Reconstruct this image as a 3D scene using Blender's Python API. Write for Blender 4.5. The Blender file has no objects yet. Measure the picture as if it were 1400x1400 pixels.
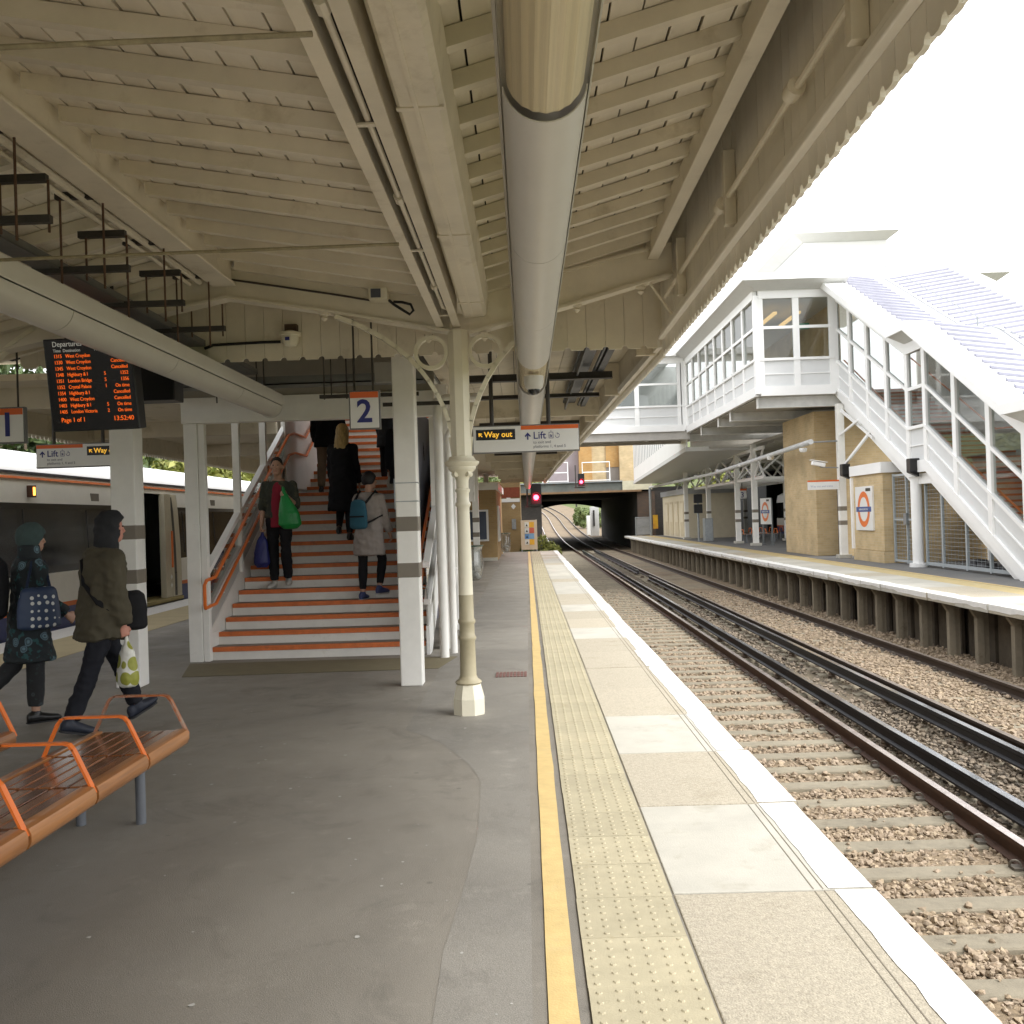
import bpy, bmesh, math, random
import numpy as np
from mathutils import Vector, Matrix, noise as mnoise
random.seed(7); np.random.seed(7)
R = math.radians
scene = bpy.context.scene
COL = scene.collection

# ------------------------------------------------------------------ camera
cam_d = bpy.data.cameras.new('camera')
cam = bpy.data.objects.new('camera', cam_d); COL.objects.link(cam)
cam_d.sensor_width = 36; cam_d.sensor_fit = 'HORIZONTAL'
cam_d.lens = 36*1375/1400
cam_d.clip_start = .05; cam_d.clip_end = 3000
_yaw, _pit, _rol = .0142, .006, -.0313
_f = Vector((-math.sin(_yaw)*math.cos(_pit), math.cos(_yaw)*math.cos(_pit), math.sin(_pit)))
_r = Vector((math.cos(_yaw), math.sin(_yaw), 0)); _u = _r.cross(_f)
_r2 = _r*math.cos(_rol)+_u*math.sin(_rol); _u2 = -_r*math.sin(_rol)+_u*math.cos(_rol)
cam.matrix_world = Matrix(((_r2.x,_u2.x,-_f.x,0),(_r2.y,_u2.y,-_f.y,0),(_r2.z,_u2.z,-_f.z,1.6),(0,0,0,1)))
scene.camera = cam

# ------------------------------------------------------------------ sky, sun, exposure
SUN_EL, SUN_AZ = 52, 118          # azimuth clockwise from +Y
world = bpy.data.worlds.new('World'); scene.world = world; world.use_nodes = True
wn = world.node_tree; wn.nodes.clear()
w_out = wn.nodes.new('ShaderNodeOutputWorld'); w_bg = wn.nodes.new('ShaderNodeBackground')
w_sky = wn.nodes.new('ShaderNodeTexSky'); w_sky.sky_type = 'NISHITA'; w_sky.sun_disc = False
w_sky.sun_elevation = R(SUN_EL); w_sky.sun_rotation = R(SUN_AZ)
w_sky.air_density = 1.0; w_sky.dust_density = 4.0; w_sky.ozone_density = 1.0
w_hsv = wn.nodes.new('ShaderNodeHueSaturation'); w_hsv.inputs['Saturation'].default_value = .12
w_mix = wn.nodes.new('ShaderNodeMixRGB'); w_mix.inputs['Fac'].default_value = .6
w_mix.inputs['Color2'].default_value = (10.5, 10.6, 10.8, 1)      # an even overcast layer
wn.links.new(w_sky.outputs[0], w_hsv.inputs['Color']); wn.links.new(w_hsv.outputs[0], w_mix.inputs['Color1'])
wn.links.new(w_mix.outputs[0], w_bg.inputs['Color']); w_bg.inputs['Strength'].default_value = .12
wn.links.new(w_bg.outputs[0], w_out.inputs['Surface'])
sun_d = bpy.data.lights.new('sun', 'SUN'); sun_d.energy = 1.2; sun_d.angle = R(25); sun_d.color = (1, .97, .92)
sun = bpy.data.objects.new('sun', sun_d); COL.objects.link(sun)
_d = Vector((math.sin(R(SUN_AZ))*math.cos(R(SUN_EL)), math.cos(R(SUN_AZ))*math.cos(R(SUN_EL)), math.sin(R(SUN_EL))))
sun.rotation_euler = _d.to_track_quat('Z', 'Y').to_euler(); sun.location = (20, -10, 40)
vs = scene.view_settings; vs.view_transform = 'Standard'; vs.look = 'None'; vs.gamma = 1; vs.use_curve_mapping = False
vs.exposure = 1.27
scene.cycles.use_denoising = True
scene.cycles.max_bounces = 12; scene.cycles.diffuse_bounces = 7; scene.cycles.glossy_bounces = 4
scene.cycles.transmission_bounces = 6; scene.cycles.transparent_max_bounces = 16
scene.cycles.sample_clamp_indirect = 8; scene.cycles.caustics_reflective = False; scene.cycles.caustics_refractive = False

# ------------------------------------------------------------------ materials
MATS = {}
def mat(name, col, rough=.6, metal=0, var=.12, vs_=3.0, bump=0, bs=60, rnd=0, spec=.4, dirt=None, ds=1.2, dth=.55, stretch=None, emit=0, coat=0):
    """procedural paint / stone / cloth: colour with two noise scales, optional stain colour, fine bump, per-object variation"""
    if name in MATS: return MATS[name]
    m = bpy.data.materials.new(name); m.use_nodes = True; t = m.node_tree; N = t.nodes; L = t.links
    b = N['Principled BSDF']; b.inputs['Roughness'].default_value = rough; b.inputs['Metallic'].default_value = metal
    b.inputs['Specular IOR Level'].default_value = spec
    if coat: b.inputs['Coat Weight'].default_value = coat; b.inputs['Coat Roughness'].default_value = .12
    c = (*col, 1)
    tc = N.new('ShaderNodeNewGeometry'); src = tc.outputs['Position']
    if stretch:
        mp = N.new('ShaderNodeMapping'); mp.inputs['Scale'].default_value = stretch; L.new(src, mp.inputs['Vector']); src = mp.outputs[0]
    n1 = N.new('ShaderNodeTexNoise'); n1.inputs['Scale'].default_value = vs_; n1.inputs['Detail'].default_value = 6; n1.inputs['Roughness'].default_value = .65
    L.new(src, n1.inputs['Vector'])
    mr = N.new('ShaderNodeMapRange'); mr.inputs[1].default_value = .3; mr.inputs[2].default_value = .7; mr.inputs[3].default_value = 1-var; mr.inputs[4].default_value = 1+var
    L.new(n1.outputs['Fac'], mr.inputs[0]); val = mr.outputs[0]
    if rnd:
        oi = N.new('ShaderNodeObjectInfo'); m2 = N.new('ShaderNodeMapRange'); m2.inputs[3].default_value = 1-rnd; m2.inputs[4].default_value = 1+rnd
        L.new(oi.outputs['Random'], m2.inputs[0]); mm = N.new('ShaderNodeMath'); mm.operation = 'MULTIPLY'; L.new(val, mm.inputs[0]); L.new(m2.outputs[0], mm.inputs[1]); val = mm.outputs[0]
    base = None
    if dirt:
        n2 = N.new('ShaderNodeTexNoise'); n2.inputs['Scale'].default_value = ds; n2.inputs['Detail'].default_value = 8; n2.inputs['Roughness'].default_value = .7
        L.new(src, n2.inputs['Vector']); r2 = N.new('ShaderNodeMapRange'); r2.inputs[1].default_value = dth; r2.inputs[2].default_value = dth+.18; L.new(n2.outputs['Fac'], r2.inputs[0])
        mx0 = N.new('ShaderNodeMixRGB'); mx0.inputs[1].default_value = c; mx0.inputs[2].default_value = (*dirt, 1); L.new(r2.outputs[0], mx0.inputs[0]); base = mx0.outputs[0]
    mx = N.new('ShaderNodeMixRGB'); mx.blend_type = 'MULTIPLY'; mx.inputs[0].default_value = 1
    mx.inputs[1].default_value = c
    if base: L.new(base, mx.inputs[1])
    cb = N.new('ShaderNodeCombineXYZ'); [L.new(val, cb.inputs[i]) for i in range(3)]
    L.new(cb.outputs[0], mx.inputs[2]); L.new(mx.outputs[0], b.inputs['Base Color'])
    rr = N.new('ShaderNodeMapRange'); rr.inputs[3].default_value = max(.03, rough-.1); rr.inputs[4].default_value = min(1, rough+.1); L.new(n1.outputs['Fac'], rr.inputs[0]); L.new(rr.outputs[0], b.inputs['Roughness'])
    if bump:
        n3 = N.new('ShaderNodeTexNoise'); n3.inputs['Scale'].default_value = bs; n3.inputs['Detail'].default_value = 4; L.new(src, n3.inputs['Vector'])
        bp = N.new('ShaderNodeBump'); bp.inputs['Strength'].default_value = bump; bp.inputs['Distance'].default_value = .01; L.new(n3.outputs['Fac'], bp.inputs['Height']); L.new(bp.outputs[0], b.inputs['Normal'])
    if emit:
        b.inputs['Emission Color'].default_value = c; b.inputs['Emission Strength'].default_value = emit
    MATS[name] = m; return m

def glass(name, tint=(.85, .88, .88), refl=.12, rough=.02):
    m = bpy.data.materials.new(name); m.use_nodes = True; N = m.node_tree.nodes; L = m.node_tree.links; N.clear()
    o = N.new('ShaderNodeOutputMaterial'); mx = N.new('ShaderNodeMixShader'); tr = N.new('ShaderNodeBsdfTransparent'); gl = N.new('ShaderNodeBsdfGlossy')
    tr.inputs[0].default_value = (*tint, 1); gl.inputs['Roughness'].default_value = rough
    lw = N.new('ShaderNodeLayerWeight'); lw.inputs[0].default_value = .25
    mr = N.new('ShaderNodeMapRange'); mr.inputs[3].default_value = refl*.6; mr.inputs[4].default_value = min(1, refl*4)
    L.new(lw.outputs['Facing'], mr.inputs[0]); L.new(mr.outputs[0], mx.inputs[0]); L.new(tr.outputs[0], mx.inputs[1]); L.new(gl.outputs[0], mx.inputs[2]); L.new(mx.outputs[0], o.inputs[0])
    MATS[name] = m; return m

def brick_mat(name, c1, c2, mortar, sx=4.4):
    m = bpy.data.materials.new(name); m.use_nodes = True; t = m.node_tree; N = t.nodes; L = t.links; b = N['Principled BSDF']; b.inputs['Roughness'].default_value = .85
    g = N.new('ShaderNodeNewGeometry'); s = N.new('ShaderNodeSeparateXYZ'); L.new(g.outputs['Position'], s.inputs[0])
    ad = N.new('ShaderNodeMath'); L.new(s.outputs[0], ad.inputs[0]); L.new(s.outputs[1], ad.inputs[1])
    cb = N.new('ShaderNodeCombineXYZ'); L.new(ad.outputs[0], cb.inputs[0]); L.new(s.outputs[2], cb.inputs[1])
    bt = N.new('ShaderNodeTexBrick'); bt.inputs['Scale'].default_value = 1; bt.inputs['Brick Width'].default_value = .225; bt.inputs['Row Height'].default_value = .075; bt.inputs['Mortar Size'].default_value = .006
    bt.inputs['Color1'].default_value = (*c1, 1); bt.inputs['Color2'].default_value = (*c2, 1); bt.inputs['Mortar'].default_value = (*mortar, 1); bt.inputs['Bias'].default_value = -.2
    L.new(cb.outputs[0], bt.inputs['Vector'])
    n = N.new('ShaderNodeTexNoise'); n.inputs['Scale'].default_value = 1.3; n.inputs['Detail'].default_value = 6; L.new(g.outputs['Position'], n.inputs['Vector'])
    mr = N.new('ShaderNodeMapRange'); mr.inputs[1].default_value = .3; mr.inputs[2].default_value = .7; mr.inputs[3].default_value = .82; mr.inputs[4].default_value = 1.12; L.new(n.outputs['Fac'], mr.inputs[0])
    c3 = N.new('ShaderNodeCombineXYZ'); [L.new(mr.outputs[0], c3.inputs[i]) for i in range(3)]
    mx = N.new('ShaderNodeMixRGB'); mx.blend_type = 'MULTIPLY'; mx.inputs[0].default_value = 1; L.new(bt.outputs[0], mx.inputs[1]); L.new(c3.outputs[0], mx.inputs[2]); L.new(mx.outputs[0], b.inputs['Base Color'])
    bp = N.new('ShaderNodeBump'); bp.inputs['Strength'].default_value = .5; bp.inputs['Distance'].default_value = .006; bp.invert = True; L.new(bt.outputs['Fac'], bp.inputs['Height']); L.new(bp.outputs[0], b.inputs['Normal'])
    MATS[name] = m; return m

def wood_mat(name, c1, c2, rough=.3):
    m = bpy.data.materials.new(name); m.use_nodes = True; t = m.node_tree; N = t.nodes; L = t.links; b = N['Principled BSDF']; b.inputs['Roughness'].default_value = rough
    b.inputs['Coat Weight'].default_value = .5; b.inputs['Coat Roughness'].default_value = .15
    g = N.new('ShaderNodeNewGeometry'); mp = N.new('ShaderNodeMapping'); mp.inputs['Scale'].default_value = (60, 3, 60); L.new(g.outputs['Position'], mp.inputs[0])
    n = N.new('ShaderNodeTexNoise'); n.inputs['Scale'].default_value = 1; n.inputs['Detail'].default_value = 5; n.inputs['Distortion'].default_value = .6; L.new(mp.outputs[0], n.inputs['Vector'])
    oi = N.new('ShaderNodeObjectInfo'); ad = N.new('ShaderNodeMath'); ad.operation = 'MULTIPLY_ADD'; ad.inputs[1].default_value = .5; L.new(oi.outputs['Random'], ad.inputs[0]); L.new(n.outputs['Fac'], ad.inputs[2])
    cr = N.new('ShaderNodeValToRGB'); cr.color_ramp.elements[0].position = .35; cr.color_ramp.elements[1].position = 1.0; cr.color_ramp.elements[0].color = (*c1, 1); cr.color_ramp.elements[1].color = (*c2, 1)
    L.new(ad.outputs[0], cr.inputs[0]); L.new(cr.outputs[0], b.inputs['Base Color'])
    MATS[name] = m; return m

cream = mat('cream_paint', (.70, .645, .53), .5, var=.09, vs_=2.2, rnd=.06, dirt=(.50, .44, .33), ds=2.6, dth=.57, bump=.12, bs=25)
board_m = mat('cream_board_paint', (.78, .73, .62), .55, var=.08, vs_=2.5, rnd=.07, dirt=(.53, .465, .35), ds=3.2, dth=.60, bump=.12, bs=25, stretch=(2.5,.6,2.5))
cream2 = mat('cream_column_paint', (.74, .70, .56), .4, var=.05, bump=.1, bs=40, dirt=(.52, .46, .33), ds=5, dth=.66)
tan = mat('tan_column_paint', (.40, .355, .24), .45, var=.06, bump=.1, bs=40)
white = mat('white_paint', (.80, .80, .78), .4, var=.04, vs_=1.5, dirt=(.60, .59, .55), ds=2.5, dth=.68)
white_in = mat('white_paint_columns', (.80, .79, .75), .4, var=.05, vs_=4, dirt=(.5, .47, .41), ds=4, dth=.66)
dark_roof = mat('dark_cover_sheet', (.03, .03, .03), .9)  # near-black, so the gaps in front of it read dark
band = mat('brown_band_paint', (.20, .175, .14), .5, var=.05)
orange = mat('orange_paint', (.74, .17, .025), .35, var=.07, vs_=8)
orange_st = mat('orange_stair_nosing', (.60, .16, .045), .6, var=.18, vs_=9, dirt=(.28, .11, .05), ds=7, dth=.58)
steel_gal = mat('galvanised_steel', (.33, .35, .36), .45, .7, var=.15, vs_=12)
dark_metal = mat('dark_hanger_metal', (.055, .05, .045), .6, .3, var=.25, vs_=10)
grey_fix = mat('grey_light_trunking', (.60, .585, .55), .42, var=.05, vs_=2, dirt=(.46, .44, .40), ds=3, dth=.64)
black = mat('black_plastic', (.012, .012, .013), .35)
black_sheet = mat('black_display_face', (.006, .006, .007), .25)
navy = mat('navy_lettering', (.02, .025, .18), .5)
sign_white = mat('white_sign_face', (.74, .74, .72), .35, var=.03)
sign_orange = mat('orange_sign_bar', (.70, .13, .02), .4, var=.05)
grey_txt = mat('grey_lettering', (.16, .16, .20), .5)
led = mat('orange_led_text', (1.0, .15, .01), .5, emit=.32)
led_y = mat('yellow_led_text', (.95, .52, .05), .5, emit=.25)
white_txt = mat('white_board_text', (.55, .55, .5), .5, emit=.12)
# ------------------------------------------------------------------ mesh helpers
ORG = {}
class MB:
    """collects shapes (world coordinates, or the thing's own when local) and links them as ONE mesh object"""
    def __init__(s, local=False): s.v = []; s.f = []; s.mi = []; s.local = local
    def add(s, vs, fs, mi=0):
        o = len(s.v); s.v += [tuple(p) for p in vs]; s.f += [tuple(i+o for i in f) for f in fs]; s.mi += [mi]*len(fs); return s
    def box(s, x0, x1, y0, y1, z0, z1, mi=0):
        return s.add([(x0,y0,z0),(x1,y0,z0),(x1,y1,z0),(x0,y1,z0),(x0,y0,z1),(x1,y0,z1),(x1,y1,z1),(x0,y1,z1)],
                     [(3,2,1,0),(4,5,6,7),(0,1,5,4),(1,2,6,5),(2,3,7,6),(3,0,4,7)], mi)
    def beam(s, a, b, w, h, up=(0,0,1), mi=0):
        a = Vector(a); b = Vector(b); d = (b-a).normalized(); u = Vector(up)
        if abs(d.dot(u)) > .98: u = Vector((0,1,0))
        r = d.cross(u).normalized(); u = r.cross(d).normalized()
        P = []
        for p in (a, b):
            for sx, sy in ((-1,-1),(1,-1),(1,1),(-1,1)): P.append(p+r*w/2*sx+u*h/2*sy)
        return s.add(P, [(3,2,1,0),(4,5,6,7),(0,1,5,4),(1,2,6,5),(2,3,7,6),(3,0,4,7)], mi)
    def cyl(s, a, b, r0, r1=None, n=12, mi=0, caps=True):
        r1 = r0 if r1 is None else r1; a = Vector(a); b = Vector(b); d = (b-a).normalized()
        u = Vector((0,0,1)) if abs(d.z) < .9 else Vector((1,0,0)); x = d.cross(u).normalized(); y = d.cross(x)
        P = []
        for p, r in ((a,r0),(b,r1)):
            for k in range(n):
                t = 2*math.pi*k/n; P.append(p+x*math.cos(t)*r+y*math.sin(t)*r)
        F = [(k, k+n, (k+1)%n+n, (k+1)%n) for k in range(n)]
        if caps: F += [tuple(range(n)), tuple(range(2*n-1, n-1, -1))]
        return s.add(P, F, mi)
    def tube(s, pts, r, n=8, mi=0, closed=False):
        pts = [Vector(p) for p in pts]; m = len(pts); P = []; prev = None
        for i, p in enumerate(pts):
            a = pts[(i-1) % m] if (i or closed) else p; c = pts[(i+1) % m] if (i < m-1 or closed) else p
            d = (c-a).normalized()
            if prev is None:
                u = Vector((0,0,1)) if abs(d.z) < .9 else Vector((1,0,0)); x = d.cross(u).normalized()
            else: x = (prev-d*prev.dot(d)).normalized()
            prev = x; y = d.cross(x); rr = r[i] if isinstance(r, (list, tuple)) else r
            for k in range(n):
                t = 2*math.pi*k/n; P.append(p+x*math.cos(t)*rr+y*math.sin(t)*rr)
        F = []
        for i in range(m if closed else m-1):
            j = (i+1) % m
            F += [(i*n+k, i*n+(k+1)%n, j*n+(k+1)%n, j*n+k) for k in range(n)]
        if not closed: F += [tuple(range(n-1,-1,-1)), tuple(range((m-1)*n, m*n))]
        return s.add(P, F, mi)
    def lathe(s, c, prof, n=16, mi=0, rot=0):
        c = Vector(c); P = []
        for r, z in prof:
            for k in range(n):
                t = 2*math.pi*k/n+rot; P.append((c.x+r*math.cos(t), c.y+r*math.sin(t), c.z+z))
        m = len(prof); F = []
        for i in range(m-1): F += [(i*n+k, i*n+(k+1)%n, (i+1)*n+(k+1)%n, (i+1)*n+k) for k in range(n)]
        F += [tuple(range(n-1,-1,-1)), tuple(range((m-1)*n, m*n))]
        return s.add(P, F, mi)
    def prism(s, poly, a0, a1, ax='y', mi=0):
        """polygon in the plane across axis ax, extruded from a0 to a1 (ax y: poly is (x,z); x: (y,z); z: (x,y))"""
        n = len(poly); f = {'y': lambda p,a: (p[0],a,p[1]), 'x': lambda p,a: (a,p[0],p[1]), 'z': lambda p,a: (p[0],p[1],a)}[ax]
        P = [f(p,a0) for p in poly]+[f(p,a1) for p in poly]
        F = [(k,(k+1)%n,(k+1)%n+n,k+n) for k in range(n)]+[tuple(range(n-1,-1,-1)), tuple(range(n,2*n))]
        return s.add(P, F, mi)
    def sphere(s, c, r, n=10, m=7, mi=0):
        if not isinstance(r, (tuple, list)): r = (r,r,r)
        P = []; 
        for i in range(1,m):
            a = math.pi*i/m
            for k in range(n):
                t = 2*math.pi*k/n; P.append((c[0]+r[0]*math.sin(a)*math.cos(t), c[1]+r[1]*math.sin(a)*math.sin(t), c[2]+r[2]*math.cos(a)))
        P += [(c[0],c[1],c[2]+r[2]),(c[0],c[1],c[2]-r[2])]; T = len(P)-2; F = []
        for i in range(m-2): F += [(i*n+k,(i+1)*n+k,(i+1)*n+(k+1)%n,i*n+(k+1)%n) for k in range(n)]
        F += [(T,k,(k+1)%n) for k in range(n)]+[(T+1,(m-2)*n+(k+1)%n,(m-2)*n+k) for k in range(n)]
        return s.add(P, F, mi)
    def loft(s, rings, mi=0):
        n = len(rings[0]); P = [p for r in rings for p in r]; F = []
        for i in range(len(rings)-1): F += [(i*n+k, i*n+(k+1)%n, (i+1)*n+(k+1)%n, (i+1)*n+k) for k in range(n)]
        F += [tuple(range(n-1,-1,-1)), tuple(range((len(rings)-1)*n, len(rings)*n))]
        return s.add(P, F, mi)
    def sheet(s, pts, mi=0): return s.add(pts, [tuple(range(len(pts)))], mi)
    def build(s, name, m, parent=None, smooth=False, bevel=0, fix=True, org=None):
        me = bpy.data.meshes.new(name); V = np.array(s.v, float)
        if parent is not None:
            o0 = np.array(ORG.get(parent.name, (0,0,0))) if not s.local else np.zeros(3)
        else:
            o0 = np.array(org) if org is not None else (np.zeros(3) if s.local else np.array([(V[:,0].min()+V[:,0].max())/2, (V[:,1].min()+V[:,1].max())/2, V[:,2].min()]))
        me.from_pydata((V-o0).tolist(), [], s.f)
        for x in (m if isinstance(m, (list, tuple)) else [m]): me.materials.append(x)
        if any(s.mi): me.polygons.foreach_set('material_index', s.mi)
        if fix:
            bm = bmesh.new(); bm.from_mesh(me); bmesh.ops.recalc_face_normals(bm, faces=bm.faces); bm.to_mesh(me); bm.free()
        if smooth: smooth_by_angle(me)
        ob = bpy.data.objects.new(name, me); COL.objects.link(ob)
        if parent is not None: ob.parent = parent; ORG[ob.name] = ORG.get(parent.name, (0,0,0))
        else: ob.location = o0; ORG[ob.name] = tuple(o0)
        if bevel:
            md = ob.modifiers.new('b', 'BEVEL'); md.width = bevel; md.segments = 2; md.limit_method = 'ANGLE'; md.angle_limit = R(40)
        return ob

def smooth_by_angle(me, ang=40):
    me.polygons.foreach_set('use_smooth', [True]*len(me.polygons))
    bm = bmesh.new(); bm.from_mesh(me); c = math.cos(R(ang))
    for e in bm.edges:
        if len(e.link_faces) == 2 and e.link_faces[0].normal.dot(e.link_faces[1].normal) < c: e.smooth = False
    bm.to_mesh(me); bm.free()

def tag(o, label=None, cat=None, group=None, kind=None):
    if label: o['label'] = label
    if cat: o['category'] = cat
    if group: o['group'] = group
    if kind: o['kind'] = kind
    return o
def thing(name, label, cat, loc=(0,0,0), rz=0, group=None, kind=None):
    o = bpy.data.objects.new(name, None); COL.objects.link(o); o.location = loc; o.rotation_euler = (0,0,rz)
    o.empty_display_size = .2; ORG[o.name] = tuple(loc); return tag(o, label, cat, group, kind)
def struct(name, loc=(0,0,0)):
    o = bpy.data.objects.new(name, None); COL.objects.link(o); o.location = loc; ORG[o.name] = tuple(loc); o['kind'] = 'structure'; return o
def inst(src, parent=None, loc=None, rz=None):
    c = src.copy(); COL.objects.link(c); c.parent = parent
    if loc is not None: c.location = loc
    if rz is not None: c.rotation_euler = (0,0,rz)
    ORG[c.name] = ORG.get(parent.name, (0,0,0)) if parent else tuple(c.location)
    return c
def copy_tree(o, parent=None):
    c = o.copy(); COL.objects.link(c); c.parent = parent; ORG[c.name] = ORG.get(o.name, (0,0,0))
    for ch in list(o.children): copy_tree(ch, c)
    return c
def text(s, size, m, parent, loc, rot=(math.pi/2,0,0), align='LEFT', ext=.0012, sx=1, name='lettering', bold=0):
    cu = bpy.data.curves.new('t', 'FONT'); cu.body = s; cu.size = size; cu.align_x = align; cu.extrude = ext; cu.offset = bold; cu.resolution_u = 3
    t = bpy.data.objects.new('t', cu); COL.objects.link(t); dg = bpy.context.evaluated_depsgraph_get()
    me = bpy.data.meshes.new_from_object(t.evaluated_get(dg)); bpy.data.objects.remove(t); bpy.data.curves.remove(cu)
    me.materials.clear(); me.materials.append(m); me.name = name
    o = bpy.data.objects.new(name, me); COL.objects.link(o); o.parent = parent
    g = ORG.get(parent.name, (0,0,0)); o.location = (loc[0]-g[0], loc[1]-g[1], loc[2]-g[2]); o.rotation_euler = rot; o.scale = (sx,1,1)
    return o
def arc(cx, cz, r, a0, a1, n): return [(cx+r*math.cos(R(a0+(a1-a0)*i/n)), cz+r*math.sin(R(a0+(a1-a0)*i/n))) for i in range(n+1)]
def lerp(a, b, t): return a+(b-a)*t
# ------------------------------------------------------------------ ground, platforms, tracks
def tarmac(name, a, c, seed):
    """worn platform tarmac: broad wear, blotches, dark stains, fine aggregate and pale gum spots"""
    m = bpy.data.materials.new(name); m.use_nodes = True; t = m.node_tree; N = t.nodes; L = t.links; b = N['Principled BSDF']; b.inputs['Specular IOR Level'].default_value = .5
    g = N.new('ShaderNodeNewGeometry'); mp = N.new('ShaderNodeMapping'); mp.inputs['Location'].default_value = (seed, seed*2, 0); L.new(g.outputs['Position'], mp.inputs[0]); P = mp.outputs[0]
    def nz(sc, det=6, ro=.6, dist=0): n = N.new('ShaderNodeTexNoise'); n.inputs['Scale'].default_value = sc; n.inputs['Detail'].default_value = det; n.inputs['Roughness'].default_value = ro; n.inputs['Distortion'].default_value = dist; L.new(P, n.inputs['Vector']); return n.outputs['Fac']
    def rng(v, lo, hi, o0=0, o1=1): r = N.new('ShaderNodeMapRange'); r.inputs[1].default_value = lo; r.inputs[2].default_value = hi; r.inputs[3].default_value = o0; r.inputs[4].default_value = o1; L.new(v, r.inputs[0]); return r.outputs[0]
    def mixc(f, x, y, bl='MIX'):
        q = N.new('ShaderNodeMixRGB'); q.blend_type = bl
        if isinstance(f, float): q.inputs[0].default_value = f
        else: L.new(f, q.inputs[0])
        for k, v in ((1,x),(2,y)):
            if isinstance(v, tuple): q.inputs[k].default_value = (*v,1)
            else: L.new(v, q.inputs[k])
        return q.outputs[0]
    col = mixc(rng(nz(.42,5,.6,.8), .36, .64), a, c)
    col = mixc(rng(nz(1.7,7,.7,1.2), .54, .70, 0, .55), col, tuple(v*.62 for v in a))
    col = mixc(rng(nz(3.1,7,.7), .58, .72, 0, .45), col, tuple(v*1.35 for v in c))
    sp = rng(nz(240,2,.5), .25, .75, .72, 1.28); cb = N.new('ShaderNodeCombineXYZ'); [L.new(sp, cb.inputs[k]) for k in range(3)]
    col = mixc(1.0, col, cb.outputs[0], 'MULTIPLY')
    v = N.new('ShaderNodeTexVoronoi'); v.inputs['Scale'].default_value = 4.2; L.new(P, v.inputs['Vector']); sx = N.new('ShaderNodeSeparateXYZ'); L.new(v.outputs['Color'], sx.inputs[0])
    gm = N.new('ShaderNodeMath'); gm.operation = 'MULTIPLY'; L.new(rng(v.outputs['Distance'], .05, .075, 1, 0), gm.inputs[0]); L.new(rng(sx.outputs[0], .55, .6), gm.inputs[1])
    col = mixc(rng(gm.outputs[0], 0, 1, 0, .5), col, tuple(v*.45 for v in a))
    L.new(col, b.inputs['Base Color']); L.new(rng(nz(2.2), .3, .7, .5, .75), b.inputs['Roughness'])
    bp = N.new('ShaderNodeBump'); bp.inputs['Strength'].default_value = .35; bp.inputs['Distance'].default_value = .008; L.new(nz(190,3), bp.inputs['Height']); L.new(bp.outputs[0], b.inputs['Normal']); return m
asphalt = tarmac('platform_asphalt', (.188,.172,.146), (.25,.229,.193), 3.3)
asphalt2 = tarmac('platform_asphalt_newer', (.192,.180,.158), (.252,.236,.206), 8.1)
asphalt3 = tarmac('platform_asphalt_patch', (.125,.117,.102), (.16,.15,.13), 5.2)
earth = mat('earth', (.13, .10, .06), .95, var=.25, vs_=.4)
ballast_m = mat('ballast_bed', (.20, .15, .095), .95, var=.45, vs_=26, bump=1.0, bs=34, dirt=(.12, .095, .065), ds=.9, dth=.5)
dirty_ballast = mat('dirty_ballast_bed', (.12, .095, .062), .95, var=.4, vs_=26, bump=1.0, bs=34, dirt=(.06, .05, .035), ds=.9, dth=.48)
conc_slab = mat('pale_concrete_slab', (.48, .46, .40), .8, var=.10, vs_=2.5, bump=.2, bs=120, rnd=.08, dirt=(.37, .34, .27), ds=2.6, dth=.56)
agg_slab = mat('aggregate_slab', (.43, .385, .30), .85, var=.22, vs_=70, bump=.5, bs=130, rnd=.08, dirt=(.36, .315, .235), ds=2.5, dth=.55)
tile_m = mat('buff_tactile_tile', (.41, .365, .25), .75, var=.10, vs_=7, bump=.2, bs=140, rnd=.07, dirt=(.31, .25, .14), ds=3, dth=.58)
white_line = mat('white_edge_paint', (.80, .79, .76), .6, var=.06, vs_=9, dirt=(.50, .46, .39), ds=4.5, dth=.60, bump=.2, bs=90)
yellow = mat('yellow_line_paint', (.58, .43, .19), .6, var=.12, vs_=9, dirt=(.50, .40, .21), ds=2.5, dth=.56, bump=.2, bs=120)
worn_tac = mat('worn_yellow_strip', (.50, .40, .20), .8, var=.12, vs_=6, dirt=(.5, .46, .35), ds=3, dth=.55)
brick_dark = brick_mat('dark_brick', (.07, .055, .045), (.10, .075, .055), (.05, .045, .04))
sleeper_m = mat('concrete_sleeper', (.235, .205, .15), .85, var=.18, vs_=7, bump=.3, bs=90, rnd=.10, dirt=(.15, .125, .085), ds=5, dth=.56)
rust = mat('rusty_rail', (.085, .045, .03), .7, .3, var=.25, vs_=9)
rail_top = mat('polished_rail_head', (.80, .70, .66), .22, .9, var=.12, vs_=5)
crail_side = mat('conductor_rail_side', (.03, .03, .034), .5, .5, var=.2)
crail_top = mat('conductor_rail_head', (.72, .74, .80), .16, .95, var=.1)
clip_m = mat('rail_clip_steel', (.16, .14, .115), .6, .4, var=.2)
conc_dark = mat('shaded_dirty_concrete', (.10, .082, .06), .9, var=.25, vs_=2.5, bump=.4, bs=20, rnd=.15, dirt=(.07, .055, .04), ds=2, dth=.5)  # base darkened to hold the deep shadow between the platform posts
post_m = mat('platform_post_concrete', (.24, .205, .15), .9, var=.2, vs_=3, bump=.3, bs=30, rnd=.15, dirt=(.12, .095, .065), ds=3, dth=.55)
blue_brick = mat('red_drain_grating', (.19, .10, .085), .8, var=.2, vs_=30)

def zt(y): return .00035*max(0, y-80)**2 if y < 150 else .00035*70**2+.049*(y-150)      # the line climbs beyond the bridge
def tx(y): return -.0006*max(0, y-150)**2

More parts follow.
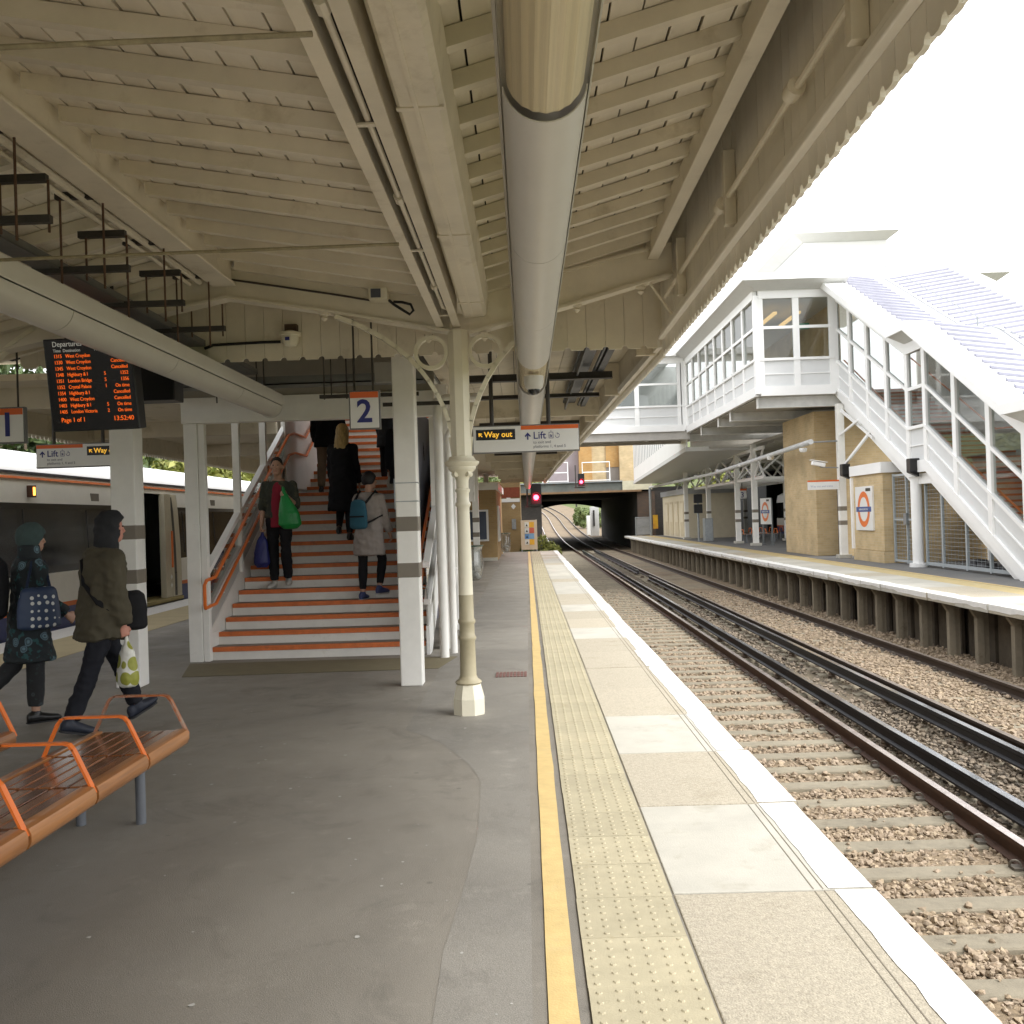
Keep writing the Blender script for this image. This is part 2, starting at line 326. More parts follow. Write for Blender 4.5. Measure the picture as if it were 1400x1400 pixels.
# ground: one sheet to the horizon
b = MB(); xs = [-900,-400,-200,-120,-70,-40,-20,-10,0,10,20,40,70,120,200,400,900]; ys = [-300,-100,-30,0,40,80,90,100,110,120,135,150,175,200,230,260,320,420,600,900,1400]
def gz(x, y):
    h = zt(y)-1.45
    if y > 100: h += min(9, max(0, abs(x-6)-9)*.12*min(1, (y-100)/60))
    if y > 230: h += (y-230)*.03
    return h+(.25*mnoise.noise((x*.05, y*.05, 3)) if abs(x) > 20 else 0)
for y in ys:
    for x in xs: b.v.append((x, y, gz(x, y)))
nx = len(xs)
for j in range(len(ys)-1):
    for i in range(nx-1): b.f.append((j*nx+i, j*nx+i+1, (j+1)*nx+i+1, (j+1)*nx+i)); b.mi.append(0)
grass_m = mat('rough_grass', (.10, .125, .035), .95, var=.4, vs_=1.2, dirt=(.16, .13, .06), ds=.35, dth=.55, bump=.8, bs=6)
gr = b.build('ground', grass_m, org=(0,0,0)); tag(gr, kind='structure')

def strip(name, m, x0, x1, y0, y1, z, step=2.0, amp=.0, parent=None):
    b = MB(); n = max(1, int((y1-y0)/step)); nxs = max(1, int((x1-x0)/.6)) if amp else 1
    for j in range(n+1):
        y = lerp(y0, y1, j/n)
        for i in range(nxs+1):
            x = lerp(x0, x1, i/nxs); b.v.append((x+tx(y), y, z+zt(y)+(amp*mnoise.noise((x*2.1, y*1.4, 1)) if amp else 0)))
    w = nxs+1
    for j in range(n):
        for i in range(nxs): b.f.append((j*w+i, j*w+i+1, (j+1)*w+i+1, (j+1)*w+i)); b.mi.append(0)
    return b.build(name, m, parent, smooth=bool(amp), org=(0,0,0) if parent is None else None)
track = struct('railway_track')
strip('ballast_bed', ballast_m, 1.15, 3.75, -6, 78, -1.105, .5, .035, track)
strip('ballast_bed', dirty_ballast, 3.75, 5.3, -6, 78, -1.12, .5, .04, track)
strip('ballast_bed', ballast_m, 5.3, 8.2, -6, 78, -1.09, .5, .03, track)
strip('ballast_bed', ballast_m, -3, 11, 78, 300, -1.10, 4, .03, track)
strip('ballast_bed', dirty_ballast, -12.5, -7.5, -10, 90, -1.12, 2, .03, track)

# rails
RP = [(-.035,0),(.035,0),(.036,-.034),(.010,-.05),(.010,-.128),(.07,-.145),(.07,-.159),(-.07,-.159),(-.07,-.145),(-.010,-.128),(-.010,-.05),(-.036,-.034)]
CP = [(-.036,0),(.036,0),(.038,-.04),(.022,-.055),(.022,-.12),(.06,-.135),(.06,-.155),(-.06,-.155),(-.06,-.135),(-.022,-.12),(-.022,-.055),(-.038,-.04)]
def rail(name, prof, x0, z0, y0, y1, mats):
    b = MB(); yy = [y0]
    while yy[-1] < y1: yy.append(min(y1, yy[-1]+(40 if yy[-1] < 70 else 5)))
    b.loft([[(x0+tx(y)+px, y, z0+zt(y)+pz) for px, pz in prof] for y in yy])
    n = len(prof); b.mi = [1 if (i % n == 0 and i < n*(len(yy)-1)) else 0 for i in range(len(b.f))]
    return b.build(name, mats, track)
rust2 = mat('brown_rail_side', (.06, .042, .032), .7, .3, var=.2)
rail_dull = mat('duller_rail_head', (.30, .25, .21), .4, .8, var=.1)
T1, T2 = 2.845, 5.88
for x in (T1-.745, T1+.745): rail('running_rail', RP, x, -.915, -6, 280, [rust, rail_top])
for x in (T2-.74, T2+.74): rail('running_rail', RP, x, -.915, -6, 280, [rust2, rail_dull])
rail('conductor_rail', CP, 3.95, -.85, -6, 72, [crail_side, crail_top]); rail('conductor_rail', CP, 4.80, -.85, -6, 40, [crail_side, crail_top]); rail('conductor_rail', CP, 4.80, -.85, 44, 72, [crail_side, crail_top])
for x in (-9.0, -10.5): rail('running_rail', RP, x, -.915, -10, 90, [rust, rail_top])

# sleepers with their clips
sl = MB(local=True); sl.prism([(-.13,-.09),(.13,-.09),(.112,.0),(.10,.012),(-.10,.012),(-.112,0)], -1.25, 1.25, 'x')
sl0 = None
def clip_mesh():
    c = MB(local=True); pts = []
    for i in range(10):
        a = R(-40+290*i/9); pts.append((.03*math.cos(a)+.10, -.035+.07*i/9, .035+.028*math.sin(a)))
    c.tube(pts, .0085, 6); c.box(.06, .13, -.05, .05, .0, .02); return c
clip0 = None
for (cx, y1, zz) in ((T1, 78, -1.085), (T2, 78, -1.098)):
    y = -4.0
    while y < y1:
        loc = (cx+random.uniform(-.015,.015), y, zz)
        if sl0 is None: sl0 = sl.build('sleeper', sleeper_m, track); s = sl0; s.location = loc
        else: s = inst(sl0, track, loc)
        s.rotation_euler = (0, 0, random.uniform(-.006,.006))
        if 2.5 < y < (24 if cx == T1 else 26):
            for rx in (-.745, .745):
                for sd in (-1, 1):
                    if rx < 0 and cx == T1: continue
                    if clip0 is None: clip0 = clip_mesh().build('rail_clip', clip_m, s); c = clip0
                    else: c = inst(clip0, s)
                    c.location = (rx, 0, .012); c.rotation_euler = (0, 0, 0 if sd > 0 else math.pi)
        y += .6
# insulator pots of the conductor rails
pot = None
for cx in (3.95, 4.80):
    for k in range(24):
        y = 4.1+k*2.4
        if pot is None:
            b = MB(local=True); b.lathe((0,0,0), [(.075,0),(.085,.02),(.07,.04),(.075,.055),(.06,.085)], 10); pot = b.build('insulator', mat('ceramic_insulator', (.12,.085,.06), .5), track, smooth=True); p = pot
        else: p = inst(pot, track)
        p.location = (cx, y, -1.085)

# loose stones
def stones(name, m, regs, base):
    ico = bmesh.new(); bmesh.ops.create_icosphere(ico, subdivisions=1, radius=1); iv = np.array([v.co[:] for v in ico.verts]); ifc = np.array([[v.index for v in f.verts] for f in ico.faces]); ico.free()
    # ten irregular shapes
    shp = []
    for k in range(12):
        w = iv*np.random.uniform(.5, 1.3, (len(iv),1))*np.array([1, np.random.uniform(.6,.95), np.random.uniform(.5,.85)]); shp.append(w)
    V = []; F = []; o = 0
    for (x0, x1, y0, y1, sp, r0, r1, z0, dz, skip) in regs:
        n = int((x1-x0)*(y1-y0)/sp**2); X = np.random.uniform(x0, x1, n); Y = np.random.uniform(y0, y1, n)
        for x, y in zip(X, Y):
            on = False
            if skip is not None:
                ph = (y+4.0) % .6
                on = (ph < .115 or ph > .485) and abs(x-skip) < 1.26
                if on and random.random() > .012: continue
            r = random.uniform(r0, r1); a = random.uniform(0, 6.28); ca, sa = math.cos(a), math.sin(a); tl = random.uniform(-.5,.5); ct, st = math.cos(tl), math.sin(tl)
            w = shp[random.randrange(12)]*r
            q = np.stack([w[:,0]*ca-w[:,1]*sa, w[:,0]*sa+w[:,1]*ca, w[:,2]], 1); q = np.stack([q[:,0], q[:,1]*ct-q[:,2]*st, q[:,1]*st+q[:,2]*ct], 1)
            V.append(q+np.array([x, y, z0+random.uniform(-dz, dz)+(.035 if on else 0)])); F.append(ifc+o); o += len(iv)
    V = np.concatenate(V); F = np.concatenate(F)
    me = bpy.data.meshes.new(name); me.vertices.add(len(V)); me.vertices.foreach_set('co', V.ravel()); me.loops.add(F.size); me.loops.foreach_set('vertex_index', F.ravel().astype(np.int32))
    me.polygons.add(len(F)); me.polygons.foreach_set('loop_start', np.arange(0, F.size, 3, dtype=np.int32)); me.polygons.foreach_set('loop_total', np.full(len(F), 3, np.int32)); me.update(calc_edges=True)
    me.shade_flat(); me.materials.append(m); ob = bpy.data.objects.new(name, me); COL.objects.link(ob); return ob
def stone_mat(name, cols):
    m = bpy.data.materials.new(name); m.use_nodes = True; t = m.node_tree; N = t.nodes; L = t.links; b = N['Principled BSDF']; b.inputs['Roughness'].default_value = .85
    g = N.new('ShaderNodeNewGeometry'); cr = N.new('ShaderNodeValToRGB'); el = cr.color_ramp.elements
    for i, c in enumerate(cols):
        e = el[i] if i < 2 else el.new(.5); e.position = i/(len(cols)-1); e.color = (*c, 1)
    L.new(g.outputs['Random Per Island'], cr.inputs[0])
    n = N.new('ShaderNodeTexNoise'); n.inputs['Scale'].default_value = 60; n.inputs['Detail'].default_value = 4; L.new(g.outputs['Position'], n.inputs['Vector'])
    mx = N.new('ShaderNodeMixRGB'); mx.blend_type = 'OVERLAY'; mx.inputs[0].default_value = .5; L.new(cr.outputs[0], mx.inputs[1]); L.new(n.outputs['Fac'], mx.inputs[2]); L.new(mx.outputs[0], b.inputs['Base Color'])
    return m
st1 = stone_mat('ballast_stone', [(.17,.13,.09),(.37,.29,.195),(.27,.205,.14),(.45,.37,.27),(.22,.165,.115),(.35,.275,.20)])
st2 = stone_mat('dirty_ballast_stone', [(.07,.058,.045),(.20,.16,.115),(.11,.09,.065),(.25,.20,.15)])
o = stones('ballast_stones', st1, [(1.3,3.58,2.2,9.5,.029,.014,.036,-1.098,.018,T1),(1.3,3.55,9.5,20,.048,.02,.042,-1.10,.02,T1),(1.3,3.6,20,36,.09,.03,.05,-1.105,.02,T1),
        (5.3,7.75,8.5,18,.052,.02,.042,-1.085,.02,None),(5.3,7.75,18,34,.095,.03,.05,-1.085,.02,None)], 0)
tag(o, 'loose brown ballast stones between the sleepers and rails', 'ballast', kind='stuff')
o = stones('dirty_ballast_stones', st2, [(3.62,5.2,4,14,.046,.02,.04,-1.085,.03,None),(3.62,5.2,14,30,.085,.03,.048,-1.11,.02,None)], 0)
tag(o, 'dark oily ballast stones between the two conductor rails', 'ballast', kind='stuff')

# ---------------- island platform
plat = struct('platform')
b = MB(); b.box(-7.60, 1.34, -16, 47.4, -.12, 0); b.build('platform_surface', asphalt, plat)  # unseen rear end lengthened behind the camera to bounce light
b = MB(); b.box(-7.5, 1.15, -8, 47.2, -1.5, -.12); b.build('platform_wall', brick_dark, plat)
def patch(pts, m, z=.0012): MB().sheet([(x,y,z) for x,y in pts]).build('asphalt_patch', m, plat)
patch([(-.40,-8),(-.03,-8),(-.03,47.3),(-.98,47.3),(-.98,14),(-.98,7.71),(-.82,7.5),(-.68,7.25),(-.54,6.9),(-.43,6.58),(-.36,6.3),(-.33,6.11),(-.31,5.6),(-.30,5.01),(-.315,4.6),(-.33,4.24),(-.35,3.9),(-.36,3.74),(-.35,3.2),(-.38,2)], asphalt2)
# pale specks of trodden gum and flakes
g = MB(); random.seed(3)
for k in range(110):
    x = random.uniform(-3.4, -.05); y = random.uniform(2.6, 9); r = random.choice([.004,.005,.006,.008,.012]); a0 = random.uniform(0,6)
    g.sheet([(x+r*random.uniform(.5,1.4)*math.cos(a0+i*1.05), y+r*random.uniform(.5,1.4)*math.sin(a0+i*1.05), .003) for i in range(6)])
o = g.build('gum_specks', mat('pale_gum', (.45,.44,.41), .8), plat, fix=False); o['kind'] = 'stuff'
g = MB()
for i in range(9):
    for j in range(3): g.box(-.36+i*.036, -.335+i*.036, 10.12+j*.11, 10.21+j*.11, .003, .010)
dr = g.build('drain_cover', blue_brick); tag(dr, 'reddish ribbed drain cover set in the platform beside the yellow line', 'drain cover')
b = MB(); b.prism([(-3.75,10.75),(-1.0,10.85),(-.86,11.75),(-4.0,11.75)], .003, .007, 'z'); b.build('stair_foot_warning_strip', mat('olive_warning_strip', (.17,.145,.085), .8, var=.12, vs_=6), plat)
# yellow line (hand painted edges)
b = MB(); n = 120; P = []
for i in range(n+1):
    y = lerp(-6, 47.3, i/n); w = .008*mnoise.noise((y*1.7, 0, 0))+.004*mnoise.noise((y*6, 2, 0)); w2 = .008*mnoise.noise((y*1.5, 5, 0))
    P += [(.020+w, y, .006), (.118+w2, y, .006)]
b.v = P; b.f = [(2*i, 2*i+1, 2*i+3, 2*i+2) for i in range(n)]; b.mi = [0]*n; b.build('yellow_line', yellow, plat)
# tactile tiles
t = MB(local=True); t.box(-.1985, .1985, -.1985, .1985, -.02, .004)
for i in range(6):
    for j in range(6):
        x = -.1985+.397*(i+.5)/6; y = -.1985+.397*(j+.5)/6+(.006 if i % 2 else -.006); P = []; r = .0125
        for rr, z in ((r, .004), (r*.7, .0085)):
            for k in range(7): P.append((x+rr*math.cos(k*.8976), y+rr*math.sin(k*.8976), z))
        t.add(P, [(k, (k+1) % 7, (k+1) % 7+7, k+7) for k in range(7)]+[tuple(range(7, 14))])
t0 = None
for k in range(128):
    y = -3.6+k*.4
    if y > 47.1: break
    if t0 is None: t0 = t.build('tactile_tile', tile_m, plat); q = t0
    else: q = inst(t0, plat)
    q.location = (.357+random.uniform(-.002,.002), y, .004+random.uniform(0,.002))
# coping slabs with their white nose
joints = [-6,-4.7,-3.4,-2.1,-.8,.5,1.8,3.08,4.23,5.5,6.72,7.98]
while joints[-1] < 46.5: joints.append(joints[-1]+1.27)
joints.append(47.4)
light_rows = {8, 10}
random.seed(11)
for i in range(len(joints)-1):
    y0, y1 = joints[i], joints[i+1]; e = 1.415+random.uniform(-.012, .012); z = .006+random.uniform(-.002,.003)
    m = conc_slab if i in light_rows else (agg_slab if (i < 14 or random.random() < .45) else conc_slab)
    if i in (12, 13, 14, 16, 17): m = agg_slab
    b = MB(); b.box(.566, e, y0+.006, y1-.006, -.11, z); s = b.build('coping_slab', m, plat, bevel=.006)
    x0 = 1.225+random.uniform(-.02,.02); w = MB(); n = 8
    for j in range(n+1):
        y = lerp(y0+.01, y1-.01, j/n); w.v += [(x0+random.uniform(-.006,.006), y, z+.003), (e-.004, y, z+.003), (e+.002, y, z-.004), (e+.002, y, -.06)]
    for j in range(n):
        for q in range(3): w.f.append((4*j+q, 4*j+q+1, 4*j+q+5, 4*j+q+4)); w.mi.append(0)
    w.build('edge_line', white_line, s)
    g = MB()
    for gx in (1.15, 1.19): g.box(gx, gx+.005, y0+.01, y1-.01, z-.004, z+.0015)
    g.build('groove', mat('groove_dirt', (.20,.175,.135), .9), s)
# platform 1 edge of the island
b = MB(); b.box(-7.72, -7.05, -8, 47, -.12, .006); b.build('edge_slabs', white_line, plat)
b = MB(); b.box(-7.05, -6.0, -8, 47, -.02, .005); b.build('tactile_strip', mat('cream_tactile_strip', (.50,.42,.25), .75, var=.1), plat)

# ---------------- opposite platform
fplat = struct('opposite_platform')
b = MB(); b.box(7.45, 17.2, 4, 74, -.14, -.004); b.build('platform_surface', mat('opposite_asphalt', (.15,.15,.148), .8, var=.1, vs_=1.5, bump=.3, bs=100, dirt=(.20,.19,.17), ds=.8, dth=.5), fplat)
random.seed(5)
y = 4.0
while y < 74:
    b = MB(); e = 7.23+random.uniform(-.015,.015); b.box(e, 8.50, y+.006, y+1.194, -.13, .004+random.uniform(0,.004)); s = b.build('coping_slab', conc_slab if random.random() < .5 else agg_slab, fplat)
    w = MB(); P = []
    w.v = []; n = 5
    for j in range(n+1): yy = lerp(y+.01, y+1.19, j/n); w.v += [(7.52+random.uniform(-.04,.04), yy, .011), (e+.003, yy, .011), (e-.002, yy, 0), (e-.002, yy, -.05-random.uniform(0,.05))]
    for j in range(n):
        for q in range(3): w.f.append((4*j+q, 4*j+q+1, 4*j+q+5, 4*j+q+4)); w.mi.append(0)
    w.build('edge_line', white_line, s)
    y += 1.2
b = MB(); b.box(8.50, 9.02, 4, 74, -.01, .004); b.build('tactile_strip', worn_tac, fplat)
b = MB(); b.box(9.08, 9.18, 4, 74, -.01, .002); b.build('yellow_line', yellow, fplat)
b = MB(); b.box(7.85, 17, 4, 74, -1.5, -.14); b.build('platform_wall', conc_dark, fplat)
b = MB(local=True); b.box(-.06, .05, -.06, .06, -1.35, -.14); b.prism([(-.06,-.30),(-.06,-.14),(-.14,-.14),(-.14,-.18)], -.05, .05, 'y'); b.box(.05,.14,-.03,.03,-1.35,-.14); p0 = None
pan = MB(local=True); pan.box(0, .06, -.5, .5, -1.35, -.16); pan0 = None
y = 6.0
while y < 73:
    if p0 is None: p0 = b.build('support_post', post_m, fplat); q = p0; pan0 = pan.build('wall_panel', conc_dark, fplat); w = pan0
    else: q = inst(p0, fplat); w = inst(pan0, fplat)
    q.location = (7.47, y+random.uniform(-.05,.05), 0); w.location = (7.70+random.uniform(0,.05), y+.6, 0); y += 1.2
# third platform face and track behind
strip('ballast_bed', dirty_ballast, 17, 24, 4, 90, -1.12, 4, .0, track)
# ------------------------------------------------------------------ the old timber canopy overhead
cp = thing('platform_canopy', 'old cream timber canopy roof with rafters over the near platform', 'canopy', (-2.6, 2, 0))
Y0, Y1 = -3.3, 9.15
PROF = [(-7.3, 3.90), (-4.8, 3.20), (-2.42, 3.80), (-.5, 3.47), (1.18, 3.94)]     # underside of the boards
def zc(x):
    for (a, za), (c, zb) in zip(PROF, PROF[1:]):
        if a <= x <= c: return lerp(za, zb, (x-a)/(c-a))
    return 3.9
random.seed(21)
for (a, za), (c, zb) in zip(PROF, PROF[1:]):
    n = round((c-a)/.152); L = math.hypot(c-a, zb-za)
    for i in range(n):
        x0, x1 = lerp(a, c, i/n), lerp(a, c, (i+1)/n); g = random.uniform(.008, .015); dz = random.uniform(-.003, .003)
        s = (zb-za)/(c-a)
        b = MB(); za_, zb_ = zc(x0+.0001)+dz, lerp(za, zb, (i+1)/n)+dz
        b.prism([(x0+g/2, za_), (x1-g/2, zb_), (x1-g/2, zb_+.022), (x0+g/2, za_+.022)], Y0, Y1, 'y'); b.build('ceiling_board', board_m, cp)
    b = MB(); b.prism([(a-.02, za+.03), (c+.02, zb+.03), (c+.02, zb+.06), (a-.02, za+.06)], Y0, Y1+.3, 'y'); b.build('roof_covering', dark_roof, cp)  # covering sheet added to stop light leaking between the boards
    sgn = 1 if zb > za else -1
    y = Y0+.3
    while y < Y1-.15:
        b = MB(); xa, xb = a+.10, c-.10; d = random.uniform(-.006,.006)
        if xb > 1.0: xb = 1.1
        b.prism([(xa, lerp(za,zb,(xa-a)/(c-a))-.004), (xb, lerp(za,zb,(xb-a)/(c-a))-.004), (xb, lerp(za,zb,(xb-a)/(c-a))-.085), (xa, lerp(za,zb,(xa-a)/(c-a))-.085)], y+d, y+d+.062, 'y')
        b.build('rafter', cream, cp); y += .385
# ridge purlin with its conduit
b = MB(); b.box(-2.48, -2.36, Y0, 8.22, 3.60, 3.79); b.box(-2.52, -2.32, Y0, 8.22, 3.575, 3.60); b.build('ridge_beam', cream, cp, bevel=.006)
b = MB(); b.cyl((-2.62, Y0, 3.62), (-2.62, 8.2, 3.62), .028, n=8); b.cyl((-2.70, Y0, 3.60), (-2.70, 8.2, 3.60), .016, n=8); b.build('conduit', cream, cp, smooth=True)
# valley: a pair of steel channels and the gutter box
for xv, mir in ((-.5, 1), (-4.8, -1)):
    for xa in (-.165, -.03):
        b = MB(); b.box(xv+xa, xv+xa+.012, Y0, 8.28, 3.20, 3.44); b.box(xv+xa-.024, xv+xa+.036, Y0, 8.28, 3.185, 3.20); b.build('valley_channel', cream, cp)
    b = MB(); b.cyl((xv-.085, Y0, 3.215), (xv-.085, 7.6, 3.215), .014, n=8); b.tube([(xv-.085,7.6,3.215),(xv-.06,7.9,3.26),(xv-.03,8.15,3.36)], .014, 6)
    for y in (3.1, 5.0, 6.9): b.cyl((xv-.085, y-.04, 3.213), (xv-.085, y+.04, 3.213), .026, n=8); b.box(xv-.13, xv-.04, y+.9, y+.93, 3.19, 3.198)
    b.build('conduit', cream, cp, smooth=True)
    b = MB(); b.box(xv-.15, xv-.02, Y0, 8.25, 3.36, 3.37); b.build('gap_shade_strip', dark_roof, cp)  # dark strip standing in for shade in the gap between the channels
    b = MB(); b.prism([(xv+.03,3.46),(xv+.03,3.275),(xv+.045,3.262),(xv+.20,3.262),(xv+.225,3.285),(xv+.245,3.47)], Y0, 8.26, 'y'); b.build('gutter_box', cream, cp, smooth=True)
    b = MB()
    b.box(xv+.10, xv+.118, Y0, 8.2, 3.254, 3.2615)
    for y in np.arange(Y0, 8.2, 1.83): b.box(xv+.028, xv+.222, y, y+.03, 3.256, 3.2618)
    b.build('gutter_seam', cream, cp)
# long beam and posts near the outer edge, conduit on the fascia
b = MB(); b.box(1.08, 1.13, Y0, 9.1, 3.70, 3.88); b.box(1.06, 1.15, Y0, 9.1, 3.685, 3.70); b.build('edge_beam', cream, cp, bevel=.005)
for y in (1.2, 3.62, 5.9, 7.75):
    b = MB(); b.box(1.22, 1.288, y, y+.06, 3.28, 3.72); b.build('fascia_post', cream, cp, bevel=.004)
b = MB(); b.cyl((1.245, Y0, 3.45), (1.245, 8.6, 3.45), .018, n=8)
for y in (2.0, 4.45, 6.1): b.cyl((1.24, y-.05, 3.45), (1.24, y+.05, 3.45), .042, n=10)
b.build('conduit', cream, cp, smooth=True)
# fascia (valance) boards with scalloped feet
fb = MB(local=True); w = .13
fb.prism([(-w/2+.002,.95),(-w/2+.002,.032),(-w/2+.012,.030),(-w/2+.022,.022),(-w/2+.028,.006),(-.02,0),(.02,0),(w/2-.028,.006),(w/2-.022,.022),(w/2-.012,.030),(w/2-.002,.032),(w/2-.002,.95)], 0, .022, 'x')
f0 = None; k = 0
y = Y0
fascia_m = mat('cream_fascia_boards', (.82, .78, .69), .5, var=.06, vs_=2.2, rnd=.05, dirt=(.66, .61, .50), ds=2, dth=.6)
while y < 9.3:
    if f0 is None: f0 = fb.build('fascia_board', fascia_m, cp); q = f0
    else: q = inst(f0, cp)
    q.location = (1.29+2.6+random.uniform(-.002,.002), y-2, 3.035); y += w
for zz, d in ((3.17, .05), (3.215, .035)):
    b = MB(); b.box(1.29-d, 1.29, Y0, 9.1, zz, zz+.04); b.build('fascia_moulding', fascia_m, cp, bevel=.008)
b = MB(); b.box(1.315, 1.34, Y0, 9.2, 3.072, 4.05); b.build('fascia_backing', fascia_m, cp)
b = MB(); b.box(1.14, 1.36, Y0, 9.3, 4.03, 4.07); b.build('roof_light_seal', dark_roof, cp)  # cover piece added to close the light leak above the fascia
b = MB(); b.box(-7.46, -7.24, Y0, 9.3, 3.97, 4.01); b.build('roof_light_seal', dark_roof, cp)  # same added seal along the left edge
y = Y0
while y < 9.15:
    q = inst(f0, cp); q.location = (-7.4+2.6, y-2, 3.035); y += w
b = MB(); b.box(-7.44, -7.41, Y0, 9.2, 3.12, 4.0); b.build('fascia_backing', fascia_m, cp)

# transverse frame on the columns
def frame(yc):
    for pts in ([(-.42,3.14),(.48,3.36),(1.26,3.57),(1.26,3.80),(.97,3.74),(-.42,3.42)], [(-.58,3.16),(-1.6,3.36),(-2.42,3.50),(-2.42,3.73),(-1.06,3.50),(-.58,3.42)], [(-2.42,3.50),(-4.33,3.12),(-4.72,3.0),(-4.72,3.20),(-4.33,3.29),(-2.42,3.73)], [(-4.88,3.0),(-7.2,3.5),(-7.2,3.75),(-4.88,3.22)]):
        b = MB(); b.prism(pts, yc-.03, yc+.03, 'y'); b.build('frame_web', cream, cp)
        lo = pts[:3] if len(pts) == 6 else pts[:2]
        for p, q in zip(lo, lo[1:]):
            b = MB(); b.beam((p[0], yc, p[1]-.008), (q[0], yc, q[1]-.008), .15, .022); b.build('frame_flange', cream, cp)
        tp = pts[3:]
        for p, q in zip(tp, tp[1:]):
            b = MB(); b.beam((p[0], yc, p[1]+.008), (q[0], yc, q[1]+.008), .13, .02); b.build('frame_flange', cream, cp)
frame(8.3)
b = MB()
for x, z in ((-1.62,3.33),(.47,3.33),(-.76,3.12),(-.30,3.12),(1.0,3.46)): b.lathe((x, 8.3, z-.05), [(.008,0),(.03,.02),(.018,.035),(.04,.05),(.04,.07)], 8)
b.build('pendant', cream, cp, smooth=True)
b = MB(); b.cyl((1.08,8.3,3.50), (1.25,8.3,3.24), .012, n=6); b.build('stay', cream, cp)
for (y, z) in ((3.02,3.08),(5.06,3.0)):
    b = MB(); b.cyl((-.6, y, z), (-4.75, y, z-.02), .009, n=6); b.build('tie_rod', mat('grubby_rod', (.30,.26,.17), .7, var=.3, vs_=20), cp)

# end wall of boards
for i in range(34):
    x0 = -4.62+i*.174; x1 = x0+.174; r = .028
    if x1 > 1.30: break
    zt0, zt1 = zc(x0)+.02, zc(x1-.001)+.02
    poly = [(x0+.0015, zt0), (x0+.0015, 3.115+r)]+[(x0+.0015+r*math.sin(R(a)), 3.115+r*math.cos(R(a))) for a in (30,60,90)]+[(x1-.0015-r*math.sin(R(a)), 3.115+r*math.cos(R(a))) for a in (90,60,30)]+[(x1-.0015, 3.115+r), (x1-.0015, zt1)]
    b = MB(); b.prism(poly, 9.2, 9.222, 'y'); b.build('end_wall_board', cream, cp)
b = MB(); b.prism([(-4.6,3.2),(1.33,3.2),(1.33,4.0),(1.18,3.95),(-.5,3.47),(-2.42,3.80),(-4.6,3.25)], 9.225, 9.25, 'y'); b.build('end_wall_backing', cream, cp)

# ---------------- cast-iron columns
def column(x, label):
    c = thing('platform_column', label, 'column', (x, 8.3, 0), group='cast iron canopy columns')
    b = MB(); b.lathe((x,8.3,0), [(.135,0),(.135,.13),(.105,.245)], 8, rot=R(22.5)); b.build('base', cream2, c)
    b = MB(); b.lathe((x,8.3,0), [(.10,.245),(.112,.26),(.10,.275),(.078,.29),(.068,.32),(.064,.60),(.074,.615),(.074,.635),(.064,.65),(.062,.735),(.072,.75),(.072,.77),(.062,.785),(.060,.98)], 20); b.build('lower_shaft', tan, c, smooth=True)
    b = MB(); b.lathe((x,8.3,0), [(.060,.98),(.052,1.66),(.052,1.70),(.064,1.715),(.064,1.735),(.052,1.75),(.052,1.82),(.062,1.832),(.062,1.848),(.050,1.86),(.052,1.92),(.07,1.98),(.10,2.0),(.115,2.02),(.115,2.035),(.14,2.055),(.145,2.075),(.115,2.09),(.10,2.12)], 20); b.build('shaft', cream2, c, smooth=True)
    b = MB()
    for a in range(4):
        t = R(45+90*a); cx, cy = x+.078*math.cos(t), 8.3+.078*math.sin(t)
        b.cyl((cx-.02*math.sin(t), cy+.02*math.cos(t), 1.975), (cx+.02*math.sin(t), cy-.02*math.cos(t), 1.975), .024, n=10)
    b.build('capital_scroll', cream2, c, smooth=True)
    b = MB(); b.lathe((x,8.3,0), [(.088,2.115),(.088,3.16)], 8, rot=R(22.5)); b.build('upper_shaft', cream2, c)
    for sg, (ex, ez) in ((-1, (x-1.0, 3.31)), (1, (x+.92, 3.36))):
        pts = []
        for i in range(13):
            t = i/12; bx = (1-t)**2*(x+sg*.045)+2*(1-t)*t*(x+sg*.12)+t*t*ex; bz = (1-t)**2*2.14+2*(1-t)*t*2.98+t*t*ez; pts.append((bx, 8.3, bz))
        b = MB()
        for p, q in zip(pts, pts[1:]): b.beam(p, (q[0]+(q[0]-p[0])*.06, 8.3, q[2]+(q[2]-p[2])*.06), .075, .035)
        b.build('bracket', cream2, c)
        b = MB(); n = 28; cx, cz = x+sg*.225, 2.985; P = []
        for i in range(n):
            a = 2*math.pi*i/n
            for rr, dy in ((.142,-.035),(.142,.035),(.112,.035),(.112,-.035)): P.append((cx+rr*math.cos(a), 8.3+dy, cz+rr*math.sin(a)))
        b.add(P, [(4*i+k, 4*i+(k+1)%4, 4*((i+1)%n)+(k+1)%4, 4*((i+1)%n)+k) for i in range(n) for k in range(4)]); b.build('bracket_ring', cream2, c, smooth=True)
    return c
column(-.52, 'cream cast iron column with ring brackets and tan lower shaft')
column(-4.83, 'cast iron column at the far left edge, only its curved bracket showing')

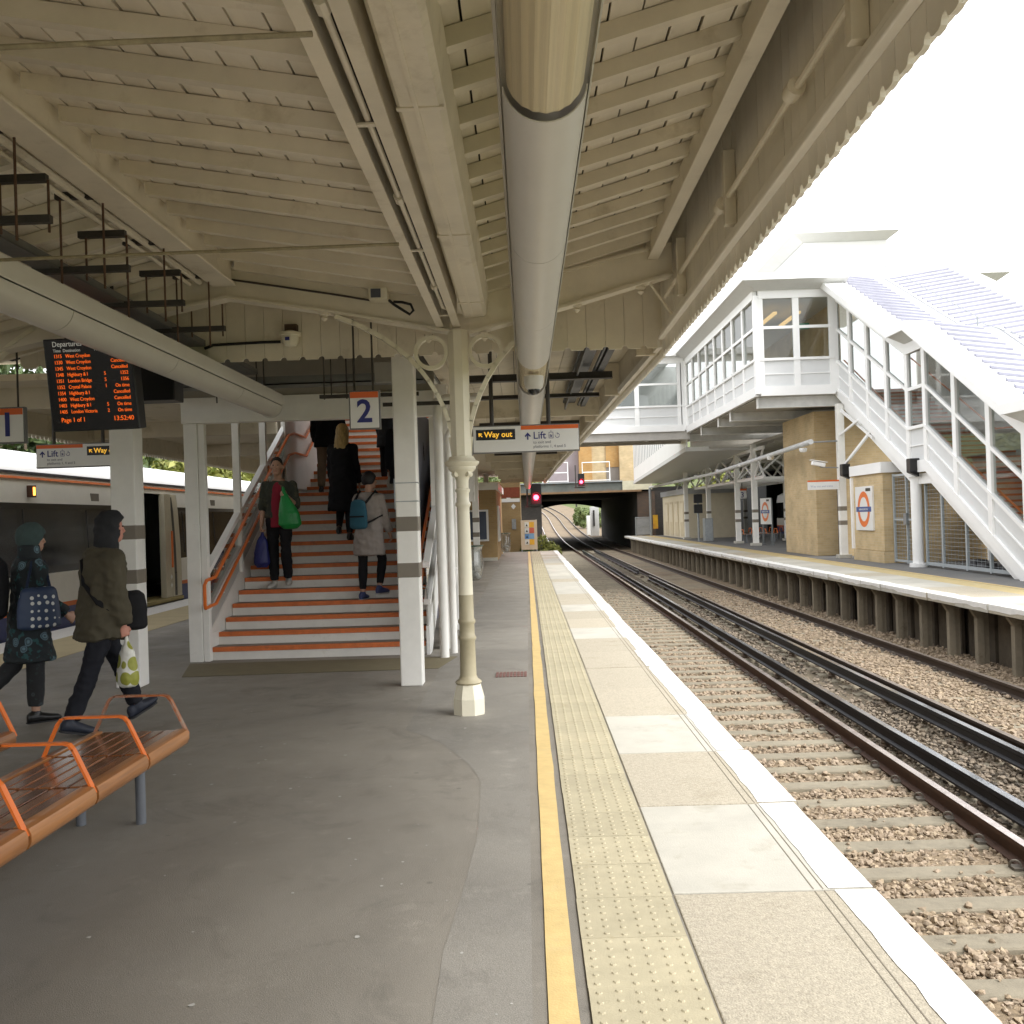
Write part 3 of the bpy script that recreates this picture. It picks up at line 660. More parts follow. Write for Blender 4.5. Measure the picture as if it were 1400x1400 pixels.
# ---------------- light trunking tubes
def trunk(name, x, z, y0, y1, label, lens, seg=1.05, r=.138):
    t = thing(name, label, 'light fixture', (x, y0, z))
    def prof(rr=1.0):
        P = []
        for i in range(15): a = R(200+140*i/14); P.append((x+r*rr*math.cos(a), z+r*rr*math.sin(a)))
        return P+[(x+r*rr*1.0, z+.02), (x+r*1.07, z+.05), (x+r*1.07, z+.10), (x+r*.8, z+.13), (x-r*.8, z+.13), (x-r*1.07, z+.10), (x-r*1.07, z+.05), (x-r*rr*1.0, z+.02)]
    # back tray
    b = MB(); b.prism([(x-r*1.10, z+.03),(x-r*1.02,z+.0),(x-r*1.02,z+.05),(x+r*1.02,z+.05),(x+r*1.02,z+0),(x+r*1.10,z+.03),(x+r*1.07,z+.12),(x+r*.8,z+.14),(x-r*.8,z+.14),(x-r*1.07,z+.12)], y0, y1, 'y'); b.build('tray', grey_fix, t, smooth=True)
    y = y0
    while y < y1-.01:
        e = min(y+seg, y1); isl = any(a <= (y+e)/2 <= c for a, c in lens)
        pr = [(x+r*.99*math.cos(R(188+164*i/16)), z+.012+r*.99*math.sin(R(188+164*i/16))) for i in range(17)]
        inn = [(x+(r-.006)*math.cos(R(188+164*i/16)), z+.012+(r-.006)*math.sin(R(188+164*i/16))) for i in range(17)]
        b = MB(); b.prism(pr+inn[::-1], y+.004, e-.004, 'y')
        c = b.build('lens_cover' if isl else 'blank_cover', lens_m if isl else grey_fix, t, smooth=True)
        if isl:
            for dx in (-.045, .045):
                b = MB(); b.cyl((x+dx, y+.05, z-.01), (x+dx, e-.05, z-.01), .019, n=10); b.build('lamp_tube', mat('unlit_lamp_tube', (.75,.72,.62), .4), t, smooth=True)
            b = MB(); P = [(x+.122*math.cos(R(185+170*i/18)), z+.012+(.118+(i % 2)*.004)*math.sin(R(185+170*i/18))) for i in range(19)]; b.prism(P+[(x+.122,z+.045),(x-.122,z+.045)], y+.006, e-.03, 'y'); b.build('reflector', mat('cream_reflector', (.78,.73,.58), .4, var=.2, vs_=1, stretch=(60,.3,60)), t)
        y = e
    for yy, s in ((y0, -1), (y1, 1)):
        b = MB(); b.prism(prof(), yy-.006 if s < 0 else yy+.002, yy-.001 if s < 0 else yy+.012, 'y'); b.build('end_cap', grey_fix, t)
    return t
lens_m = glass('clear_ribbed_lens', (.95, .93, .88), .035, .4)
trunk('light_trunking', .10, 2.955, -5.62, 43.2, 'long grey light trunking tube hanging centrally above the platform edge', [(-5.6,3.0),(8.5,9.6)], seg=1.75)
lt = trunk('light_trunking', -2.86, 2.955, -5.0, 11.35, 'grey light trunking tube hanging at left above the benches', [], seg=1.85)
# camera dome under the right tube
dc = thing('dome_camera', 'grey dome security camera under the central light tube', 'camera', (.10, 8.7, 2.72))
b = MB(); b.lathe((.10,8.7,2.70), [(.05,0),(.075,.02),(.085,.07),(.085,.12)], 16); b.build('housing', grey_fix, dc, smooth=True)
b = MB(); b.sphere((.10,8.7,2.705), (.058,.058,.05)); b.build('dome', mat('dark_dome', (.01,.01,.012), .08, coat=.5), dc, smooth=True)

# ---------------- cable tray hangers on the left
tr = thing('cable_tray', 'dark cable tray hung on rods beneath the left roof ridge', 'cable tray', (-2.8, 3, 3.2))
b = MB(); b.box(-3.05, -3.04, -3, 11.0, 3.27, 3.32); b.box(-2.91, -2.90, -3, 11.0, 3.27, 3.32); b.box(-3.05, -2.90, -3, 11.0, 3.265, 3.275); b.build('tray', mat('dull_tray_steel', (.16,.16,.15), .55, .4, var=.2), tr)
for y in (3.95, 4.95, 6.0, 7.02, 8.02):
    for zz, dy, w0, w1 in ((3.605, 0, -2.78, -2.47), (3.47, .35, -2.80, -2.50), (3.235, .3, -3.08, -2.46)):
        b = MB(); b.box(w0, w1, y+dy, y+dy+.041, zz, zz+.041); b.build('hanger_bar', dark_metal, tr)
    for x in (-2.755, -2.495):
      for dy, z0, z1 in ((.02, 3.06, 3.61), (.37, 3.2, 3.48)):
        b = MB(); b.cyl((x, y+dy, z0), (x, y+dy, z1), .007, n=6); b.build('hanger_rod', mat('rusty_rod', (.10,.055,.035), .8, var=.3, vs_=30), tr)

# ---------------- small things on the frame
lamp = thing('bulkhead_lamp', 'cream round lamp box on the boarded end wall', 'lamp', (-2.1, 9.2, 3.2))
b = MB(); b.lathe((-2.1,9.13,3.22), [(.02,0),(.055,.01),(.075,.05),(.08,.10),(.10,.105),(.10,.13),(.03,.15)], 14); b.build('housing', cream2, lamp, smooth=True)
b = MB(); b.box(-2.15,-2.04,9.12,9.2,3.36,3.43); b.build('mount', mat('rusty_mount', (.08,.05,.03), .8), lamp)
b = MB(); b.box(-2.13,-2.09,9.045,9.052,3.27,3.30); b.build('badge', navy, lamp)
cb = MB(); cb.tube([(-2.90,9.17,3.24),(-2.82,9.17,3.27),(-2.6,9.17,3.275),(-2.4,9.17,3.28),(-2.2,9.17,3.28)], .014, 6); tag(cb.build('lamp_cable', black, smooth=True), 'black cable clipped along the end wall to the round lamp', 'cable')
fl = thing('flood_light', 'small pale floodlight box with looped black cable on the frame', 'lamp', (-1.15, 8.2, 3.4))
b = MB(); b.box(-1.22,-1.07,8.10,8.24,3.40,3.50); b.build('housing', cream2, fl, bevel=.006)
b = MB(); b.box(-1.20,-1.12,8.088,8.098,3.415,3.485); b.build('lens', mat('grey_lens', (.09,.10,.13), .15), fl)
b = MB(); b.tube([(-1.06,8.15,3.40),(-1.02,8.12,3.36),(-.95,8.1,3.31),(-.89,8.1,3.27),(-.86,8.1,3.30),(-.88,8.1,3.35),(-.95,8.1,3.37),(-1.02,8.12,3.38)], .012, 6); b.build('cable_loop', black, fl, smooth=True)
fc = MB(); fc.tube([(-2.4,8.24,3.64),(-2.0,8.24,3.57),(-1.5,8.24,3.48),(-1.2,8.24,3.42)], .009, 6); tag(fc.build('frame_cable', mat('dark_cable',(.05,.04,.035),.6), smooth=True), 'thin dark cable running along the left frame arm', 'cable')
# ------------------------------------------------------------------ hanging signs and the departure board
def arrow(parent, x, y, z, s, m, rot=0):
    b = MB(); poly = [(-.09,-.5),(.09,-.5),(.09,.1),(.32,-.13),(.44,0),(0,.5),(-.44,0),(-.32,-.13),(-.09,.1)]; c, sn = math.cos(rot), math.sin(rot)
    b.prism([(x+s*(p*c-q*sn), z+s*(p*sn+q*c)) for p, q in poly], y-.002, y, 'y'); return b.build('arrow', m, parent)
def icons(parent, x, y, z, h):
    b = MB()
    for (x0,x1,z0,z1) in ((0,.55,.0,.05),(0,.55,.72,.77),(0,.05,0,.77),(.5,.55,0,.77),(.18,.26,.15,.5),(.30,.38,.15,.42)): b.box(x+x0*h, x+x1*h, y-.002, y, z+z0*h, z+z1*h)
    b.prism([(x+.17*h,z+.85*h),(x+.37*h,z+.85*h),(x+.27*h,z+.95*h)], y-.002, y, 'y')
    for k in range(10):
        a = R(-200+300*k/10); a2 = R(-200+300*(k+1)/10); cx, cz = x+1.05*h, z+.33*h; q = .26*h
        b.beam((cx+q*math.cos(a), y-.001, cz+q*math.sin(a)), (cx+q*math.cos(a2), y-.001, cz+q*math.sin(a2)), .002, .06*h)
    b.beam((x+1.02*h, y-.001, z+.35*h), (x+1.10*h, y-.001, z+.75*h), .002, .06*h)
    b.build('pictogram', navy, parent)
def rods(parent, xs, y, z0, z1, r=.011):
    for x in xs:
        b = MB(); b.cyl((x,y,z0), (x,y,z1), r, n=8); b.build('hanger', dark_metal, parent)

# platform numbers
def number_sign(n, x0, x1, z0, z1, y, label):
    s = thing('platform_number_sign', label, 'sign', ((x0+x1)/2, y, z0), group='platform number signs')
    b = MB(); b.box(x0, x1, y, y+.05, z0, z1); b.build('panel', sign_white, s, bevel=.003)
    b = MB(); b.box(x0-.012, x1+.012, y+.008, y+.056, z0-.012, z1+.012); b.build('frame', mat('grey_sign_frame', (.16,.16,.16), .5), s)
    b = MB(); b.box(x0+.001, x1-.001, y-.003, y-.0005, z1-.055, z1-.001); b.build('orange_bar', sign_orange, s)
    text(str(n), .285, navy, s, ((x0+x1)/2, y-.003, z0+.055), align='CENTER', bold=.006)
    rods(s, (x0+.04, x1-.05), y+.025, z1, 3.5, .009)
    return s
number_sign(2, -1.55, -1.295, 2.45, 2.775, 9.0, 'white platform sign with blue number 2 under an orange bar')
number_sign(1, -4.58, -4.31, 2.39, 2.68, 8.6, 'white platform sign with blue number 1 at the left edge')

def lift_sign(x0, y, z0, label, flip):
    w = 1.10; h = .265; s = thing('direction_sign', label, 'sign', (x0+w/2, y, z0), group='hanging direction signs')
    b = MB(); b.box(x0, x0+w, y, y+.07, z0, z0+h); b.build('panel', sign_white, s, bevel=.003)
    b = MB(); b.box(x0-.01, x0+w+.01, y+.01, y+.075, z0-.012, z0+h+.012); b.build('frame', mat('grey_sign_frame', (.16,.16,.16), .5), s)
    o1 = x0+(.50 if not flip else 0); o2 = x0+(0 if not flip else .58)
    b = MB(); b.box(o1, o1+(w-.50 if not flip else .56), y-.003, y-.0005, z0+h-.042, z0+h-.001); b.build('orange_bar', sign_orange, s)
    b = MB(); b.box(o2+.03, o2+.44, y-.003, y-.0005, z0+.125, z0+h-.03); b.build('display', black_sheet, s)
    arrow(s, o2+.075, y-.0035, z0+.18, .055, led_y, R(45)); text('Way out', .082, led_y, s, (o2+.115, y-.004, z0+.155), bold=.0015)
    arrow(s, o1+.07, y-.001, z0+.155, .075, navy); text('Lift', .105, navy, s, (o1+.125, y-.001, z0+.125), bold=.001)
    icons(s, o1+.29, y-.0005, z0+.125, .085)
    text('to exit and', .042, grey_txt, s, (o1+.125, y-.001, z0+.075)); text('platforms 1, 4 and 5', .042, grey_txt, s, (o1+.125, y-.001, z0+.03))
    rods(s, (x0+w*.18, x0+w*.72), y+.035, z0+h, 3.35, .022)
    return s
lift_sign(-.53, 10.5, 2.295, 'white Way out and Lift sign hanging beside the cream column', False)
lift_sign(-5.86, 12.0, 2.385, 'white Lift sign hanging in front of the train at left', True)

# departures
bd = thing('departure_board', 'black departure board with orange lettering hanging at left', 'departure board', (-3.4, 7.95, 2.4))
bx0, bx1, bz0, bz1 = -3.73, -3.02, 2.40, 3.12
M_ = Matrix.Translation((0,0,0))
bd.rotation_euler = (R(9), 0, R(-4))
b = MB(local=True); W2 = .36; H = .73
b.box(-W2, W2, 0, .13, 0, H); b.build('case', black, bd, bevel=.008)
b = MB(local=True); b.box(-W2+.012, W2-.012, -.003, -.0005, .012, H-.012); b.build('screen', black_sheet, bd)
ORGs = ORG[bd.name]; ORG[bd.name] = (0,0,0)
def dt(s, x, z, size, m, sx=.9, al='LEFT'): text(s, size, m, bd, (x, -.005, z), sx=sx, align=al)
dt('Departures', -W2+.075, H-.062, .058, white_txt); dt('Time  Destination', -W2+.078, H-.105, .034, white_txt); dt('Plat', .055, H-.105, .034, white_txt)
rows = [('1315','West Croydon','','Cancelled'),('1330','West Croydon','','Cancelled'),('1345','West Croydon','','Cancelled'),('1348','Highbury & I','5','1352'),('1351','London Bridge','5','1356'),('1352','Crystal Palace','1','On time'),('1354','Highbury & I','','Cancelled'),('1400','West Croydon','','Cancelled'),('1403','Highbury & I','5','On time'),('1405','London Victoria','2','On time')]
for i, (a, d, p, st) in enumerate(rows):
    z = H-.150-i*.0485; dt(a, -W2+.078, z, .040, led, .85); dt(d, -W2+.175, z, .040, led, .82)
    if p: dt(p, .115, z, .040, led)
    dt(st, W2-.045, z, .040, led, .85, 'RIGHT')
dt('Page 1 of 1', -W2+.085, .075, .050, led, .9); dt('13:52:40', W2-.035, .075, .052, led, .95, 'RIGHT')
ORG[bd.name] = ORGs
for x in (-.2, .2): b = MB(local=True); b.cyl((x,.07,H), (x,.10,1.15), .015, n=8); b.build('hanger', dark_metal, bd)
bx = thing('junction_box', 'dark equipment box behind the departure board', 'box', (-3.25, 8.9, 2.72))
b = MB(); b.box(-3.5,-3.08,8.85,9.1,2.74,3.06); b.build('case', black, bx, bevel=.01)
b = MB(); b.box(-3.42,-3.37,8.95,9.0,3.06,3.4); b.box(-3.2,-3.15,8.95,9.0,3.06,3.4); b.build('bracket', dark_metal, bx)
# ------------------------------------------------------------------ staircase on the island platform
riser_m = mat('white_riser', (.74, .72, .67), .6, var=.08, vs_=3, dirt=(.52, .49, .43), ds=3, dth=.58)
tread_m = mat('grey_tread', (.25, .225, .19), .8, var=.15, vs_=14, bump=.3, bs=120)
sx0, sx1 = -3.84, -1.25
st = thing('platform_staircase', 'wide white staircase with orange step edges rising to the footbridge', 'staircase', (-2.5, 12, 0))
def steps(n, y0, z0, nm='step'):
    for i in range(n):
        y = y0+i*.3; z = z0+(i+1)*.15
        b = MB(); b.box(sx0, sx1, y, y+.33, z-.16, z-.004); s = b.build(nm, riser_m, st)
        b = MB(); b.box(sx0, sx1, y+.062, y+.31, z-.004, z+.002); b.build('tread', tread_m, s)
        b = MB(); b.box(sx0+.005, sx1-.005, y-.016, y+.062, z-.05, z+.004); b.build('nosing', orange_st, s, bevel=.004)
steps(14, 12.07, 0); steps(17, 17.5, 2.1)
b = MB(); b.box(sx0, sx1, 16.2, 17.55, 1.95, 2.102); b.build('landing', tread_m, st)
b = MB(); b.prism([(12.1,0),(16.3,2.0),(17.5,2.0),(22.6,4.6),(22.6,4.4),(17.5,1.8),(12.3,0)], sx0, sx1, 'x'); b.build('soffit', riser_m, st)
side_m = mat('grey_stair_panel', (.42, .41, .385), .5, var=.08, vs_=2)
def slope(y):     # tread line
    if y < 12.07: return 0
    if y < 16.2: return (y-12.07)*.5
    if y < 17.5: return 2.1
    return 2.1+(y-17.5)*.5
def poly_side(y0, y1, lo, hi):
    ys = sorted({y0, y1, *[v for v in (12.07, 16.2, 17.5) if y0 < v < y1]})
    return [(y, slope(y)+lo) for y in ys]+[(y, slope(y)+hi) for y in ys[::-1]]
for x, nm in ((sx0-.05, 'left'), (sx1+.01, 'right')):
    b = MB(); b.prism(poly_side(12.02, 22.6, -.12, .34), x, x+.04, 'x'); b.build('stringer', riser_m if nm == 'left' else white, st)
    b = MB(); b.prism(poly_side(12.02, 22.6, .34, .62), x+.01, x+.03, 'x'); b.build('side_panel', side_m, st)
    b = MB(); b.prism(poly_side(12.0, 22.6, .60, .66), x-.02, x+.06, 'x'); b.build('sill_rail', white, st)
    b = MB(); b.prism(poly_side(12.0, 22.6, 1.04, 1.11), x-.02, x+.06, 'x'); b.build('upper_rail', white, st)
    b = MB(); b.prism(poly_side(12.05, 22.6, .66, 1.04), x+.015, x+.025, 'x'); b.build('glass_panel', stair_glass if 'stair_glass' in globals() else glass('stair_glass', (.80,.82,.80), .3), st)
    for y in (13.45, 14.85, 16.2, 17.5, 19, 20.5):
        b = MB(); b.box(x-.025, x+.065, y-.04, y+.04, slope(y)+.3, 3.42 if slope(y) < 2.3 else slope(y)+2.4); b.build('mullion', white_in, st)
b = MB(); b.box(sx0-.1, sx1+.1, 22.6, 22.7, 2, 8.2); b.build('back_wall', riser_m, st)
b = MB(); b.prism([(16.5,4.15),(22.9,7.3),(22.9,7.5),(16.5,4.35)], sx0-.3, sx1+.3, 'x'); b.build('roof', mat('dim_stair_ceiling',(.70,.68,.63),.7), st)
b = MB(); b.box(sx0-.1, sx1+.1, 12.02, 16.55, 3.46, 3.52); b.build('lower_ceiling', mat('dim_stair_ceiling',(.70,.68,.63),.7), st)  # ceiling added over the flights to cut the light on the stair
b = MB(); b.box(sx0-.1, sx1+.1, 16.5, 16.56, 3.46, 4.4); b.build('ceiling_step', mat('dim_stair_ceiling',(.70,.68,.63),.7), st)
for x in (sx0-.06, sx1+.02):
    b = MB(); b.prism([(16.5,3.3),(17.4,3.3),(17.4,4.7),(16.5,4.3)], x, x+.04, 'x'); b.build('upper_wall', riser_m, st)  # walls added to dim the stair, kept short to let some light in
# landing side wall seen above the blond passenger
b = MB(); b.box(sx0+.002, sx0+.03, 16.0, 19.5, 2.2, 4.2); b.build('wall_panel', white_in, st)
# orange handrails
for (xh, rr) in ((sx0+.075, .021), (sx1-.075, .021)):
    for h, nm in ((.98, 'handrail'), (.66, 'handrail')):
        pts = [(xh, 11.72, h), (xh, 12.05, h+.02), (xh, 16.05, 2.06+h), (xh, 16.45, 2.12+h), (xh, 17.3, 2.12+h), (xh, 22.4, 4.6+h)]
        if h == .98: pts = [(xh, 11.66, .66), (xh, 11.64, .70), (xh, 11.64, .93)]+pts
        else: pts = [(xh, 11.66, .66)]+pts[1:]
        b = MB(); b.tube(pts, rr, 8); b.build(nm, orange, st, smooth=True)
    b = MB()
    for y in (12.4, 13.6, 14.8, 16.0):
        for h in (.98, .66): b.cyl((xh, y, slope(y)+h-.03), (xh-.09 if xh < -2 else xh+.09, y, slope(y)+h-.06), .010, n=6)
    b.build('rail_bracket', white, st)
# header, columns round the stair foot
b = MB(); b.box(-4.06, -1.05, 11.86, 12.02, 2.84, 3.14); b.build('header_beam', white_in, st, bevel=.006)
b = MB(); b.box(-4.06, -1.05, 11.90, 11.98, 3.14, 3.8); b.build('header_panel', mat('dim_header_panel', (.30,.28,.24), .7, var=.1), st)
b = MB(); b.box(-4.06, -3.90, 11.93, 12.08, 0, 2.84); b.build('post', white_in, st, bevel=.006)
b = MB(); b.box(-3.895, -3.82, 11.95, 12.05, 0, 2.84); b.build('post', white_in, st, bevel=.006)
b = MB(); b.box(-3.9, -3.84, 12.05, 12.45, 0, .32); b.build('post_foot', white_in, st)

def square_post(x, y, w, h, label, bands=True, m=None, d=None, cat='column', base=False):
    d = d or w; c = thing('square_column', label, cat, (x, y, 0))
    zz = [0, h]
    b = MB(); b.box(x-w/2, x+w/2, y-d/2, y+d/2, 0, h); b.build('shaft', m or white_in, c, bevel=.012)
    if bands:
        for z0, z1 in ((1.05, 1.20), (1.50, 1.65)):
            b = MB(); b.box(x-w/2-.003, x+w/2+.003, y-d/2-.003, y+d/2+.003, z0, z1); b.build('band', band, c, bevel=.012)
    if base:
        b = MB(); b.box(x-w*.9, x+w*.9, y-d*.9, y+d*.9, 0, .12); b.build('plinth', conc_slab, c, bevel=.01)
    return c
sc_ = square_post(-1.16, 9.85, .215, 3.5, 'white square column with brown bands beside the stair foot')
b = MB()
for z in (1.79, 1.97): b.box(-1.275, -1.045, 9.735, 9.965, z, z+.008)
b.build('steel_strap', steel_gal, sc_)
b = MB(); b.box(-1.285, -1.268, 9.8, 9.9, 1.72, 2.02); b.build('bracket_plate', steel_gal, sc_)
square_post(-4.08, 10.25, .25, 3.3, 'white square column with brown bands behind the hooded man')
def pipe(pts, r, label, m=white_in):
    b = MB(); b.tube(pts, r, 14); return tag(b.build('downpipe', m, smooth=True), label, 'pipe', 'downpipes by the stair')
pipe([(-1.0, 11.7, .0), (-1.0, 11.7, 2.9), (-1.0, 11.72, 2.98), (-.9, 11.75, 3.02), (-.5, 11.8, 3.03)], .055, 'thick white downpipe right of the banded column with elbow at top')
pipe([(-.92, 12.1, .0), (-.92, 12.1, 2.6), (-.9, 12.1, 2.66), (-.6, 12.1, 2.7)], .045, 'thinner white downpipe just behind the thick one')
sb = MB(); sb.box(-1.12, -.95, 12.5, 12.75, 0, 3.3); tag(sb.build('white_casing', white_in, bevel=.006), 'white boxed casing beside the stair behind the downpipes', 'column')
sb = MB(); sb.box(-1.14, -1.02, 14.6, 14.75, 0, 3.3); tag(sb.build('stair_post', white_in, bevel=.006), 'white post further along the side of the stair', 'column')
# triangular guard under the flight
gd = thing('mesh_guard', 'white framed mesh guard under the side of the stair', 'guard', (-1.1, 14, 0))
b = MB(); b.beam((-1.06,12.9,.12),(-1.06,18.2,.12),.05,.05); b.beam((-1.06,12.9,.12),(-1.06,17.2,2.0),.06,.08); b.beam((-1.06,15.2,.1),(-1.06,15.2,1.15),.04,.04); b.beam((-1.06,17.2,.1),(-1.06,17.2,2.0),.05,.05); b.build('frame', white, gd)
b = MB()
for k in range(46):
    y = 13.0+k*.09; b.box(-1.064, -1.058, y, y+.006, .12, .12+(y-12.9)*.437)
for k in range(20):
    z = .2+k*.09; b.box(-1.064, -1.058, 12.9+(z-.12)/.437, 17.2, z, z+.006)
o = b.build('mesh', mat('blue_grey_mesh', (.22,.23,.27), .5), gd); o['kind'] = 'stuff'
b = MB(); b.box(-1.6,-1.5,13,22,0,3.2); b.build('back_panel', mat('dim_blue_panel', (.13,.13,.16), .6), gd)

# ------------------------------------------------------------------ further canopy beyond the end wall
c2 = thing('further_canopy', 'darker canopy roof continuing beyond the boarded end wall', 'canopy', (-2, 26, 3))
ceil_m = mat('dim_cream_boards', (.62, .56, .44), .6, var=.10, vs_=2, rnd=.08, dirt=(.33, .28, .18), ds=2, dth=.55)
def edge2(y):
    for (a, xa), (c, xb) in (((9.2,1.29),(30,.95)), ((30,.95),(44,.82))):
        if a <= y <= c: return lerp(xa, xb, (y-a)/(c-a))
    return .82
for i in range(12):       # boards along the platform
    x0 = -1.05+i*.2
    for y0, y1 in ((9.26, 30), (30, 44)):
        e0, e1 = edge2(y0), edge2(y1)
        f0, f1 = i/12, (i+1)/12
        b = MB(); za = 3.36+.16*f0; zb = 3.36+.16*f1
        P = [(lerp(-1.05,e0,f0)+.003,y0,za),(lerp(-1.05,e0,f1)-.003,y0,zb),(lerp(-1.05,e1,f1)-.003,y1,zb),(lerp(-1.05,e1,f0)+.003,y1,za)]
        b.add(P+[(p[0],p[1],p[2]+.02) for p in P], [(0,1,2,3),(7,6,5,4),(0,4,5,1),(1,5,6,2),(2,6,7,3),(3,7,4,0)]); b.build('ceiling_board', ceil_m, c2)
b = MB(); b.box(-1.4, 1.36, 9.3, 30, 3.58, 3.66); b.box(-1.4, 1.0, 30, 44, 3.58, 3.66); b.build('roof_covering', dark_roof, c2)
b = MB(); b.box(-7.4, -1.06, 9.3, 11.9, 3.62, 3.7); b.box(-7.4, -4.15, 11.9, 44, 3.42, 3.5); b.box(-4.15, -1.06, 23, 44, 3.42, 3.5); b.build('ceiling', ceil_m, c2)
for y in (15.2, 19, 23, 27, 31, 35, 39, 43):
    b = MB(); b.box(-1.05, edge2(y)-.05, y, y+.12, 3.12, 3.42); b.build('cross_beam', ceil_m, c2)
for y, h in ((11.5, .075), (13.2, .045), (17.0, .05), (20.5, .05), (25, .05)):
    b = MB(); b.box(-.75, edge2(y)-.22, y, y+.06, 3.17, 3.17+h); b.box(-.75, edge2(y)-.22, y-.03, y+.09, 3.165, 3.175); b.build('steel_bar', dark_metal, c2)
b = MB(); b.box(.60, .78, 9.4, 15.1, 3.30, 3.33); b.box(.62,.64,9.4,15.1,3.2,3.3); b.box(.86,.93,9.4,15.1,3.24,3.30); b.cyl((.83,9.4,3.27),(.83,15.1,3.27),.02,n=6); b.build('cable_tray', mat('dark_tray', (.045,.05,.055), .5, .3), c2)
for y in (9.5, 12.6, 16, 20, 24):
    b = MB(); e = edge2(y); b.box(e-.2, e-.02, y, y+.08, 3.1, 3.5); b.build('edge_post', ceil_m, c2)
for y0, y1 in ((9.2, 30), (30, 43.8)):
    e0, e1 = edge2(y0), edge2(y1)
    b = MB(); b.add([(e0,y0,3.09),(e1,y1,3.09),(e1,y1,3.62),(e0,y0,3.62),(e0+.03,y0,3.09),(e1+.03,y1,3.09),(e1+.03,y1,3.62),(e0+.03,y0,3.62)], [(0,1,2,3),(7,6,5,4),(0,4,5,1),(1,5,6,2),(2,6,7,3),(3,7,4,0)]); b.build('fascia', ceil_m, c2)
    b = MB(); b.beam((e0-.02,y0,3.15),(e1-.02,y1,3.15),.05,.07); b.build('fascia_moulding', fascia_m, c2)
b = MB(); y = 9.2
while y < 43.7:
    e = edge2(y); b.prism([(y,3.095),(y+.012,3.05),(y+.045,3.03),(y+.085,3.03),(y+.118,3.05),(y+.13,3.095)], e+.004, e+.026, 'x'); y += .132
o = b.build('fascia_teeth', fascia_m, c2, fix=False); o['kind'] = 'stuff'
b = MB(); b.box(-7.42, -7.39, 9.2, 44, 3.09, 3.6); b.build('fascia', ceil_m, c2)
b = MB(); y = 9.2
while y < 43.7: b.prism([(y,3.095),(y+.012,3.05),(y+.045,3.03),(y+.085,3.03),(y+.118,3.05),(y+.13,3.095)], -7.416, -7.395, 'x'); y += .132
o = b.build('fascia_teeth', fascia_m, c2, fix=False); o['kind'] = 'stuff'
for y in (12.5, 17, 22, 28):
    b = MB(); b.box(-7.3, -4.2, y, y+.1, 3.16, 3.42); b.build('cross_beam', ceil_m, c2)
# tray with its hangers across the stair mouth
ct = thing('cable_tray', 'grey cable tray slung across the front of the staircase header', 'cable tray', (-2.5, 11.3, 3.1))
b = MB(); b.box(-4.6, -1.1, 11.15, 11.45, 3.165, 3.18); b.box(-4.6, -1.1, 11.15, 11.16, 3.165, 3.26); b.box(-4.6, -1.1, 11.44, 11.45, 3.165, 3.26); b.build('tray', mat('grey_tray_steel', (.17,.175,.17), .5, .5, var=.15), ct)
for x in (-3.4, -2.95, -2.2, -1.95, -1.3):
    for xx, z0 in ((x,2.98),(x+.08,3.02)): b = MB(); b.cyl((xx,11.13,z0),(xx,11.13,3.62),.008,n=6); b.build('hanger_rod', dark_metal, ct)
for x0, x1, z0 in ((-2.25,-1.15,2.99),(-1.55,-.75,2.88)): b = MB(); b.box(x0,x1,11.10,11.141,z0,z0+.04); b.build('strut', dark_metal, ct)
jb = MB(); jb.box(-1.62,-1.38,11.02,11.14,3.14,3.36); tag(jb.build('junction_box', mat('grey_box',(.35,.34,.31),.5), bevel=.008), 'grey junction box above the platform 2 sign', 'box')

# ------------------------------------------------------------------ along the platform
tanwall = brick_mat('tan_brick', (.36,.245,.11), (.32,.21,.095), (.33,.25,.14))
for y, l in ((31, 'slim white banded post standing before the brown platform building'), (40, 'second slim white banded post, nearer the platform building corner')):
    square_post(-1.56, y, .20, 3.4, l)
kb = thing('platform_building', 'brown brick platform building with blue window beyond the litter bag', 'building', (-3, 42, 0))
b = MB(); b.box(-4.6, -1.14, 38.3, 47, 0, 2.7); b.build('wall', tanwall, kb)
b = MB(); b.box(-4.7, -1.04, 38.2, 47.1, 2.7, 2.98); b.build('roof', white_in, kb)
b = MB(); b.box(-2.35, -1.45, 38.26, 38.31, .75, 1.95); fr = b.build('window', sign_white, kb)
b = MB(); b.box(-2.27, -1.53, 38.245, 38.262, .82, 1.88); b.build('pane', mat('blue_grey_pane', (.07,.085,.12), .2), fr)
b = MB(); b.box(-1.9, -1.14, 38.22, 38.3, 0, .12); b.build('plinth', conc_slab, kb)
ps = thing('poster_case', 'pale poster case on the side of the platform building', 'poster', (-1.1, 40.2, .7))
b = MB(); b.box(-1.14,-1.07,39.3,41.2,.7,2.1); b.build('case', sign_white, ps, bevel=.01)
b = MB(); b.box(-1.072,-1.066,39.4,41.1,.8,2.0); b.build('sheet', mat('poster_print', (.45,.47,.45), .4, var=.35, vs_=4), ps)
k2 = thing('brick_store', 'tan brick store with a door at the far end of the platform', 'building', (-1, 50, 0))
b = MB(); b.box(-4, -.28, 49.2, 56, -1, 3.4); b.build('wall', tanwall, k2)
b = MB(); b.box(-.95,-.75,49.15,49.2,2.55,2.70); b.box(-1.2,-.30,49.13,49.2,2.38,2.55); b.build('lintel', white_in, k2)
b = MB(); b.box(-1.25,-.30,49.14,49.2,2.60,3.1); b.build('red_band', mat('red_brick_band', (.24,.06,.03), .8, var=.2, vs_=9), k2)
b = MB(); b.box(-.72,-.52,49.12,49.2,1.05,1.55); b.build('meter_box', steel_gal, k2)
b = MB(); b.prism([(-.62,2.02),(-.50,2.16),(-.62,2.30),(-.74,2.16)], 49.16, 49.19, 'y'); b.build('diamond_plate', sign_white, k2)
bag_m = glass('clear_sack_plastic', (.80,.82,.80), .35, .25)
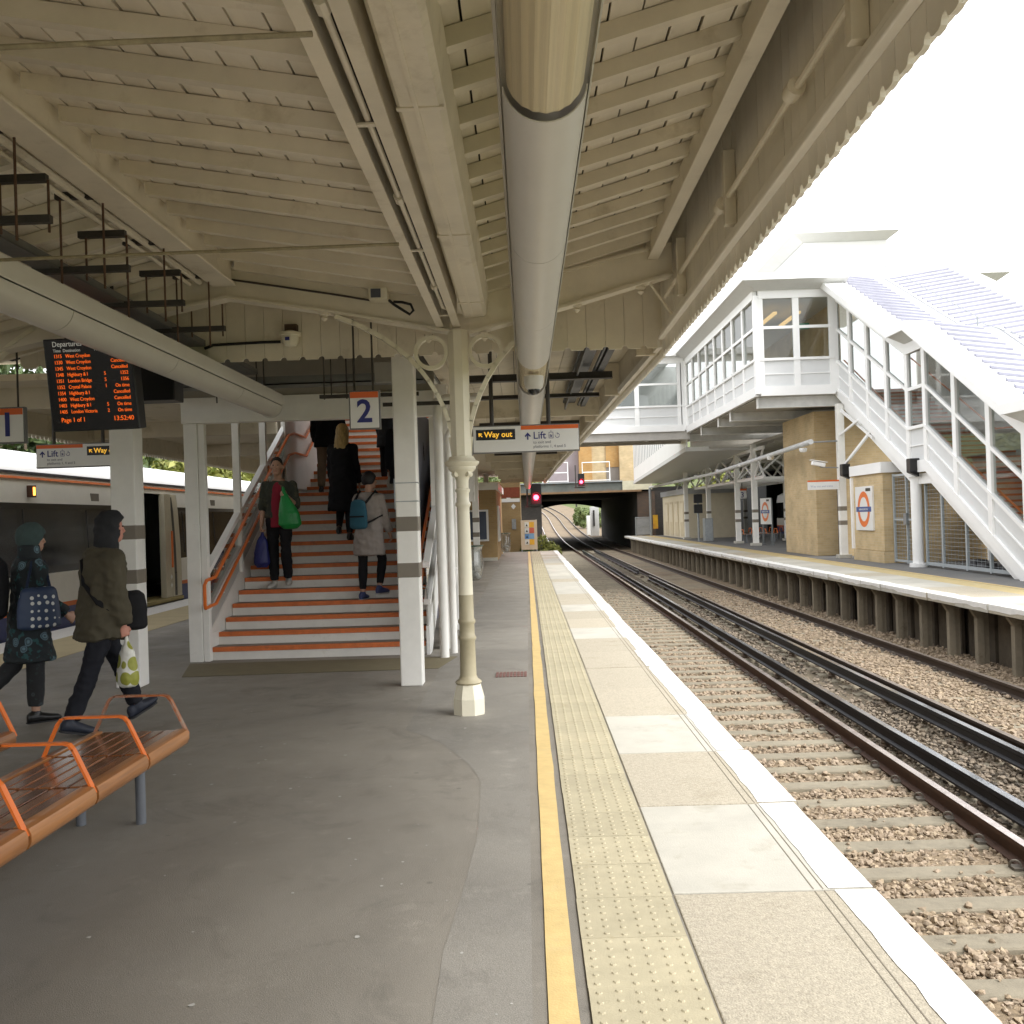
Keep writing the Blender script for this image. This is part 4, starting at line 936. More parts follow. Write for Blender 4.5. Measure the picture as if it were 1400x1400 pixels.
def sack(x, y, label):
    s = thing('litter_sack', label, 'litter bin', (x, y, 0), group='clear litter sacks on hoops')
    b = MB(); n = 16; rings = []
    for z, r in ((.12,.10),(.16,.17),(.35,.205),(.60,.215),(.80,.19),(.92,.20),(.97,.24)):
        rings.append([(x+r*(1+.08*mnoise.noise((k*1.7, z*6, x)))*math.cos(2*math.pi*k/n), y+r*math.sin(2*math.pi*k/n)*(1+.08*mnoise.noise((k*2.1, z*5, 9))), z+.02*mnoise.noise((k, 3, z))) for k in range(n)])
    b.loft(rings); b.build('sack', bag_m, s, smooth=True)
    b = MB(); b.tube([(x+.22*math.cos(2*math.pi*k/20), y+.22*math.sin(2*math.pi*k/20), .95) for k in range(20)], .012, 6, closed=True); b.build('hoop', mat('green_hoop', (.03,.09,.06), .5), s, smooth=True)
    b = MB(); b.cyl((x-.22,y,0),(x-.22,y,1.0),.02,n=8); b.cyl((x-.22,y,0),(x-.22,y,.02),.13,n=12); b.build('stand', steel_gal, s)
    b = MB()
    for k in range(9): b.sphere((x+random.uniform(-.1,.1), y+random.uniform(-.1,.1), .2+random.uniform(0,.25)), (random.uniform(.04,.08),random.uniform(.04,.08),random.uniform(.04,.07)), 6, 4)
    o = b.build('litter', mat('pale_litter', (.5,.5,.47), .7, var=.3, vs_=20), s, smooth=True); o['kind'] = 'stuff'
sack(-1.30, 24.4, 'clear litter sack on a hoop stand beside the stair guard'); sack(-.93, 43.5, 'clear litter sack on a hoop further off by the poster case')
ep = thing('platform_end_notice', 'end of platform warning panel with coloured pictogram squares', 'sign', (.1, 47, 0))
b = MB(); b.box(-.28, .48, 47.0, 47.05, .1, 1.48); b.build('board', mat('dull_panel', (.46,.38,.28), .6, var=.1), ep)
for lx in (-.28, .42):
    b = MB(); b.box(lx,lx+.06,47.05,47.1,0,1.5); b.build('leg', steel_gal, ep)
for i, (c1, c2_) in enumerate((((.55,.55,.5),(.60,.33,.03)),((.5,.52,.5),(.45,.10,.06)),((.10,.22,.42),(.17,.30,.45)),((.5,.5,.46),(.60,.33,.03)))):
    z = 1.14-i*.27
    b = MB(); b.box(-.10,.10,46.99,46.998,z,z+.24); b.build('pictogram', mat('picto_a%d' % i, c1, .5), ep)
    b = MB(); b.prism([(-.05,z+.05),(.05,z+.05),(0,z+.17)], 46.985, 46.989, 'y'); b.build('symbol', black, ep)
    b = MB(); b.box(.11,.34,46.99,46.998,z,z+.25); b.build('pictogram', mat('picto_b%d' % i, c2_, .5), ep)
# signals
sig_red = mat('red_signal_light', (1, .02, .04), .4, emit=16)
def signal(x, y, z, label, s=1.0):
    g = thing('railway_signal', label, 'signal', (x, y, z-.3), group='red railway signals')
    b = MB(); b.box(x-.24*s, x+.24*s, y, y+.2, z-.32*s, z+.62*s); b.build('housing', black, g, bevel=.02)
    b = MB(); b.cyl((x,y-.012,z),(x,y-.002,z), .115*s, n=20); b.build('lens', sig_red, g)
    b = MB()
    P = []; n = 12
    for i in range(n+1):
        a = R(180*i/n)
        for rr, dy in ((.23,0),(.23,-.28),(.21,-.28),(.21,0)): P.append((x+rr*s*math.cos(a), y+dy*s, z+rr*s*math.sin(a)))
    b.add(P, [(4*i+k,4*i+(k+1)%4,4*i+4+(k+1)%4,4*i+4+k) for i in range(n) for k in range(4)]); b.build('hood', black, g)
    b = MB(); b.box(x-.5*s, x+.3*s, y+.2, y+.28, z-.45*s, z-.36*s); b.cyl((x-.4*s,y+.24,z-.4*s),(x-.4*s,y+.24,z+1.2), .04, n=8); b.build('bracket', dark_metal, g)
    l = bpy.data.lights.new('signal_glow', 'POINT'); l.energy = 14*s; l.color = (1,.03,.08); l.shadow_soft_size = .12; lo = bpy.data.objects.new('signal_glow', l); COL.objects.link(lo); lo.parent = g; lo.location = (0, -.25, .3)
signal(.46, 45.0, 2.49, 'red signal lamp glowing under the far end of the canopy')
signal(3.92, 70.6, 3.98, 'red signal lamp glowing against the road bridge girder', .95)

# ------------------------------------------------------------------ benches
slat_m = wood_mat('varnished_slat', (.085,.026,.010), (.26,.095,.03), .22)
front_m = wood_mat('varnished_front_rail', (.17,.06,.018), (.40,.17,.055), .28)
leg_m = mat('grey_bench_leg', (.13,.14,.155), .45, var=.08)
def bench(xr, yend, n, label, w=.58):
    s = thing('platform_bench', label, 'bench', (xr-w/2, yend-n*.63/2, 0), group='slatted platform benches')
    for k in range(n):
        y1 = yend-k*.63; y0 = y1-.605
        for i in range(6):
            x1 = xr-.075-i*.0725; b = MB(); b.box(x1-.063, x1, y0, y1, .405+(.006 if i == 4 else 0), .43-(i % 2)*.002); b.build('slat', slat_m, s, bevel=.006)
        for xe in (xr, xr-w):      # rounded edge rails
            sg = 1 if xe == xr else -1; b = MB()
            b.prism([(xe-sg*.072,.435),(xe-sg*.03,.437),(xe-sg*.010,.428),(xe,.405),(xe,.375),(xe-sg*.012,.350),(xe-sg*.035,.338),(xe-sg*.072,.345)], y0, y1, 'y'); b.build('edge_rail', front_m, s, smooth=True)
        b = MB(); pts = [(xr-.012,y1+.012,.40),(xr-.105,y1+.012,.60),(xr-.125,y1+.012,.625),(xr-.15,y1+.012,.632),(xr-w+.15,y1+.012,.632),(xr-w+.125,y1+.012,.625),(xr-w+.105,y1+.012,.60),(xr-w+.012,y1+.012,.40)]
        for p, q in zip(pts, pts[1:]): b.beam(p, (q[0]+(q[0]-p[0])*.03, q[1], q[2]+(q[2]-p[2])*.03), .034, .011, up=(0,0,1) if abs(q[2]-p[2]) < .01 else (1,0,0))
        b.build('armrest', orange if (k or xr < -2.5) else mat('worn_orange_armrest', (.42,.14,.05), .3, .4, var=.1, dirt=(.32,.29,.25), ds=7, dth=.48), s)
    b = MB(); b.box(xr-w*.62, xr-w*.38, yend-n*.63, yend-.03, .33, .40); b.build('beam', leg_m, s)
    for k in (0, 5, 8):
        y = yend-.37-k*.63
        for x in (xr-.15, xr-w+.10):
            b = MB(); b.cyl((x,y,0),(x,y,.36),.027,n=14); b.build('leg', leg_m, s, smooth=True)
        b = MB(); b.box(xr-w+.10, xr-.15, y-.02, y+.02, .29, .36); b.build('cross_bar', leg_m, s)
    return s
bench(-2.0, 5.83, 9, 'varnished bench with orange armrests in the lower left foreground')
bench(-3.05, 5.9, 9, 'second slatted bench behind, only one orange armrest showing at left edge')

# ------------------------------------------------------------------ train at platform 1
tn = thing('train', 'white train with black window band and orange stripe at platform 1', 'train', (-9.2, 24, 0))
tx0 = -7.86
body_m = mat('train_cream', (.80,.785,.73), .35, var=.04, spec=.5); troof = mat('train_roof_white', (.72,.72,.72), .5, var=.04)
TP = [(tx0+.02,-.05),(tx0-.0,.15),(tx0,.55),(tx0-.01,1.2),(tx0-.05,2.0),(tx0-.11,2.52)]
TR = [(tx0-.11,2.52),(tx0-.20,2.70),(tx0-.38,2.88),(tx0-.7,2.99),(tx0-1.35,3.06),(tx0-2.0,2.99),(tx0-2.4,2.8),(tx0-2.6,2.52)]
y0t, y1t = -9, 62
def car_shell(ya, yb, nm, m, pts, inner=.04):
    b = MB(); b.prism(pts+[(x-(inner if x > -9.2 else -inner), z-.01) for x, z in pts[::-1]], ya, yb, 'y'); return b.build(nm, m, tn, smooth=True)
car_shell(y0t, y1t, 'roof', troof, TR)
dy0, dy1 = 20.5, 22.75
def xs_at(z):
    for (xa, za), (xb, zb) in zip(TP, TP[1:]):
        if za <= z <= zb: return lerp(xa, xb, (z-za)/(zb-za))
    return tx0
def side(ya, yb, z0, z1, nm, m, off=0, th=.05):
    zs = sorted({z0, z1, *[z for _, z in TP if z0 < z < z1]}); pts = [(xs_at(z)+off, z) for z in zs]
    b = MB(); b.prism(pts+[(x-th, z) for x, z in pts[::-1]], ya, yb, 'y'); return b.build(nm, m, tn)
tblack = mat('train_window_black', (.010,.010,.011), .12, spec=.6); tblue = mat('train_blue', (.035,.05,.16), .4)
torange = mat('train_orange', (.62,.14,.02), .4)
doors = [(dy0-18.2*2, dy1-18.2*2+0), (dy0-9.6, dy1-9.6), (dy0, dy1), (dy0+9.6, dy1+9.6), (dy0+19.2, dy1+19.2)]
segs = []; y = y0t
for a, c in doors:
    if a > y0t: segs.append((y, a)); y = c
segs.append((y, y1t))
for a, c in segs:
    side(a, c, 2.08, 2.52, 'upper_side', body_m); side(a, c, .93, 2.08, 'window_band', tblack, -.004); side(a, c, .42, .93, 'lower_side', body_m); side(a, c, .34, .42, 'orange_stripe', torange); side(a, c, -.05, .34, 'blue_skirt', tblue)
    n = max(1, int((c-a)/1.9))
    for k in range(n):
        ya = lerp(a+.25, c-.25, k/n); yb = lerp(a+.25, c-.25, (k+1)/n)-.2; side(ya, yb, 1.05, 1.98, 'window_pane', mat('train_glass', (.02,.02,.022), .05, spec=.8), .004, .01)
for (a, c) in doors[1:]:
    side(a, c, 2.36, 2.52, 'door_header', body_m)
    if a == dy0:
        leaf = side(dy1-.62, dy1-.05, .1, 2.36, 'door_leaf', mat('door_cream', (.55,.50,.38), .35), .01, .05)
        side(dy1-.50, dy1-.36, .12, 2.3, 'door_glass', mat('door_seal', (.01,.01,.01), .3), .013, .01)
        b = MB(); b.box(tx0+.055, tx0+.075, dy1-.80, dy1-.72, .75, 1.55); b.build('grab_rail', orange, tn)
        b = MB(); b.box(tx0-.12, tx0+.0, dy0+1.25, dy1-.62, .1, 2.36); b.build('door_leaf', mat('door_cream', (.55,.50,.38), .35), tn)
        for z in (.48,.30):
            b = MB(); b.prism([(dy1-.72,z),(dy1-.66,z+.06),(dy1-.72,z+.12),(dy1-.78,z+.06)], tx0+.015, tx0+.02, 'x'); b.build('door_sticker', sign_white, tn)
        b = MB(); b.box(tx0-.6, tx0+.06, dy0+.05, dy1-.1, .02, .09); b.build('door_sill', mat('yellow_sill', (.40,.33,.14), .6), tn)
        b = MB(); b.box(tx0-1.6, tx0-1.5, dy0-1, dy1+1, .1, 2.3); b.build('vestibule_wall', mat('dim_interior', (.10,.085,.06), .7), tn)
    else:
        side(a, c, -.05, 2.36, 'door_leaf', body_m, -.02); side(a+.25, a+.95, .9, 2.1, 'door_glass', tblack, -.015); side(c-.95, c-.25, .9, 2.1, 'door_glass', tblack, -.015)
b = MB(); b.prism([(tx0-.085,2.46),(tx0-.075,2.46),(tx0-.085,2.50),(tx0-.10,2.50)], y0t, y1t, 'y'); b.build('orange_line', torange, tn)
b = MB(); b.box(tx0-.17, tx0-.085, y0t, y1t, 2.555, 2.585); b.build('gutter_strip', mat('dark_gutter', (.07,.07,.08), .5), tn)
b = MB(); b.box(tx0-2.56, tx0-.1, y0t, y1t, -.75, -.05); b.build('underframe', black, tn)
b = MB(); b.box(tx0-2.56, tx0-2.50, y0t, y1t, -.05, 2.52); b.build('far_side', body_m, tn)
b = MB(); b.box(tx0-2.5, tx0-.06, y0t, y1t, 0, .08); b.build('floor', mat('train_floor', (.05,.05,.055), .6), tn)
b = MB(); b.box(tx0-.07, tx0+.03, 15.88, 15.98, 2.17, 2.36); bl = b.build('door_light', mat('dark_lamp_case', (.05,.02,.01), .4), tn)
b = MB(); b.box(tx0+.030, tx0+.034, 15.885, 15.95, 2.20, 2.33); b.build('lit_lens', mat('orange_door_lamp', (1,.30,.04), .4, emit=3), bl)
for y in (18.45, 25.4):
    b = MB(); b.box(xs_at(2.2)-.02, xs_at(2.2)+.006, y-.22, y+.12, 2.15, 2.29); b.build('vent', mat('vent_grey', (.20,.18,.15), .6), tn)
# ------------------------------------------------------------------ footbridge: stair, landing, span (right)
yb = brick_mat('yellow_stock_brick', (.56,.43,.245), (.49,.365,.195), (.52,.43,.29))
pane_m = glass('footbridge_glass', (.78,.80,.79), .07)
wpanel = mat('pale_grey_panel', (.66,.67,.67), .45, var=.03)
wsteel = mat('white_bridge_steel', (.86,.86,.85), .4, var=.03, vs_=1, dirt=(.70,.69,.66), ds=1.6, dth=.66)
soff = mat('grey_soffit', (.62,.62,.60), .6, var=.04)
def glaze(par, ax, c, s, us, zb, H=1.0, panes=True):
    """glazed wall in plane ax=c, outer side s, bays between us, base line zb(u)"""
    def quad(nm, m, u0, u1, lo, hi, o0, o1, p=par):
        b = MB(); pts = [(u0,zb(u0)+lo),(u1,zb(u1)+lo),(u1,zb(u1)+hi),(u0,zb(u0)+hi)]; b.prism(pts, c+s*o0, c+s*o1, ax); return b.build(nm, m, p)
    for i, u in enumerate(us):
        w = .10 if 0 < i < len(us)-1 else .14
        b = MB(); z0, z1 = zb(u)+.06, zb(u)+3.2
        if ax == 'x': b.box(min(c-s*.06,c+s*.05), max(c-s*.06,c+s*.05), u-w, u+w, z0, z1)
        else: b.box(u-w, u+w, min(c-s*.06,c+s*.05), max(c-s*.06,c+s*.05), z0, z1)
        b.build('mullion', wsteel, par)
    for u0, u1 in zip(us, us[1:]):
        quad('base_beam', wsteel, u0, u1, 0, .30, -.06, .07); quad('head_beam', wsteel, u0, u1, 3.10, 3.38, -.06, .07)
        for lo, hi in ((.30,.68),(.70,1.12)): quad('lower_panel', wpanel, u0, u1, lo, hi, -.03, 0)
        quad('panel_rib', wsteel, u0, u1, .675, .705, -.02, .03)
        quad('sill', wsteel, u0, u1, 1.12, 1.20, -.05, .075)
        for lo, hi in ((1.20,2.13),(2.22,3.10)): quad('pane', pane_m, u0, u1, lo, hi, -.015, -.005)
        quad('transom', wsteel, u0, u1, 2.13, 2.22, -.05, .045)
# landing corridor along the platform
ld = thing('footbridge_landing', 'white glazed footbridge corridor above the opposite platform', 'footbridge', (9, 39, 5.2))
glaze(ld, 'y', 32.2, -1, [7.6, 8.78, 9.96], lambda u: 5.24)
glaze(ld, 'x', 7.5, -1, [32.25+i*1.72 for i in range(9)], lambda u: 5.24)
b = MB(); b.box(7.55, 10.6, 32.3, 46, 5.26, 5.40); b.build('floor', soff, ld)
b = MB(); b.box(7.55, 10.6, 32.3, 46.4, 8.50, 8.60); b.build('ceiling', soff, ld)
b = MB(); b.box(10.5, 10.6, 33.5, 46.4, 5.4, 8.5); b.build('inner_wall', yb, ld)
b = MB(); b.add([(7.0,31.5,8.80),(10.3,31.5,8.80),(10.3,46.6,8.80),(7.0,46.6,8.80),(7.45,32.0,8.60),(10.3,32.0,8.60),(10.3,46.6,8.60),(7.45,46.6,8.60)], [(0,1,5,4),(3,0,4,7),(4,5,6,7)]); b.build('soffit', soff, ld, fix=False)
b = MB(); b.box(6.97, 10.3, 31.47, 46.6, 8.80, 9.02); b.build('roof', wsteel, ld)
for y in (32.55, 36.9, 39.2, 43, 46.6):
    b = MB(); b.box(7.58, 12.4, y-.02, y+.02, 4.90, 5.24); b.box(7.58, 12.4, y-.12, y+.12, 4.88, 4.91); b.box(7.56, 7.58, y-.13, y+.13, 4.88, 5.24); b.build('floor_beam', mat('beam_grey', (.62,.615,.59), .5), ld)
b = MB(); b.box(7.6, 13, 33, 46.5, 5.20, 5.245); b.build('deck_underside', mat('deck_underside', (.40,.39,.36), .7, var=.1), ld)
for x, z in ((8.6, 8.2),(9.4,8.2)):
    b = MB(); b.box(x-.06, x+.06, 34, 36.5, z, z+.08); b.build('strip_light', mat('warm_strip', (.9,.6,.25), .4, emit=.5), ld)
b = MB(); b.box(9.15,9.55,33.4,33.45,7.55,7.75); b.build('exit_sign', mat('green_exit_sign', (.03,.30,.16), .4), ld)
# span across the tracks
sp = thing('footbridge_span', 'white glazed footbridge span crossing the tracks behind the canopy edge', 'footbridge', (0, 47, 5.3))
glaze(sp, 'y', 46.0, -1, [-6.5+i*1.95 for i in range(8)]+[7.35], lambda u: 5.32)
b = MB(); b.box(-6.6, 7.6, 46.05, 49, 5.34, 5.44); b.build('floor', soff, sp)
b = MB(); b.box(-6.9, 7.0, 45.6, 49.4, 8.72, 9.0); b.build('roof', wsteel, sp)
b = MB(); b.box(-6.6, 7.6, 48.9, 49, 5.4, 8.7); b.build('far_wall', wpanel, sp)
b = MB(); b.box(-6.6, 7.6, 46.05, 46.4, 4.95, 5.32); b.box(-6.6,7.6,48.6,48.95,4.95,5.32); b.build('girder', mat('beam_dark_grey', (.42,.40,.37), .6), sp)  # span girders in a darker grey than the landing beams
for k in range(9):
    b = MB(); b.beam((-6+k*1.6, 46.3, 5.1), (-5.2+k*1.6, 48.7, 5.1), .08, .1); b.build('deck_brace', soff, sp)
# descending stair
sr = thing('footbridge_stair', 'white glazed stair enclosure descending towards us on the opposite platform', 'staircase', (11, 26, 0))
def zb(y):
    if y > 26.5: return 2.45+(y-26.5)*.468
    if y > 25.35: return 2.45
    return 2.45-(25.35-y)*.525
glaze(sr, 'x', 10.1, -1, [18.9, 20.4, 21.95, 23.65, 25.36, 26.5, 28.0, 29.5, 31.0, 32.35], zb)
b = MB()
for p in (((32.2,5.06),(26.5,2.38)),((26.5,2.40),(25.35,2.40)),((25.35,2.40),(19.0,-.9))):
    (ya,za),(yc,zc_) = p; b.prism([(ya,za-.25),(yc,zc_-.25),(yc,zc_+.02),(ya,za+.02)], 10.165, 10.30, 'x')
b.build('stringer', wsteel, sr)
n = 0; z = 5.3; y = 32.2
for i in range(38):
    if 17 <= i < 18: y -= 1.1
    b = MB(); b.box(10.2, 12.5, y-.3, y, z-.17, z); s = b.build('step', mat('pale_step', (.58,.55,.50), .7), sr)
    b = MB(); b.box(10.2, 12.5, y-.32, y-.26, z-.045, z+.004); b.build('nosing', orange_st, s)
    z -= .14; y -= .295
    if z < .1: break
for xh in (10.28, 12.4):
    b = MB(); b.tube([(xh,32.2,6.3),(xh,26.6,3.55),(xh,25.4,3.5),(xh,20.0,.9)], .025, 8); b.build('handrail', orange, sr, smooth=True)
b = MB(); b.prism([(32.2,5.0),(26.5,2.4),(25.3,2.4),(20.3,-.1),(20.3,3.3),(25.3,5.9),(26.5,5.9),(32.2,8.5)], 12.6, 12.7, 'x'); b.build('far_wall', wpanel, sr)
roofm = mat('stair_roof_sheet', (.66,.66,.68), .45, var=.03); ribm = mat('roof_rib_purple_grey', (.28,.28,.34), .5)  # ribs in a purple-grey darker than the roof sheet
XW = 9.58
def ZR(y): return zb(y)+3.42 if y > 20.3 else zb(20.3)+3.42
KN = [33.0, 26.5, 25.35, 20.3, 16.5]
def slab(nm, m, x0, x1, lo, hi, lo2=None, hi2=None):
    lo2 = lo if lo2 is None else lo2; hi2 = hi if hi2 is None else hi2
    for ya, yc in zip(KN, KN[1:]):
        P = [(x0,ya,ZR(ya)+lo),(x1,ya,ZR(ya)+lo2),(x1,yc,ZR(yc)+lo2),(x0,yc,ZR(yc)+lo),(x0,ya,ZR(ya)+hi),(x1,ya,ZR(ya)+hi2),(x1,yc,ZR(yc)+hi2),(x0,yc,ZR(yc)+hi)]
        b = MB(); b.add(P, [(0,1,2,3),(7,6,5,4),(0,4,5,1),(1,5,6,2),(2,6,7,3),(3,7,4,0)]); b.build(nm, m, sr)
slab('soffit', soff, XW+.02, 10.02, .16, .20, -.03, .0); slab('roof_deck', soff, 10.02, 14.4, -.03, .10); slab('roof_fascia', wsteel, XW-.03, XW+.02, .14, .36)
slab('fascia_top', wsteel, XW+.02, XW+.60, .32, .36); slab('roof_sheet', roofm, XW+.60, 11.55, .30, .34, .12, .16); slab('valley_gutter', mat('gutter_grey', (.40,.41,.42), .5), 11.55, 11.95, .06, .12)
slab('roof_sheet', roofm, 11.95, 14.0, .12, .16, .40, .44); slab('ridge_flashing', wsteel, 14.0, 14.5, .40, .48)
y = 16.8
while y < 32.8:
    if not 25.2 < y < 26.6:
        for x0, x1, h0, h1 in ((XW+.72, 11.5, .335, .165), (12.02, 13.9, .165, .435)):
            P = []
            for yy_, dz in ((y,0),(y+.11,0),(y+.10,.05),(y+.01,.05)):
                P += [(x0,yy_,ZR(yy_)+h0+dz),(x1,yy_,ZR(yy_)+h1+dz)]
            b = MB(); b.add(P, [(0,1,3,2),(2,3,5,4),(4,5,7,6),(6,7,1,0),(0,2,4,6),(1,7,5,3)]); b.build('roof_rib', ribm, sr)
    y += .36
b = MB(); b.cyl((11.75,26.0,6.0),(11.75,26.0,6.4),.02,n=6); b.cyl((11.75,26.0,6.4),(11.75,32.5,9.35),.012,n=6); b.cyl((11.75,18.2,3.6),(11.75,25.8,6.2),.012,n=6); b.build('safety_line', steel_gal, sr)
b = MB(); b.lathe((10.15,26.3,0), [(.22,0),(.22,.10),(.14,.11),(.14,2.30),(.19,2.33),(.19,2.40)], 18); b.build('support_column', wsteel, sr, smooth=True)
# mesh screens under the stair
ms = thing('mesh_screen', 'grey framed mesh screen and gate under the opposite stair', 'fence', (10.3, 24, 0))
fr = mat('grey_frame_steel', (.40,.44,.46), .45, .2, var=.05)
def top(y): return min(2.45, zb(y)-.22)
yy = [28.3, 27.35, 26.9, 26.5]; 
for ya, yc in zip(yy, yy[1:]):
    b = MB()
    b.box(10.27,10.33,ya-.03,ya+.03,.03,2.5)
    b.box(10.275,10.325,yc,ya,.06,.12); b.box(10.275,10.325,yc,ya,2.42,2.48); b.box(10.28,10.32,yc,ya,1.2,1.25); b.build('frame', fr, ms)
b = MB(); b.box(10.22,10.28,27.25,27.45,1.1,1.4); b.build('lock', steel_gal, ms)
yy = [26.05, 25.05, 23.7, 22.5, 21.05]
for ya, yc in zip(yy, yy[1:]):
    b = MB(); 
    b.box(10.27,10.33,ya-.035,ya+.035,.03,max(.1,top(ya)))
    b.box(10.275,10.325,yc,ya,.06,.14); b.beam((10.3,ya,top(ya)),(10.3,yc,max(.1,top(yc))),.05,.06); b.build('frame', fr, ms)
b = MB(); z = .18
while z < 2.4:
    ye = 25.35-(2.45-.22-z)/.525 if z < 2.2 else 25.4
    b.box(10.297,10.303,max(21,ye),26.05,z,z+.006); b.box(10.297,10.303,26.5,28.3,z,z+.008); z += .10
y = 21.2
while y < 28.3:
    if not 26.05 < y < 26.5: b.box(10.297,10.303,y,y+.004,.12,max(.13,top(y)) if y < 26.05 else 2.42)
    y += .2
o = b.build('wire_mesh', fr, ms, fix=False); o['kind'] = 'stuff'
bw = MB(); bw.box(12.9,13.1,18,28.3,0,2.6); bw.box(12.0,13,18.0,18.2,0,2.6); tag(bw.build('brick_wall', yb), 'yellow brick wall seen through the mesh screen under the stair', 'wall')
db = MB(); 
for k in range(14): 
    x, y = random.uniform(11,12.4), random.uniform(21.8,25.6); db.box(x-.15,x+.15,y-.2,y+.2,.0,random.uniform(.05,.3))
tag(db.build('stored_clutter', mat('dark_clutter', (.10,.10,.105), .8, var=.5, vs_=4)), 'dark clutter stored on the ground behind the mesh screen', 'rubbish', kind='stuff')
# lock-up with the roundel
lk = thing('brick_lock_up', 'small yellow brick building with white roof edge carrying the roundel sign', 'building', (11.5, 29.7, 0))
b = MB(); b.box(10.05, 12.9, 28.45, 31.0, .34, 2.55); b.build('wall', yb, lk)
b = MB(); b.box(10.02, 12.9, 28.42, 31.03, 0, .33); b.build('plinth', yb, lk)
b = MB(); b.box(9.97, 12.95, 28.35, 31.1, 2.55, 2.85); b.build('roof_edge', wsteel, lk)
b = MB(); b.box(9.98,10.06,30.98,31.10,.34,2.5); b.build('downpipe', wsteel, lk)
rd_or = mat('roundel_orange', (.72,.17,.03), .4); rd_bl = mat('roundel_bar_blue', (.05,.09,.26), .4)
def roundel(name, x, yc, z0, w, h, label, legs=False, words='NORWOOD JUNCTION', grp='station roundel signs'):
    s = thing(name, label, 'sign', (x, yc, z0), group=grp)
    b = MB(); b.box(x, x+.06, yc-w/2, yc+w/2, z0, z0+h); b.build('panel', sign_white, s, bevel=.004)
    cz = z0+h*.48; r = w*.36; P = []; n = 32
    for i in range(n):
        a = 2*math.pi*i/n
        for rr, dx in ((r,-.003),(r*.68,-.003)): P.append((x+dx, yc+rr*math.cos(a), cz+rr*math.sin(a)))
    b = MB(); b.add(P, [(2*i,2*i+1,2*((i+1)%n)+1,2*((i+1)%n)) for i in range(n)]); b.build('roundel_ring', rd_or, s, fix=False)
    b = MB(); b.box(x-.008, x-.004, yc-w*.44, yc+w*.44, cz-.075, cz+.075); b.build('roundel_bar', rd_bl, s)
    t = text(words, .075, sign_white, s, (x-.010, yc, cz-.028), rot=(math.pi/2,0,-math.pi/2), align='CENTER', sx=.95)
    b = MB(); b.box(x-.004, x-.001, yc-w*.42, yc-w*.14, z0+h-.15, z0+h-.06); b.build('way_out_plate', mat('black_plate',(.05,.045,.03),.5), s)
    if legs:
        for dy in (-w/2+.05, w/2-.05):
          b = MB(); b.lathe((x+.09,yc+dy,0), [(.12,0),(.12,.04),(.045,.06),(.045,z0+h)], 10)
          b.build('leg', mat('grey_post_paint',(.14,.15,.15),.5), s)
    return s
roundel('roundel_sign', 9.99, 29.93, .91, 1.47, 1.30, 'white station sign with orange roundel on the brick lock-up')
r2 = roundel('roundel_sign', 0, 0, .95, 1.25, 1.20, 'white station sign with orange roundel standing on two posts', True)
r2.location = (11.0, 46.5, 0.95); r2.rotation_euler = (0,0,R(7))
for ch in r2.children: ch.location.z += 0
# brick lift tower and the white shaft above
lt_ = thing('lift_tower', 'tall yellow brick lift tower below the footbridge corridor', 'tower', (11.3, 36, 0))
b = MB(); b.prism([(9.8,34.1),(10.55,34.1),(10.55,33.4),(13,33.4),(13,38.2),(9.8,38.2)], 0, 4.88, 'z'); b.build('brick_shaft', yb, lt_)
b = MB(); b.box(10.5,10.56,33.35,34.1,0,2.3); b.build('door_reveal', mat('dark_door', (.09,.08,.075), .6), lt_)
b = MB(); b.box(10.3, 13.3, 36.4, 41.5, 9.0, 11.35); b.build('upper_shaft', wsteel, lt_)
b = MB(); b.add([(9.8,35.9,11.42),(13.6,35.9,11.42),(13.6,42,11.42),(9.8,42,11.42),(10.28,36.38,11.2),(13.3,36.38,11.2),(13.3,41.6,11.2),(10.28,41.6,11.2)], [(0,1,5,4),(3,0,4,7)]); b.build('roof_soffit', soff, lt_, fix=False)
b = MB(); b.box(9.78,13.6,35.88,42,11.42,11.55); b.build('roof', wsteel, lt_)
t2 = thing('stair_head_roof', 'small white roof block rising behind the stair roof at right', 'building', (16.2, 37, 0))
b = MB(); b.box(15.6,17.0,36.5,40,4,9.5); b.build('wall', wsteel, t2)
b = MB(); b.add([(15.1,36,9.8),(17.5,36,9.8),(17.5,40.5,9.8),(15.1,40.5,9.8),(15.6,36.5,9.45),(17.0,36.5,9.45),(17,40,9.45),(15.6,40,9.45)], [(0,1,5,4),(3,0,4,7)]); b.build('soffit', soff, t2, fix=False)
b = MB(); b.box(15.08,17.5,35.98,40.5,9.8,9.95); b.build('roof', wsteel, t2)
b = MB(); b.box(16.35,16.65,36.46,36.5,8.4,8.9); b.build('window', mat('grey_window',(.30,.31,.33),.3), t2)

# ------------------------------------------------------------------ opposite platform furniture
pr = square_post(10.03, 32.05, .22, 4.9, 'white square post with brown bands carrying the camera and lamp arm', base=True)
b = MB(); b.beam((10.0,32.0,3.9),(10.0,30.2,4.2),.06,.06); b.beam((10.05,31.9,2.9),(10.12,29.2,3.9),.06,.08); b.beam((10.05,32,4.7),(10.12,29.3,3.6),.06,.08); b.build('brace', wsteel, pr)
b = MB(); b.cyl((9.95,32.0,3.72),(9.0,32.0,3.70),.025,n=8); b.build('lamp_arm', steel_gal, pr)
for nm, y, z in (('speaker',31.5,2.6),('speaker',26.0,2.45)):
    s = MB(); s.box(9.85,10.1,y-.14,y+.14,z,z+.36); s.prism([(9.85,z),(9.85,z-.0),(10.1,z-.12),(10.1,z)], y-.1, y+.1, 'y'); tag(s.build('speaker', black, bevel=.02), 'black loudspeaker box on the %s' % ('banded white post' if y > 30 else 'corner of the stair above the gate'), 'speaker', 'platform loudspeakers')
